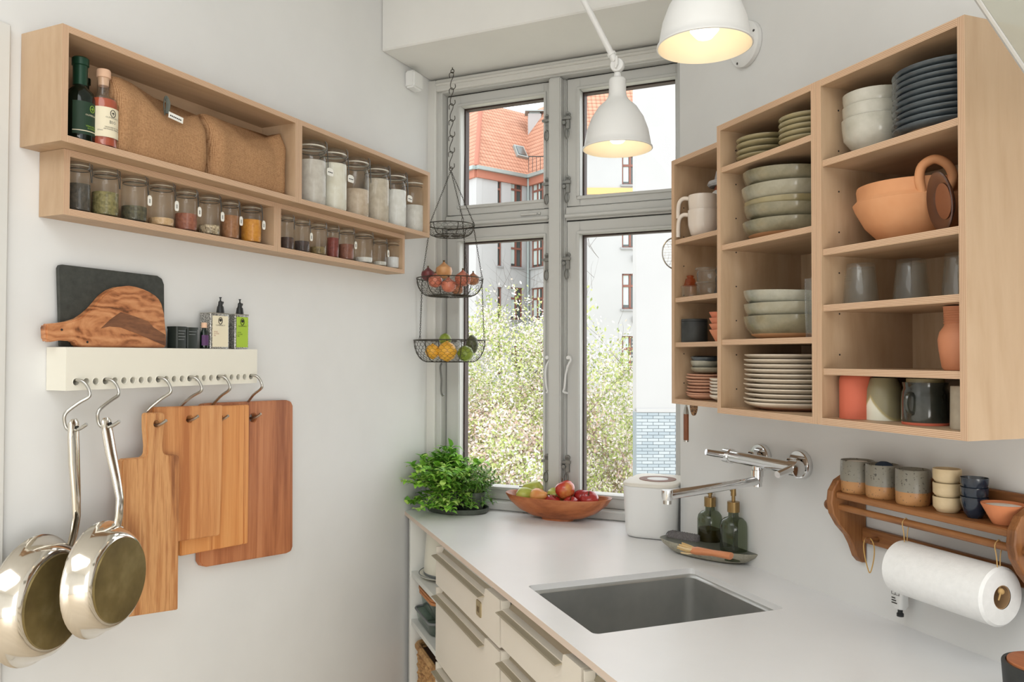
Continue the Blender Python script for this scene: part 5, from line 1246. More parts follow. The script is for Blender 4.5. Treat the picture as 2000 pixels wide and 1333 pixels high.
def plate_obj(name, label, cat, group, a, out, z, r, h, mat, footmat=None, tilt=0.0, tdir=0.0, base=0.62):
    t = thing(name, label, cat, at('R', a, out, z+0.0004), RZ['R'], group); t.rotation_euler = (tilt*math.cos(tdir), tilt*math.sin(tdir), RZ['R'])
    MB().lathe([(0, 0), (r*base, 0), (r*0.92, h*0.55), (r, h*0.86), (r, h), (r-0.003, h), (r*0.90, h*0.72), (r*base*0.95, h*0.34), (0, h*0.32)], 40).build('plate', mat, t, angle=60)
    if footmat: MB().lathe([(0, -0.0003), (r*base+0.0003, -0.0003), (r*0.84, h*0.40), (r*0.84, h*0.42)], 40).build('unglazed_foot', footmat, t, angle=60)
    return t
def left_at(px, r, out, a_max, a_min=0.0):
    """along-position of an upright round thing whose window-side edge shows at pixel px"""
    x = px
    for _ in range(6):
        P = Rp(x, 690, out); dep = (P-CAM).dot(CF); x = px + r*F_PX/(dep*math.cos(math.atan((x-1000)/F_PX)))
    return max(min(al('R', Rp(x, 690, out)), a_max-r-0.001), a_min+r+0.001)
def nth(k, n, low, mid, top): return low if k == 0 else (top if k == n-1 else mid)
IS, IM, IB = aS0-T, aM0-T, aB0-T             # inner faces of the window-side panels
# mid cabinet, top shelf: two stacks of small saucers
am = IM-0.0985
ZS = 1.797
for k in range(4):
    plate_obj('saucer', nth(k, 4, 'lowest saucer with a bare clay foot in the low moss-green stack', 'moss-green saucer inside the low stack of four on the top shelf', 'topmost saucer of the low moss-green stack of four'), 'plate', 'low stack of moss-green saucers', left_at(1437, 0.058, 0.150, IM), 0.150, ZS+k*0.0115+0.002*(k > 1), 0.058, 0.013, 'glaze_moss', 'clay_raw' if k == 0 else None)
for k in range(5):
    plate_obj('saucer', nth(k, 5, 'lowest saucer with a pale foot in the taller moss-green stack', 'moss-green saucer inside the taller stack of five on the top shelf', 'topmost saucer of the taller moss-green stack of five'), 'plate', 'taller stack of moss-green saucers', left_at(1521, 0.056, 0.155, 1.26, aM1+T), 0.155, ZS+k*0.0105, 0.056, 0.013, 'glaze_moss', 'clay_pale' if k == 0 else None)
# second shelf: five nested bowls
zz = 1.6335
for k, (r, h, dz, mt, ti, td, what) in enumerate(((0.096, 0.038, 0, 'glaze_sage', 0, 0, 'lowest of the tall stack, with a bare clay foot'), (0.094, 0.038, 0.023, 'glaze_sage', 0.05, 2.0, 'second of the tall stack, tilted'), (0.092, 0.034, 0.041, 'glaze_moss', 0.0, 0, 'third of the tall stack, with a mottled rim'),
                                          (0.097, 0.044, 0.058, 'glaze_sage_light', 0, 0, 'fourth of the tall stack, the broadest'), (0.096, 0.040, 0.084, 'glaze_sage', 0.045, 2.3, 'top of the tall stack, tilted'))):
    bowl_obj('stoneware_bowl', 'sage-green stoneware bowl, '+what, 'bowl', 'sage stoneware bowls in the tall stack', am, 0.118, zz+dz*1.10+0.004*(ti > 0), r, h, mt, 0.62, 'clay_raw' if k == 0 else None, tilt=ti, tdir=td)
# third shelf: three bowls
zz = 1.4355
for k, (r, h, dz, mt, ti, what) in enumerate(((0.095, 0.046, 0, 'glaze_sage', 0, 'lowest of three, with a brownish foot'), (0.0945, 0.038, 0.033, 'glaze_sage_light', 0, 'in the middle of three'), (0.097, 0.036, 0.058, 'glaze_grey', 0.05, 'top of three, slightly tilted'))):
    bowl_obj('stoneware_bowl', 'grey-green stoneware bowl on the third shelf, '+what, 'bowl', 'grey-green stoneware bowls in the stack of three', am-0.001, 0.117, zz+dz, r, h, mt, 0.66, 'clay_raw' if k == 0 else None, tilt=ti, tdir=2.2)
# bottom: tall stack of ivory plates
for k in range(11):
    plate_obj('ivory_plate', nth(k, 11, 'lowest deep ivory plate with a pinkish foot in the tall stack', 'ivory plate with a pinkish edge inside the tall plate stack', 'topmost ivory plate of the tall plate stack'), 'plate', 'ivory plates in the tall stack', am-0.002+0.0012*math.sin(k*2.1), 0.117, ZBT+k*0.0097, 0.0945+0.0012*math.sin(k*1.7), 0.0135 if k else 0.016, 'glaze_ivory', 'clay_pink' if k == 0 else None)
# clear stemless glasses glimpsed at the near side of the third shelf
g_ = thing('wine_glass', 'clear stemmed glasses edge glimpsed at the near side of the three bowls', 'glass', at('R', 1.142, 0.196, 1.4355+0.0004), RZ['R'])
g_['label'] = 'clear slender glass standing beside the three grey-green bowls'
MB().lathe([(0, 0), (0.015, 0), (0.015, 0.002), (0.0165, 0.04), (0.017, 0.105), (0.016, 0.105), (0.0155, 0.04), (0.012, 0.006), (0, 0.006)], 20).build('tumbler', 'clear_glass', g_)
# ---------------------------------------------------------------- near cabinet
z1 = 1.744
for k, (r, h, dz, what) in enumerate(((0.058, 0.060, 0, 'lowest of three on the top shelf'), (0.0565, 0.050, 0.032, 'in the middle of three on the top shelf'), (0.056, 0.044, 0.060, 'top of three with a chipped rim'))):
    bowl_obj('grey_bowl', 'pale grey glazed bowl, '+what, 'bowl', 'pale grey bowls on the top shelf', left_at(1631, 0.055, 0.150, IB), 0.150, z1+dz, r*0.95, h*1.05, 'glaze_pale', 0.5)
for k in range(10):
    plate_obj('dark_plate', nth(k, 10, 'lowest blue-black plate with a pale unglazed foot', 'blue-black glazed plate inside the stack on the top shelf', 'topmost blue-black plate of the stack on the top shelf'), 'plate', 'stack of blue-black plates', 0.9125+0.0010*math.sin(k*1.9), 0.132, z1+k*0.0098, 0.0825+0.001*math.sin(k*2.3), 0.0145, 'glaze_ink', 'clay_pale' if k == 0 else None, base=0.60)
# terracotta pot with a ring handle, lying on its rim in the second compartment
z2 = 1.588
speck('pot_clay', [(0.3, (196, 132, 86)), (0.55, (212, 150, 104)), (0.75, (222, 166, 122))], 6, 0.7, 0.06)
tp = thing('terracotta_pot', 'broad terracotta casserole with a ring handle on the second shelf', 'pot', at('R', 0.994, 0.120, z2+0.0004), RZ['R'])
MB().lathe([(0, 0), (0.042, 0), (0.052, 0.006), (0.075, 0.030), (0.090, 0.058), (0.0935, 0.068), (0.088, 0.074), (0.0865, 0.078), (0.088, 0.092), (0.087, 0.096), (0.083, 0.094), (0.082, 0.078), (0.086, 0.062), (0.068, 0.030), (0, 0.010)], 48).build('pot_body', 'pot_clay', tp, angle=50)
hx0 = 0.055
MB().tube(smooth_path([(0.066, -0.054, 0.070), (0.066, -0.060, 0.090), (0.070, -0.058, 0.110), (0.082, -0.046, 0.119), (0.092, -0.032, 0.110), (0.094, -0.022, 0.092), (0.088, -0.024, 0.074)], 5), [0.0072]*31, 12).build('ring_handle', 'pot_clay', tp)
plain('dark_brown_glaze', (74, 42, 28), 0.3, coat=0.4); plain('mid_brown_glaze', (128, 74, 46), 0.35, coat=0.3)
ps_ = at('R', 0.8735, 0.186, z2+0.0462)
pb = thing('brown_plate', 'dark brown glazed dish standing on edge before the terracotta pot', 'plate', ps_, RZ['R'])
pb.rotation_euler = (math.radians(8), 0, RZ['R']+math.radians(-28))
MB().lathe([(0, 0), (0.030, 0.001), (0.0445, 0.009), (0.0455, 0.011), (0.043, 0.012), (0.029, 0.005), (0, 0.004)], 40, axis='y').build('dish', 'dark_brown_glaze', pb, angle=50)
MB().lathe([(0, 0.0042), (0.027, 0.0052), (0.027, 0.0058), (0, 0.005)], 32, axis='y').build('inner_glaze', 'mid_brown_glaze', pb)
# glasses upside down
z3 = 1.4905
for k, (xl, xr, lb) in enumerate(((1646, 1718, 'upside-down pressed drinking glass with an embossed mark, farthest in the row of glasses'), (1743, 1818, 'upside-down drinking glass in the middle of the row of glasses'), (1839, 1905, 'upside-down drinking glass against the near cabinet side'))):
    a_, r_ = fit('R', xl, xr, 0.165 if k == 0 else 0.135)
    a_ = max(a_, 0.868 if k == 2 else 0); r_ = min(r_, 0.031)
    t = thing('drinking_glass', lb, 'glass', at('R', a_, 0.165 if k == 0 else 0.135, z3+0.0004), RZ['R'], 'upside-down glasses in the near cabinet')
    h = 0.070
    MB().lathe([(r_, 0), (r_*1.02, 0.002), (r_*0.80, h-0.004), (r_*0.76, h), (0, h), (0, h-0.006), (r_*0.74, h-0.007), (r_*0.94, 0.002), (r_, 0)], 28).build('tumbler', 'clear_glass', t)
    if k == 0:
        for q in range(3): MB().tube([(r_*0.93*math.sin(x), -r_*0.93*math.cos(x), 0.040+0.004*q) for x in [(-0.5+0.1*i) for i in range(8)]], 0.0005, 4).build('embossed_mark', 'clear_glass', t)
# jug on the fourth level
z4 = 1.380
a_, r_ = fit('R', 1833, 1915, 0.150)
jg = thing('terracotta_jug', 'tall pinkish terracotta jug with a ribbed neck', 'jug', at('R', max(a_, 0.868), 0.150, z4+0.0004), RZ['R'])
plain('jug_clay', (206, 136, 98), 0.6)
MB().lathe([(0, 0), (0.021, 0), (0.024, 0.004), (0.028, 0.030), (0.0295, 0.046), (0.027, 0.058), (0.0215, 0.066), (0.020, 0.070), (0.0215, 0.094), (0.0222, 0.097), (0.019, 0.097), (0.017, 0.068), (0.024, 0.05), (0, 0.006)], 36).build('jug_body', 'jug_clay', jg, angle=50)
for k in range(6): MB().tube([(0.0208*math.cos(t), 0.0208*math.sin(t), 0.072+k*0.0036) for t in [2*math.pi*i/28 for i in range(28)]], 0.0009, 5, closed=True).build('neck_rib', 'jug_clay', jg)
MB().tube(smooth_path([(0.018, -0.008, 0.090), (0.027, -0.012, 0.088), (0.031, -0.014, 0.070), (0.028, -0.012, 0.054)], 4), 0.004, 8).build('handle', 'jug_clay', jg)
# bottom shelf cups
zb_ = ZBT
plain('brick_clay', (196, 98, 72), 0.7)
r_ = 0.028; a_ = left_at(1638, r_, 0.172, IB)
t = thing('clay_cup', 'matte brick-red clay cup standing upside down on the bottom shelf', 'cup', at('R', a_, 0.172, zb_+0.0004), RZ['R'])
MB().lathe([(r_, 0), (r_, 0.066), (r_*0.95, 0.072), (r_*0.82, 0.075), (0, 0.075), (0, 0.070), (r_*0.9, 0.066), (r_*0.93, 0)], 36).build('cup_body', 'brick_clay', t, angle=40)
def dip(name, c1, c2):
    t = NT(name); v = t.coords(); sp = t.node('ShaderNodeSeparateXYZ'); t.link(v, sp.inputs[0]); n = t.noise(v, 30, 3)
    # a poured, hill-shaped cream patch on the front
    ab = t.node('ShaderNodeMath', operation='ABSOLUTE'); t.link(sp.outputs[0], ab.inputs[0])
    m1 = t.node('ShaderNodeMath', operation='MULTIPLY_ADD'); t.link(ab.outputs[0], m1.inputs[0]); m1.inputs[1].default_value = 1.35; t.link(sp.outputs[2], m1.inputs[2])
    m2 = t.node('ShaderNodeMath', operation='MULTIPLY_ADD'); t.link(n, m2.inputs[0]); m2.inputs[1].default_value = 0.004; t.link(m1.outputs[0], m2.inputs[2])
    m3 = t.node('ShaderNodeMath', operation='MULTIPLY'); t.link(m2.outputs[0], m3.inputs[0]); m3.inputs[1].default_value = 20
    t.link(t.ramp(m3.outputs[0], [(0.0, c1), (0.74, c1), (0.82, (176, 160, 110)), (0.92, c2), (1, c2)]), t.b.inputs['Base Color']); t.set(Roughness=0.3)
dip('dip_glaze', (226, 224, 206), (142, 134, 104))
a_, r_ = fit('R', 1688, 1762, 0.150)
t = thing('dipped_cup', 'olive-grey glazed cup with a poured cream patch, upside down', 'cup', at('R', a_, 0.150, zb_+0.0004), RZ['R'])
MB().lathe([(r_, 0), (r_*1.01, 0.03), (r_*0.96, 0.052), (r_*0.78, 0.068), (r_*0.70, 0.071), (0, 0.071), (0, 0.066), (r_*0.85, 0.05), (r_*0.93, 0)], 36).build('cup_body', 'dip_glaze', t, angle=40)
glaze('black_glaze', (28, 30, 26), (44, 46, 40), (70, 70, 62), 9, 0.12)
a_, r_ = fit('R', 1758, 1855, 0.160); r_ = min(r_, 0.039)
t = thing('black_jar', 'glossy black glazed pot with a terracotta foot ring', 'pot', at('R', a_, 0.160, zb_+0.0004), RZ['R'])
MB().lathe([(0, 0.004), (r_*0.98, 0.004), (r_, 0.008), (r_*1.0, 0.036), (r_*0.97, 0.050), (r_*0.90, 0.057), (r_*0.94, 0.064), (r_*0.95, 0.066), (r_*0.88, 0.066), (r_*0.84, 0.056), (r_*0.9, 0.03), (0, 0.010)], 40).build('pot_body', 'black_glaze', t, angle=40)
MB().lathe([(0, 0), (r_*0.97, 0), (r_*0.985, 0.004), (0, 0.004)], 36).build('foot_ring', 'brick_clay', t)
MB().lathe([(0, 0.066), (r_*0.80, 0.066), (r_*0.78, 0.072), (0, 0.073)], 32).build('lid', 'glaze_moss', t)
MB().tube(smooth_path([(0.006, -r_*0.97, 0.048), (0.008, -r_-0.010, 0.046), (0.008, -r_-0.013, 0.034), (0.007, -r_-0.008, 0.022), (0.006, -r_*0.99, 0.018)], 4), 0.0035, 8).build('handle', 'black_glaze', t)
a_, r_ = fit('R', 1853, 1905, 0.185)
t = thing('stone_cup', 'pale grey-brown cup at the near end of the bottom shelf', 'cup', at('R', max(a_, 0.852), 0.178, zb_+0.0004), RZ['R'])
MB().lathe([(0, 0), (0.019, 0), (0.0205, 0.003), (0.0195, 0.063), (0.018, 0.064), (0.016, 0.06), (0.017, 0.006), (0, 0.005)], 30).build('cup_body', speck('stone_cup', [(0.3, (150, 136, 116)), (0.7, (182, 170, 150))], 20, 0.6), t, angle=40)
# ---------------------------------------------------------------- narrow cabinet
zA, zB, zC_, zD = 1.686, 1.5435, 1.4345, CZ0+0.003+T
plain('mug_white', (224, 212, 200), 0.2, coat=0.5)
rm_ = 0.036; am_ = left_at(1340, rm_, 0.108, IS-0.020)
for k, lb in enumerate(('white mug with a long loop handle, lower of the nested pair', 'white mug with a long loop handle, upper of the nested pair')):
    t = thing('white_mug', lb, 'mug', at('R', am_, 0.108, zA+0.0004+k*0.040), RZ['R'], 'nested white mugs')
    r = min(rm_, 0.046)
    MB().lathe([(0, 0.002), (r*0.55, 0), (r*0.80, 0.008), (r*0.97, 0.030), (r, 0.052), (r*0.98, 0.066), (r*0.93, 0.066), (r*0.94, 0.05), (r*0.9, 0.03), (r*0.7, 0.012), (0, 0.008)] if k == 0 else
               [(0, 0.012), (r*0.62, 0.008), (r*0.90, 0.022), (r*0.96, 0.045), (r*0.94, 0.062), (r*0.90, 0.062), (r*0.90, 0.045), (r*0.8, 0.024), (0, 0.018)], 32).build('mug_body', 'mug_white', t, angle=50)
    z0_ = 0.058
    MB().tube(smooth_path([(-r*0.80, -0.020, z0_), (-r*1.10, -0.028, z0_+0.002), (-r*1.34, -0.034, z0_-0.006), (-r*1.42, -0.036, z0_-0.024), (-r*1.43, -0.036, 0.006 if k == 0 else 0.012)], 4), 0.0052, 10).build('handle', 'mug_white', t)
# felt figure
fg = thing('felt_figure', 'small felt figure with a grey brimmed hat behind the white mugs', 'figurine', at('R', left_at(1383, 0.034, 0.060, IS), 0.060, zA+0.0004), RZ['R'])
speck('felt_grey', [(0.3, (164, 164, 166)), (0.7, (198, 198, 200))], 80, 0.95, 0.4)
fg.scale = (1.05, 1.05, 1.25)
MB().lathe([(0, 0), (0.022, 0), (0.024, 0.03), (0.016, 0.075), (0, 0.078)], 20).build('body', 'felt_grey', fg)
MB().ball((0, 0, 0.092), 0.019, 16, 10).build('head', plain('felt_rust', (150, 84, 60), 0.9), fg)
MB().ball((0, -0.012, 0.078), 0.016, 12, 8).build('beard', plain('felt_white', (214, 210, 206), 0.95), fg)
MB().lathe([(0, 0.103), (0.030, 0.100), (0.034, 0.104), (0.031, 0.110), (0.018, 0.113), (0.014, 0.130), (0, 0.136)], 20).build('hat', 'felt_grey', fg)
# glass pots on the second level
aj = left_at(1327, 0.023, 0.122, IS)
t = thing('amber_lidded_jar', 'small clear glass jar with an amber glass stopper', 'jar', at('R', aj, 0.122, zB+0.0004), RZ['R'])
MB().lathe([(0, 0.001), (0.019, 0), (0.022, 0.006), (0.021, 0.020), (0.023, 0.024), (0.023, 0.028), (0.017, 0.030)], 24).build('jar_body', 'jar_glass', t)
MB().lathe([(0.019, 0.0285), (0.015, 0.032), (0.011, 0.046), (0.007, 0.047), (0.009, 0.053), (0, 0.056)], 20).build('stopper', 'amber_glass', t)
aj = left_at(1357, 0.031, 0.108, IS)
for k, lb in enumerate(('clear glass preserving cup, lower of two stacked beside the amber stopper', 'clear glass preserving cup with a wire handle, upper of two stacked')):
    t = thing('glass_cup', lb, 'glass', at('R', aj, 0.108, zB+0.0004+k*0.0335), RZ['R'], 'stacked clear glass cups')
    MB().lathe([(0, 0.001), (0.024, 0), (0.027, 0.004), (0.028, 0.028), (0.030, 0.030), (0.030, 0.033), (0.0275, 0.033)], 28).build('cup_body', 'clear_glass', t)
    MB().lathe([(0.030, 0.0285), (0.0312, 0.031), (0.030, 0.0335)], 28).build('rim_bead', 'clear_glass', t)
    if k: MB().tube([(-0.030, -0.006, 0.030), (-0.033, -0.008, 0.022), (-0.031, -0.008, 0.004)], 0.001, 5).build('wire_handle', 'jar_wire', t)
t = thing('dark_salt_mill', 'dark turned mill at the back of the second level', 'mill', at('R', left_at(1394, 0.017, 0.045, IS), 0.045, zB+0.0004), RZ['R'])
MB().lathe([(0, 0), (0.016, 0), (0.017, 0.01), (0.012, 0.03), (0.014, 0.045), (0.010, 0.058), (0.014, 0.066), (0.009, 0.08), (0, 0.084)], 20).build('mill_body', plain('mill_dark', (70, 62, 56), 0.5), t)
# black canister and clay bowls
speck('canister_black', [(0.3, (36, 38, 38)), (0.7, (54, 56, 54))], 30, 0.55, 0.05)
rc2 = 0.0315; ac = left_at(1329, rc2, 0.116, IS)
t = thing('black_canister', 'matte black cylindrical canister on the third level', 'canister', at('R', ac, 0.116, zC_+0.0004), RZ['R'])
hc = 0.056; rc2 = min(rc2, 0.040)
MB().lathe([(0, 0), (rc2*0.97, 0), (rc2, 0.002), (rc2, hc*0.88), (rc2*0.985, hc*0.89), (0, hc*0.89)], 36).build('canister_body', 'canister_black', t, angle=40)
MB().lathe([(0, hc*0.9), (rc2*1.0, hc*0.9), (rc2*1.0, hc*0.985), (rc2*0.97, hc), (0, hc)], 36).build('lid', 'canister_black', t, angle=40)
for k in range(4):
    t = thing('clay_dip_bowl', nth(k, 4, 'lowest small orange clay bowl of the nested stack beside the black canister', 'small orange clay bowl inside the nested stack beside the black canister', 'topmost small orange clay bowl of the nested stack'), 'bowl', at('R', left_at(1385, 0.027, 0.118, 1.60), 0.118, zC_+0.0004+k*0.0135), RZ['R'], 'nested small clay bowls')
    MB().lathe([(0, 0), (0.013, 0), (0.026, 0.024), (0.0272, 0.027), (0.025, 0.027), (0.012, 0.004), (0, 0.003)], 24).build('bowl', plain('dip_clay_%d' % k, (214, 140-4*k, 104-3*k), 0.7), t, angle=50)
# bottom: plate stacks
aW = left_at(1333, 0.054, 0.092, IS)-0.002
for k in range(8):
    plate_obj('clay_saucer', nth(k, 8, 'lowest pinkish-tan saucer of the wide stack in the narrow cabinet', 'thin pinkish-tan saucer inside the wide stack of the narrow cabinet', 'topmost pinkish-tan saucer under the small dishes'), 'plate', 'wide stack of pinkish-tan saucers', aW+0.002*math.sin(k*2.6), 0.092, zD+k*0.0074, 0.0520+0.002*math.sin(k*1.3), 0.010 if k else 0.012, 'clay_pink', None, tilt=0.02*math.sin(k*2), tdir=k)
aV = min(left_at(1375, 0.030, 0.114, 1.62), aW-0.054-0.033)
zt_ = zD+8*0.0074+0.004
for k, (r, h, dz, mt, lb) in enumerate(((0.050, 0.014, 0, 'glaze_sage_light', 'shallow grey-green dish lying on the tan saucers'), (0.044, 0.018, 0.012, 'glaze_grey', 'small grey-blue dish on top of the shallow grey-green one'), (0.046, 0.013, 0.027, 'glaze_ink', 'dark glazed dish topping the saucer stack'))):
    bowl_obj('small_dish', lb, 'dish', 'small dishes on the saucer stack', left_at(1348, r*0.85, 0.090, IS), 0.090, zt_+dz, r*0.85, h, mt, 0.7, None, 0.004, tilt=0.04*(k == 2), tdir=1.0)
for k in range(6):
    plate_obj('ivory_saucer', nth(k, 6, 'lowest bowl-shaped ivory saucer of the small stack', 'small ivory saucer inside the stack beside the pinkish-tan saucers', 'topmost small ivory saucer under the ribbed beaker'), 'plate', 'stack of small ivory saucers', aV, 0.114, zD+(0.006 if k else 0)+k*0.0074, 0.030, 0.010 if k else 0.015, 'glaze_ivory', None, base=0.5 if k else 0.3)
t = thing('ribbed_beaker', 'little ribbed cream beaker standing on the ivory saucers', 'cup', at('R', aV-0.006, 0.110, zD+0.0530), RZ['R'])
MB().lathe([(0, 0), (0.010, 0), (0.016, 0.028), (0.0145, 0.028), (0.009, 0.003), (0, 0.003)], 16).build('beaker', 'glaze_ivory', t)
# ---------------------------------------------------------------- kitchen tools under and beside the narrow cabinet
st_p = at('R', aS0+0.022, 0.125, zat('R', 1300, 500, 0.125))
st = thing('wire_strainer', 'round wire strainer hanging on the side of the narrow cabinet', 'strainer', st_p, RZ['R'])
st.rotation_euler = (0, 0, RZ['R']+math.radians(90))
MB().tube([(0.040*math.cos(t), 0, 0.040*math.sin(t)) for t in [2*math.pi*i/36 for i in range(36)]], 0.0018, 6, closed=True).build('rim', 'steel_satin', st)
ms = MB()
for k in range(-5, 6):
    q = k*0.007; L = math.sqrt(max(0.040**2-q*q, 0))
    ms.tube([(q, -0.024*(1-(q*q+s*s)/0.0016)*1.0, s) for s in [L*(-1+2*i/10) for i in range(11)]], 0.0004, 3); ms.tube([(s, -0.024*(1-(q*q+s*s)/0.0016), q) for s in [L*(-1+2*i/10) for i in range(11)]], 0.0004, 3)
ms.build('sieve', 'steel_satin', st, smooth=False)
MB().tube(smooth_path([(-0.006, 0, -0.040), (-0.010, 0, -0.054), (0, 0, -0.062), (0.008, 0, -0.054), (0.004, 0, -0.040)], 4), 0.0015, 6).build('hanging_loop', 'dark_wire', st)
kn = thing('steel_knife', 'knife with a brown wooden handle hanging handle-down below the narrow cabinet', 'knife', at('R', 1.672, 0.120, CZ0+0.003), RZ['R'])
MB().box(-0.0035, 0.0035, -0.001, 0.001, -0.012, -0.0005).loft([[(x*w_, y*d_, z) for x, y in ((-1, -1), (1, -1), (1, 1), (-1, 1))] for w_, d_, z in ((0.0035, 0.002, -0.008), (0.0052, 0.004, -0.020), (0.0058, 0.0045, -0.026))]).build('bolster', 'steel_satin', kn, smooth=False)
MB().loft([[(x, y, z) for x, y in rrect(-0.0062, 0.0062, -0.005, 0.005, 0.003, 3)] for z in (-0.026, -0.090)]).build('handle', wood('knife_wood', [(0.3, (96, 52, 28)), (0.7, (134, 76, 42))], 'z', 40, 0.1, 0.5), kn)
MB().loft([[(x, y, z) for x, y in rrect(-0.0064, 0.0064, -0.0052, 0.0052, 0.003, 3)] for z in (-0.094, -0.090)]).build('end_cap', 'steel_satin', kn)
# the holder that carries the knife: magnet strip under the cabinet
gr = thing('wooden_spatula', 'perforated dark wooden spoon tip hanging below the narrow cabinet', 'spoon', at('R', al('R', Rp(1355, 800, 0.075)), 0.075, CZ0+0.003), RZ['R'])
MB().prism([(-0.013, -0.0005), (0.013, -0.0005), (0.0135, -0.012), (0.0105, -0.024), (0.005, -0.032), (0, -0.034), (-0.005, -0.032), (-0.0105, -0.024), (-0.0135, -0.012)], -0.004, 0.004, 'y').build('spoon_head', speck('grater_brown', [(0.42, (70, 46, 28)), (0.58, (176, 132, 88))], 320, 0.6, 0.2), gr, bevel=0.0015)

# ================================================================ WALL MIXER TAP
TA, TO, TZ = 1.4675, 0.060, 1.1645
tap = thing('wall_tap', 'chrome wall-mounted two-lever mixer tap with a swinging spout', 'tap', at('R', TA, 0, TZ), RZ['R'])
def xl(a): return TA-a           # along -> local x
for a_ in (1.534, 1.401):
    x = xl(a_)
    MB().lathe([(0, 0.001), (0.0315, 0.001), (0.0315, 0.011), (0.0295, 0.0135), (0.013, 0.014), (0, 0.014)], 36, (x, 0, 0), axis='y').build('wall_flange', 'chrome', tap, angle=40)
    MB().lathe([(0.0115, 0.013), (0.0115, TO-0.012), (0.0135, TO-0.010), (0.0135, TO)], 24, (x, 0, 0), axis='y').build('connector', 'chrome', tap, angle=40)
    MB().lathe([(0.0145, 0.020), (0.0165, 0.022), (0.0165, 0.034), (0.0145, 0.036)], 6, (x, 0, 0), axis='y').build('union_nut', 'chrome', tap, angle=20)
MB().lathe([(0, xl(1.570)), (0.0125, xl(1.570)), (0.0145, xl(1.568)), (0.0145, xl(1.368)), (0.0125, xl(1.366)), (0, xl(1.366))], 28, (0, -TO, 0), axis='x').build('body_bar', 'chrome', tap, angle=40)
for a_, s_ in ((1.570, -1), (1.366, 1)):
    x = xl(a_)
    MB().lathe([(0, 0), (0.0175, 0), (0.0175, 0.022), (0.015, 0.024), (0, 0.024)], 28, (x if s_ > 0 else x-0.024, -TO, 0), axis='x').build('handle_hub', 'chrome', tap, angle=40)
    MB().tube([(x+s_*0.014, -TO-0.006, 0.002), (x+s_*0.020, -TO-0.034, 0.006 if s_ < 0 else -0.004), (x+s_*0.024, -TO-0.056, 0.010 if s_ < 0 else -0.008)], [0.0085, 0.0080, 0.0072], 14).build('lever', 'chrome', tap, angle=40)
xs = 0.0
MB().lathe([(0, -0.046), (0.0115, -0.046), (0.0115, -0.034), (0.0135, -0.033), (0.0135, -0.020), (0.0105, -0.019), (0.0105, -0.008), (0, -0.008)], 24, (xs-0.010, -TO, 0)).build('swivel', 'chrome', tap, angle=40)
# spout reaches out over the basin
E0 = Vector((xs-0.010, -TO, -0.044)); tipR = (1.388, 0.862)
E1 = Vector((xl(tipR[0]), -(PR-tipR[1]), -0.044))
MB().tube([E0, E1], 0.0098, 20).build('spout', 'chrome', tap, angle=40)
MB().lathe([(0, -0.010), (0.0098, -0.010), (0.0112, -0.004), (0.0112, 0.010), (0, 0.011)], 20, tuple(E1)).build('spout_end', 'chrome', tap, angle=40)
MB().lathe([(0, -0.0185), (0.0085, -0.0175), (0.0085, -0.0095), (0, -0.009)], 20, tuple(E1)).build('aerator', 'steel_satin', tap)
MB().lathe([(0, -0.012), (0.0102, -0.012), (0.0102, 0.012), (0, 0.012)], 20, tuple(E0)).build('spout_joint', 'chrome', tap, angle=40)

# ================================================================ OVAL DISH WITH SOAP BOTTLES
dcx = RD*1.540+RN*1.142
dish = thing('oval_dish', 'long oval pewter-coloured dish beside the sink', 'dish', (dcx.x, dcx.y, ZC), 0)
e0, e1 = Zp(1302, 1070), Zp(1496, 1108)
ang = math.atan2(e1.y-e0.y, e1.x-e0.x); mid = (e0+e1)/2
dish.location = (mid.x-0.010, mid.y-0.012, ZC+0.0004); dish.rotation_euler = (0, 0, ang)
La, Lb = (e1-e0).length/2*1.00, 0.052
def boat(a, b_, z, n=44): return [(a*math.copysign(abs(math.cos(t))**0.86, math.cos(t)), b_*math.copysign(abs(math.sin(t))**0.86, math.sin(t)), z) for t in [2*math.pi*i/n for i in range(n)]]
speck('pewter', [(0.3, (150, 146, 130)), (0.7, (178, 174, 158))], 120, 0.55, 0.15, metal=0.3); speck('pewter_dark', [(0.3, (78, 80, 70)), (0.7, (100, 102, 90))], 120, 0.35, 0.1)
MB().loft([boat(La*0.55, Lb*0.55, 0), boat(La*0.75, Lb*0.8, 0.006), boat(La*0.93, Lb*0.97, 0.021), boat(La, Lb, 0.031), boat(La*0.99, Lb*0.98, 0.032)]).build('dish_body', 'pewter', dish, angle=60)
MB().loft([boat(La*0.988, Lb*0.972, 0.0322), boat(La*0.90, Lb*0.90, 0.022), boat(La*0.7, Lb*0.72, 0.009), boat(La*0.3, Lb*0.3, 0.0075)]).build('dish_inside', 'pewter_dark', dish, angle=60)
def on_dish(x, y, z):
    c, s = math.cos(ang), math.sin(ang); return Vector((dish.location.x+x*c-y*s, dish.location.y+x*s+y*c, ZC+z))
plain('brass', (150, 124, 82), 0.32, 0.9); plain('soap', (96, 70, 26), 0.3); plain('soap_low', (52, 58, 38), 0.3)
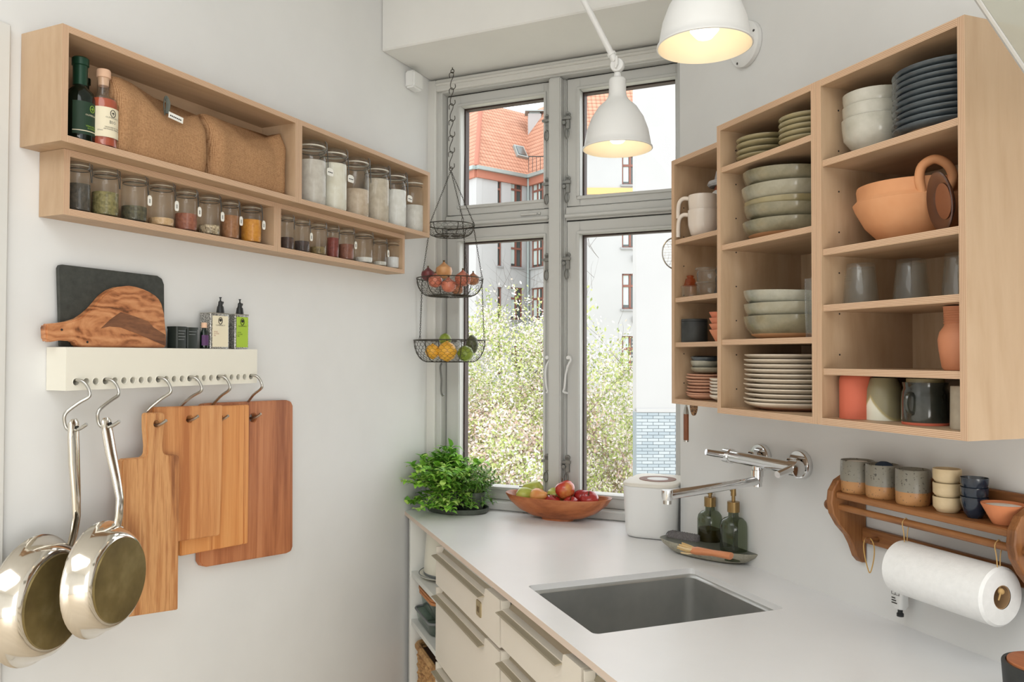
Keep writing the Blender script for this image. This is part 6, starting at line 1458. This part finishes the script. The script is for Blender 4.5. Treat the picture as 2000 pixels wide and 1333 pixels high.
def soap(label, xl_, xr_, ybase, yshould, ycoll0, ycoll1, ytop, liquid, fill, spout_a, zb):
    xm = (xl_+xr_)/2; P = Zp(xm, ybase, ZC+zb); dep = (P-CAM).dot(CF); r = 0.5*(xr_-xl_)/F_PX*dep*math.cos(math.atan((xm-1000)/F_PX))
    zz_ = lambda y: (CAM+ray(xm, y)*(dep/1.0)).z-P.z
    hs, c0, c1, ht = zz_(yshould), zz_(ycoll0), zz_(ycoll1), zz_(ytop)
    t = thing('soap_bottle', label, 'bottle', P+Vector((0, 0, 0.0004)), RZ['R'], 'green glass soap bottles')
    MB().lathe([(0, 0.002), (r*0.92, 0), (r, 0.004), (r, hs-r*0.55), (r*0.93, hs-r*0.22), (r*0.70, hs+r*0.02), (r*0.42, hs+r*0.12), (r*0.38, hs+r*0.2), (r*0.38, c0+0.004)], 36).build('glass_body', 'green_glass', t, angle=50)
    MB().lathe([(0, 0.004), (r*0.93, 0.005), (r*0.94, hs*fill), (0, hs*fill)], 30).build('liquid_soap', liquid, t)
    MB().lathe([(0, c0), (r*0.46, c0), (r*0.46, c1), (0, c1)], 28).build('collar', 'brass', t, angle=30)
    MB().lathe([(0, c1), (r*0.14, c1), (r*0.14, c1+(ht-c1)*0.45), (r*0.20, c1+(ht-c1)*0.45), (r*0.20, ht), (0, ht)], 18).tube([(0, 0, ht-0.004), (r*0.55*math.cos(spout_a), r*0.55*math.sin(spout_a), ht-0.005), (r*0.85*math.cos(spout_a), r*0.85*math.sin(spout_a), ht-0.009)], [r*0.13, r*0.11, r*0.07], 10).build('pump', 'brass', t, angle=40)
    MB().tube([(0, 0, 0.012), (0, 0, c0)], 0.0018, 6).build('dip_tube', 'grey_rim', t)
soap('green glass pump bottle two-thirds full of amber soap', 1362, 1412, 1073, 1001, 990, 972, 960, 'soap', 0.56, 2.6, 0.010)
soap('green glass pump bottle almost empty, beside the fuller one', 1406, 1459.5, 1093, 1014, 1001, 981, 956, 'soap_low', 0.22, 2.75, 0.010)
# rolled grey cloth and dish brush
speck('cloth_grey', [(0.35, (84, 82, 82)), (0.65, (124, 120, 120))], 420, 0.95, 0.8, bd=0.002)
cl = thing('grey_dishcloth', 'rolled charcoal-grey knitted dishcloth at the far end of the oval dish', 'cloth', on_dish(-La*0.56, 0.014, 0.0), ang)
rr_ = random.Random(8); rings = []
for k in range(21):
    x = -0.044+0.088*k/20; e = 1.0 if 0 < k < 20 else 0.86
    rings.append([(x, (0.0195+0.0012*math.sin(k*2.4+i*1.1))*e*math.cos(2*math.pi*i/36), 0.031+(0.0165+0.0012*math.sin(k*2.4+i*1.7))*e*math.sin(2*math.pi*i/36)) for i in range(36)])
MB().loft(rings).build('roll', 'cloth_grey', cl, angle=80)
sp_ = [(-0.0455, 0.0020*t*math.cos(t), 0.031+0.0017*t*math.sin(t)) for t in [0.4*i for i in range(24)]]
MB().tube(sp_, 0.0012, 5).build('rolled_edge', 'cloth_grey', cl)
wood('brush_wood', [(0.3, (206, 128, 84)), (0.7, (226, 154, 108))], 'x', 20, 0.15, 0.5)
q0, q1 = Zp(1338, 1074, ZC+0.046), Zp(1428, 1097, ZC+0.036)
bl = (q1-q0).length
br = thing('dish_brush', 'wooden dish brush with pale bristles lying across the oval dish', 'brush', q0, math.atan2(q1.y-q0.y, q1.x-q0.x))
hb_ = [(0.018, 0.0115, 0.0075), (0.030, 0.0140, 0.0095), (0.046, 0.0105, 0.0085), (bl*0.62, 0.0090, 0.0072), (bl*0.85, 0.0125, 0.0076), (bl*0.98, 0.0150, 0.0080), (bl, 0.0140, 0.0072)]
MB().loft([[(x, w_*math.cos(a), h_*math.sin(a)+0.002*math.sin(x*20)) for a in [2*math.pi*i/14 for i in range(14)]] for x, w_, h_ in hb_]).build('handle', 'brush_wood', br, angle=60)
rnb = random.Random(3)
for k in range(26):
    a = rnb.uniform(-0.8, 0.8); b_ = rnb.uniform(-0.5, 0.5); y0_ = a*0.012; z0_ = b_*0.011
    MB().tube([(0.030, y0_*0.7, z0_*0.7), (0.008, y0_*1.3, z0_*1.4), (-0.010+rnb.uniform(-.004, .003), y0_*1.7, z0_*1.8+0.002)], [0.0022, 0.0026, 0.0016], 5).build('bristle_tuft', plain('bristle_%d' % (k % 3), ((226, 196, 146), (214, 180, 124), (236, 210, 164))[k % 3], 0.8) if k < 3 else 'bristle_%d' % (k % 3), br)
MB().prism(rrect(bl-0.016, bl-0.010, -0.0015, 0.0015, 0.001, 2), 0.0052, 0.0058, 'z').build('hanging_slot', 'ink', br)

# ================================================================ PINE KITCHEN ROLL RACK
wood('pine_dark', [(0.30, (96, 58, 30)), (0.45, (134, 86, 48)), (0.58, (160, 108, 64)), (0.7, (116, 74, 40))], 'z', 22, 0.08, 0.45, 0.05, 0.8)
wood('pine_dark_x', [(0.30, (96, 58, 30)), (0.45, (134, 86, 48)), (0.58, (160, 108, 64)), (0.7, (116, 74, 40))], 'x', 22, 0.08, 0.45, 0.05, 0.8)
KA0, KA1, KZ = 1.235, 0.845, 1.1385
rk = thing('kitchen_roll_rack', 'stained pine wall rack with scrolled ends, shelf and dowel', 'rack', at('R', KA0, 0, 0), RZ['R'])
KW = KA0-KA1
prof = [(0.0, 0.995), (-0.012, 0.996), (-0.024, 1.008), (-0.034, 1.032), (-0.046, 1.052), (-0.066, 1.072), (-0.082, 1.096), (-0.087, 1.118), (-0.084, 1.140), (-0.070, 1.160), (-0.046, 1.172), (-0.020, 1.176), (0.0, 1.176)]
for x in (0.0, KW-0.016):
    MB().loft([[(xx, y-0.001, z) for y, z in prof] for xx in (x, x+0.016)]).build('scrolled_end', 'pine_dark', rk, bevel=0.002, smooth=False)
MB().box(0.016, KW-0.016, -0.078, -0.001, KZ-0.012, KZ).build('shelf', 'pine_dark_x', rk, bevel=0.002, smooth=False)
MB().box(0.016, KW-0.016, -0.014, -0.001, KZ, KZ+0.045).build('upper_back_rail', 'pine_dark_x', rk, bevel=0.002, smooth=False)
MB().box(0.016, KW-0.016, -0.014, -0.001, 1.036, 1.066).build('lower_back_rail', 'pine_dark_x', rk, bevel=0.002, smooth=False)
MB().lathe([(0, -0.004), (0.0065, -0.004), (0.0065, KW+0.004), (0, KW+0.004)], 16, (0, -0.066, 1.1085), axis='x').build('dowel', 'pine_dark_x', rk)
for x in (-0.012, KW+0.012): MB().ball((x, -0.066, 1.1085), 0.0115, 16, 10).build('dowel_knob', 'pine_dark', rk)
for x in (0.055, 0.13, 0.26): MB().lathe([(0, 0), (0.0055, 0), (0.0045, 0.016), (0.0065, 0.022), (0.004, 0.027), (0, 0.028)], 14, (x, -0.014, 1.050), axis='y').build('peg', 'pine_dark', rk)
# elastic band on a peg
bp_ = at('R', KA0-0.055, 0.034, 0)
bn = MB().tube([(0.012*math.sin(t)+0.003*math.sin(2*t), -0.001*math.cos(t), 1.0215+0.0335*math.cos(t)) for t in [2*math.pi*i/28 for i in range(28)]], 0.0011, 6, closed=True).build('rubber_band', plain('band_tan', (206, 164, 92), 0.6), None, bp_, RZ['R'])
tag(bn, 'tan rubber band hanging on a peg of the pine rack', 'rubber band')
# cups on the rack shelf
def speckled(name, c1, c2):
    t = NT(name); v = t.coords(); n = t.noise(v, 230, 2, 0.5); n2 = t.noise(v, 8, 3)
    r1 = t.ramp(n, [(0.30, (70, 66, 58)), (0.37, c1)]); r2 = t.ramp(n2, [(0.3, c2), (0.7, (255, 255, 255))])
    mx = t.node('ShaderNodeMix', data_type='RGBA', blend_type='MULTIPLY'); mx.inputs[0].default_value = 0.5
    t.link(r1, mx.inputs[6]); t.link(r2, mx.inputs[7]); t.link(mx.outputs[2], t.b.inputs['Base Color']); t.set(Roughness=0.35)
speckled('cup_grey', (146, 142, 130), (190, 186, 176)); speckled('cup_clay', (190, 140, 90), (220, 200, 170))
cupz = KZ
cups = [(1638, 1708, 'speckled grey cup with a clay base and cream rim inside, at the tap end'), (1688, 1755, 'speckled grey cup with a clay base holding a dark blue sponge'), (1746, 1816, 'speckled grey cup with a clay base, beside the cream cups')]
for k, (x0_, x1_, lb) in enumerate(cups):
    a_, r_ = fit('R', x0_, x1_, 0.042); r_ = min(r_, 0.0305)
    t = thing('stoneware_cup', lb, 'cup', at('R', a_, 0.042, cupz+0.0004), RZ['R'], 'speckled stoneware cups on the rack')
    h = 0.062
    MB().lathe([(0, 0.001), (r_*0.93, 0), (r_*0.985, 0.004), (r_, h*0.38), (r_, h*0.385)], 36).build('clay_base', 'cup_clay', t, angle=50)
    MB().lathe([(r_*1.008, h*0.37), (r_*1.012, h*0.39), (r_*1.0, h*0.97), (r_*0.97, h), (r_*0.92, h*0.97), (r_*0.92, 0.010), (0, 0.008)], 36).build('glazed_wall', 'cup_grey', t, angle=50)
    if k == 1: MB().ball((0.004, 0, h-0.004), 0.016, 12, 8, sz=0.6).build('sponge', plain('sponge_navy', (44, 58, 78), 0.95), t)
    if k == 0: MB().lathe([(0, h*0.92), (r_*0.6, h*0.92), (r_*0.6, h*0.96), (0, h*0.965)], 24).build('cream_disc', 'glaze_ivory', t)
speck('cup_cream', [(0.3, (206, 182, 140)), (0.7, (222, 200, 162))], 30, 0.5)
a_, r_ = fit('R', 1816, 1874, 0.045); r_ = min(r_, 0.0255); a_ -= 0.002
for k, lb in enumerate(('lowest cream cup of the stack of three on the rack', 'middle cream cup of the stack of three on the rack', 'top cream cup of the stack of three on the rack')):
    t = thing('cream_cup', lb, 'cup', at('R', a_, 0.044, cupz+0.0004+k*0.0235), RZ['R'], 'stacked cream cups')
    MB().lathe([(0, 0.001), (r_*0.72, 0), (r_*0.80, 0.003), (r_*0.98, 0.008), (r_, 0.023), (r_*0.98, 0.0255), (r_*0.93, 0.0255), (r_*0.9, 0.010), (0, 0.006)], 32).build('cup_body', 'cup_cream', t, angle=50)
glaze('navy_glaze', (20, 28, 40), (30, 40, 54), (44, 54, 68), 9, 0.12)
a_, r_ = fit('R', 1867, 1925, 0.048); r_ = min(r_, 0.0265); a_ -= 0.003
for k, lb in enumerate(('lowest navy glazed bowl nested on the rack', 'middle navy glazed bowl nested on the rack', 'top navy glazed bowl nested on the rack')):
    t = thing('navy_bowl', lb, 'bowl', at('R', a_, 0.046, cupz+0.0004+k*0.0155), RZ['R'], 'nested navy bowls')
    MB().lathe([(0, 0.001), (r_*0.5, 0), (r_*0.75, 0.008), (r_*0.96, 0.024), (r_, 0.034), (r_*0.96, 0.034), (r_*0.9, 0.024), (r_*0.65, 0.010), (0, 0.006)], 32).build('bowl', 'navy_glaze', t, angle=50)
a_, r_ = fit('R', 1913, 2006, 0.060); r_ = min(r_, 0.034)
t = thing('clay_salt_bowl', 'conical terracotta bowl of white salt at the near end of the rack', 'bowl', at('R', max(a_, KA1+0.016+r_+0.001), 0.048, cupz+0.0004), RZ['R'])
MB().lathe([(0, 0), (r_*0.48, 0), (r_*0.52, 0.002), (r_*0.98, 0.029), (r_, 0.032), (r_*0.93, 0.032), (r_*0.5, 0.006), (0, 0.005)], 36).build('bowl', 'terracotta', t, angle=50)
MB().lathe([(0, 0.012), (r_*0.55, 0.012), (r_*0.86, 0.028), (0, 0.029)], 28).build('salt', speck('salt', [(0.3, (232, 226, 216)), (0.7, (244, 240, 234))], 200, 0.9, 0.4), t)
# paper roll hanging from the dowel on strings
pr0, pr1 = Rp(1800, 1130, 0.072), Rp(1952, 1166, 0.072)
speck('paper_towel', [(0.3, (240, 240, 238)), (0.7, (246, 246, 244))], 90, 0.95, 0.35, bd=0.002, spec=0.1)
PRr = 0.0465; pz = 1.0290; px0, px1 = 0.158, 0.352
pr_ = thing('paper_towel_roll', 'white kitchen paper roll hanging on strings below the pine rack', 'paper roll', at('R', KA0, 0.066, pz), RZ['R'])
MB().lathe([(0.0185, px0), (PRr-0.004, px0), (PRr, px0+0.004), (PRr, px1-0.004), (PRr-0.004, px1), (0.0185, px1)], 44, axis='x').build('paper', 'paper_towel', pr_, angle=40)
MB().lathe([(0.0185, px0+0.001), (0.0185, px1-0.001), (0.0172, px1-0.001), (0.0172, px0+0.001), (0.0185, px0+0.001)], 28, axis='x').build('cardboard_core', plain('cardboard', (176, 142, 104), 0.85), pr_, angle=40)
plain('twine', (196, 160, 104), 0.85)
for x in (px0+0.012, px1-0.006):
    MB().tube(smooth_path([(x, 0.002, 0.0865), (x+0.001, 0.0075, 0.079), (x, 0.004, 0.06), (x+0.002, 0.001, 0.0135), (x+0.004, -0.004, 0.012), (x+0.001, -0.005, 0.06), (x, -0.0075, 0.079), (x, 0.0, 0.0870), (x, 0.002, 0.0865)], 3), 0.0009, 5).build('hanging_string', 'twine', pr_)
MB().ball((px1+0.001, -0.004, 0.010), 0.005, 10, 7).tube(smooth_path([(px1, -0.004, 0.010), (px1+0.004, -0.010, 0.006), (px1+0.003, -0.012, -0.002)], 3), 0.0012, 5).build('string_knot', 'twine', pr_)
# hand cream tube hanging by its fold from the rail peg
hc_ = thing('hand_cream_tube', 'white hand cream tube with black cap hanging below the paper roll', 'tube', at('R', KA0-0.130, 0.026, 0), RZ['R'])
hc_.location = at('R', al('R', Rp(1758, 1150, 0.026)), 0.026, 0)
zt0, zt1 = zat('R', 1760, 1190, 0.026), 1.035
MB().loft([[(x, y, z) for x, y in rrect(-w_, w_, -d_, d_, min(d_*0.9, 0.006), 4)] for w_, d_, z in ((0.009, 0.008, zt0), (0.0125, 0.0105, zt0+0.006), (0.0130, 0.0095, zt0+0.03), (0.0145, 0.0012, zt1))]).build('tube_body', 'white_plastic', hc_, angle=50)
MB().lathe([(0, zt0-0.014), (0.0062, zt0-0.014), (0.0062, zt0-0.009), (0.0044, zt0-0.007), (0.0044, zt0), (0, zt0)], 16).build('cap', 'black_plastic', hc_)
lbm = MB()
for k in range(4): lbm.box(-0.009, 0.008, -0.0115, -0.0108, zt0+0.026+k*0.014, zt0+0.0266+k*0.014)
for x in (-0.009, -0.001, 0.0075): lbm.box(x, x+0.0005, -0.0115, -0.0108, zt0+0.026, zt0+0.068)
for k in range(3):
    for q in (-0.0055, 0.003): lbm.box(q, q+0.0012, -0.0115, -0.0108, zt0+0.032+k*0.014, zt0+0.0345+k*0.014)
for k in range(3): lbm.box(-0.009, -0.009+0.012-0.002*k, -0.0115, -0.0108, zt0+0.010+k*0.0045, zt0+0.0118+k*0.0045)
lbm.build('printed_table', 'ink', hc_, smooth=False)
# dark crock with a wooden lid in the near corner of the worktop
ck = Zp(1990, 1350); ckp = RD*0.870+RN*1.120
cz_ = 0.070
P = Zp(2040, 1300, ZC+cz_); ckp = P
rk2 = 0.052
ct_ = thing('black_crock', 'black stoneware crock with a wooden lid at the near end of the worktop', 'crock', (ckp.x, ckp.y, ZC+0.0004), RZ['R'])
MB().lathe([(0, 0.002), (rk2*0.86, 0), (rk2*0.92, 0.004), (rk2, cz_-0.002), (rk2*0.985, cz_), (rk2*0.90, cz_), (rk2*0.89, cz_-0.008), (0, cz_-0.008)], 44).build('crock_body', 'canister_black', ct_, angle=40)
ld = MB().prism([p for p in circle(0, 0, rk2*0.87, 40) if not (p[0] < -0.0 and p[1] > 0.030)], cz_-0.006, cz_+0.003, 'z').build('wooden_lid', wood('lid_wood', [(0.3, (150, 84, 48)), (0.7, (190, 118, 74))], 'x', 24, 0.1, 0.5), ct_, bevel=0.001)

# ================================================================ WALL LAMPS
def emit(name, col, strength):
    m_ = bpy.data.materials.new(name); m_.use_nodes = True; nt = m_.node_tree; nt.nodes.clear()
    e = nt.nodes.new('ShaderNodeEmission'); e.inputs[0].default_value = (*col, 1); e.inputs[1].default_value = strength
    o_ = nt.nodes.new('ShaderNodeOutputMaterial'); nt.links.new(e.outputs[0], o_.inputs[0]); MATS[name] = m_; return m_
emit('bulb_glow', (1.0, 0.87, 0.66), 3.6)
plain('shade_inside', (244, 232, 208), 0.5)
def shade(t, top_z=0.0, S=1.0):
    """bell shade hanging below the origin: neck top at z = -0.028"""
    z0 = -0.030*S
    neck, H = 0.0205*S, 0.168*S
    prof = [(0.006, 0), (0.017, -0.001), (0.0205, -0.006), (0.0205, -0.036), (0.0225, -0.046), (0.0285, -0.056), (0.046, -0.072), (0.0625, -0.098), (0.0735, -0.128), (0.0785, -0.155), (0.0800, -0.166)]
    outer = [(r*S, z0+z*S) for r, z in prof]; inner = [((r-0.0014)*S, z0+(z-0.0004)*S) for r, z in prof]
    MB().lathe([(0, z0)]+outer+[(0.0835*S, z0-0.169*S), (0.0838*S, z0-0.172*S), (0.0815*S, z0-0.173*S)], 56).build('lamp_shade', 'white_metal', t, angle=50)
    MB().lathe([(0.0815*S, z0-0.173*S)]+list(reversed(inner[4:]))+[(0, z0-0.045*S)], 56).build('shade_lining', 'shade_inside', t, angle=50)
    zb_ = z0-0.128*S
    MB().lathe([(0, zb_-0.032*S), (0.014*S, zb_-0.0285*S), (0.025*S, zb_-0.016*S), (0.0285*S, zb_), (0.025*S, zb_+0.017*S), (0.015*S, zb_+0.034*S), (0.013*S, zb_+0.050*S), (0, zb_+0.05*S)], 28).build('bulb', 'bulb_glow', t)
    MB().lathe([(0, z0+0.012*S), (0.0075*S, z0+0.012*S), (0.009*S, z0-0.0*S), (0, z0)], 20).build('neck', 'white_metal', t)
    j = MB().lathe([(0, -0.008*S), (0.015*S, -0.008*S), (0.0165*S, -0.006*S), (0.0165*S, 0.006*S), (0.015*S, 0.008*S), (0, 0.008*S)], 24, (0, 0, 0), axis='y')
    j.build('joint_disc', 'white_metal', t)
    MB().tube([(0.002, -0.013*S, 0.018*S), (0.001, -0.013*S, 0.004*S), (-0.001, -0.013*S, -0.010*S)], [0.0022, 0.0042, 0.0022], 8).lathe([(0, 0), (0.005*S, 0), (0.005*S, 0.014*S), (0, 0.014*S)], 12, (0, 0, 0), axis='y').build('wing_nut', 'white_metal', t)
D1 = 1.906
J1 = CAM+ray(1206, 128)*D1
S1 = 1.0
l1 = thing('arm_lamp', 'white bell-shaded lamp on a slanting arm before the window', 'lamp', J1, RZ['W'], 'white bell-shaded lamps'); shade(l1, S=1.0)
R1 = Matrix.Rotation(-RZ['W'], 3, 'Z')
d = (CAM+ray(1140, 0)*D1)-J1; dl = R1 @ d; dl = dl.normalized()
topd = (CEIL_Z-J1.z-0.03)/dl.z
MB().tube([dl*0.012, dl*0.030], 0.0085, 14).build('arm_collar', 'white_metal', l1)
MB().tube([dl*0.030, dl*topd], 0.0075, 16).build('arm', 'white_metal', l1)
MB().tube([dl*0.028, dl*0.034], 0.0105, 16).build('arm_ring', 'white_metal', l1)
MB().lathe([(0, 0), (0.04, 0), (0.045, 0.022), (0, 0.029)], 28, (dl.x*topd, dl.y*topd, dl.z*topd)).build('ceiling_rose', 'white_metal', l1)
D2 = 1.405
c2 = CAM+ray(1376, 92)*D2
J2 = Vector((c2.x, c2.y, c2.z+0.203))
l2 = thing('arm_lamp', 'white bell-shaded lamp on a wall plate above the plywood cabinets', 'lamp', J2, RZ['R'], 'white bell-shaded lamps'); shade(l2, S=1.0)
wp = at('R', 1.585, 0, 2.1585)
lw = Matrix.Rotation(-RZ['R'], 3, 'Z') @ (wp-J2)
MB().lathe([(0, 0.001), (0.054, 0.001), (0.054, 0.012), (0.049, 0.016), (0.040, 0.018), (0.020, 0.020), (0, 0.020)], 44, tuple(lw), axis='y').build('wall_plate', 'white_metal', l2, angle=40)
for a in (0.35, -2.0, 2.6): MB().lathe([(0, 0.015), (0.0035, 0.015), (0.0030, 0.0175), (0, 0.0175)], 10, (lw.x+0.046*math.cos(a), lw.y, lw.z+0.046*math.sin(a)), axis='y').build('screw', 'iron_rail', l2)
el = Vector((0.0, -0.02, 0.16))
MB().tube([lw+Vector((0, -0.018, 0)), lw+Vector((0, -0.05, 0.01)), lw+Vector((0, -0.08, 0.30))], 0.0075, 14).build('lower_arm', 'white_metal', l2)
MB().tube([lw+Vector((0, -0.08, 0.30)), Vector((0, 0, 0.03))], 0.0075, 14).build('upper_arm', 'white_metal', l2)
MB().ball(lw+Vector((0, -0.08, 0.30)), 0.016, 14, 9).build('elbow', 'white_metal', l2)
MB().tube([(0, 0, 0.0), (0, 0, 0.034)], 0.0085, 14).build('arm_collar', 'white_metal', l2)

# ================================================================ GLASS HOOD SIDE
# slanting edge of a smoked glass screen beside the cabinets, square to the right wall
HA = 0.560
def hood_pt(px, py):
    r = ray(px, py); P = CAM+r*((HA-RD.dot(CAM))/RD.dot(r)); return P
g0_, g1_ = hood_pt(1903, 0), hood_pt(1999, 142)
dd = (g1_-g0_)
A_ = g0_-dd*1.2; B_ = g1_+dd*0.5
hd_ = thing('hood_screen', 'smoked glass screen with a slanting edge beside the near cabinet', 'glass screen', at('R', HA, 0, 0), RZ['R'])
def hl_(P): d_ = P-at('R', HA, 0, 0); return (d_.dot(RN), d_.z)
a2, b2 = hl_(A_), hl_(B_)
out_ = [a2, b2, (-0.002, b2[1]), (-0.002, a2[1])]
MB().loft([[(x, y, z) for y, z in out_] for x in (0.0, 0.006)]).build('glass_sheet', 'smoked_sheet', hd_, smooth=False)
MB().tube([(0.003, a2[0], a2[1]), (0.003, b2[0], b2[1])], 0.0028, 8).build('edge_trim', plain('edge_grey', (186, 184, 180), 0.4, 0.3), hd_)
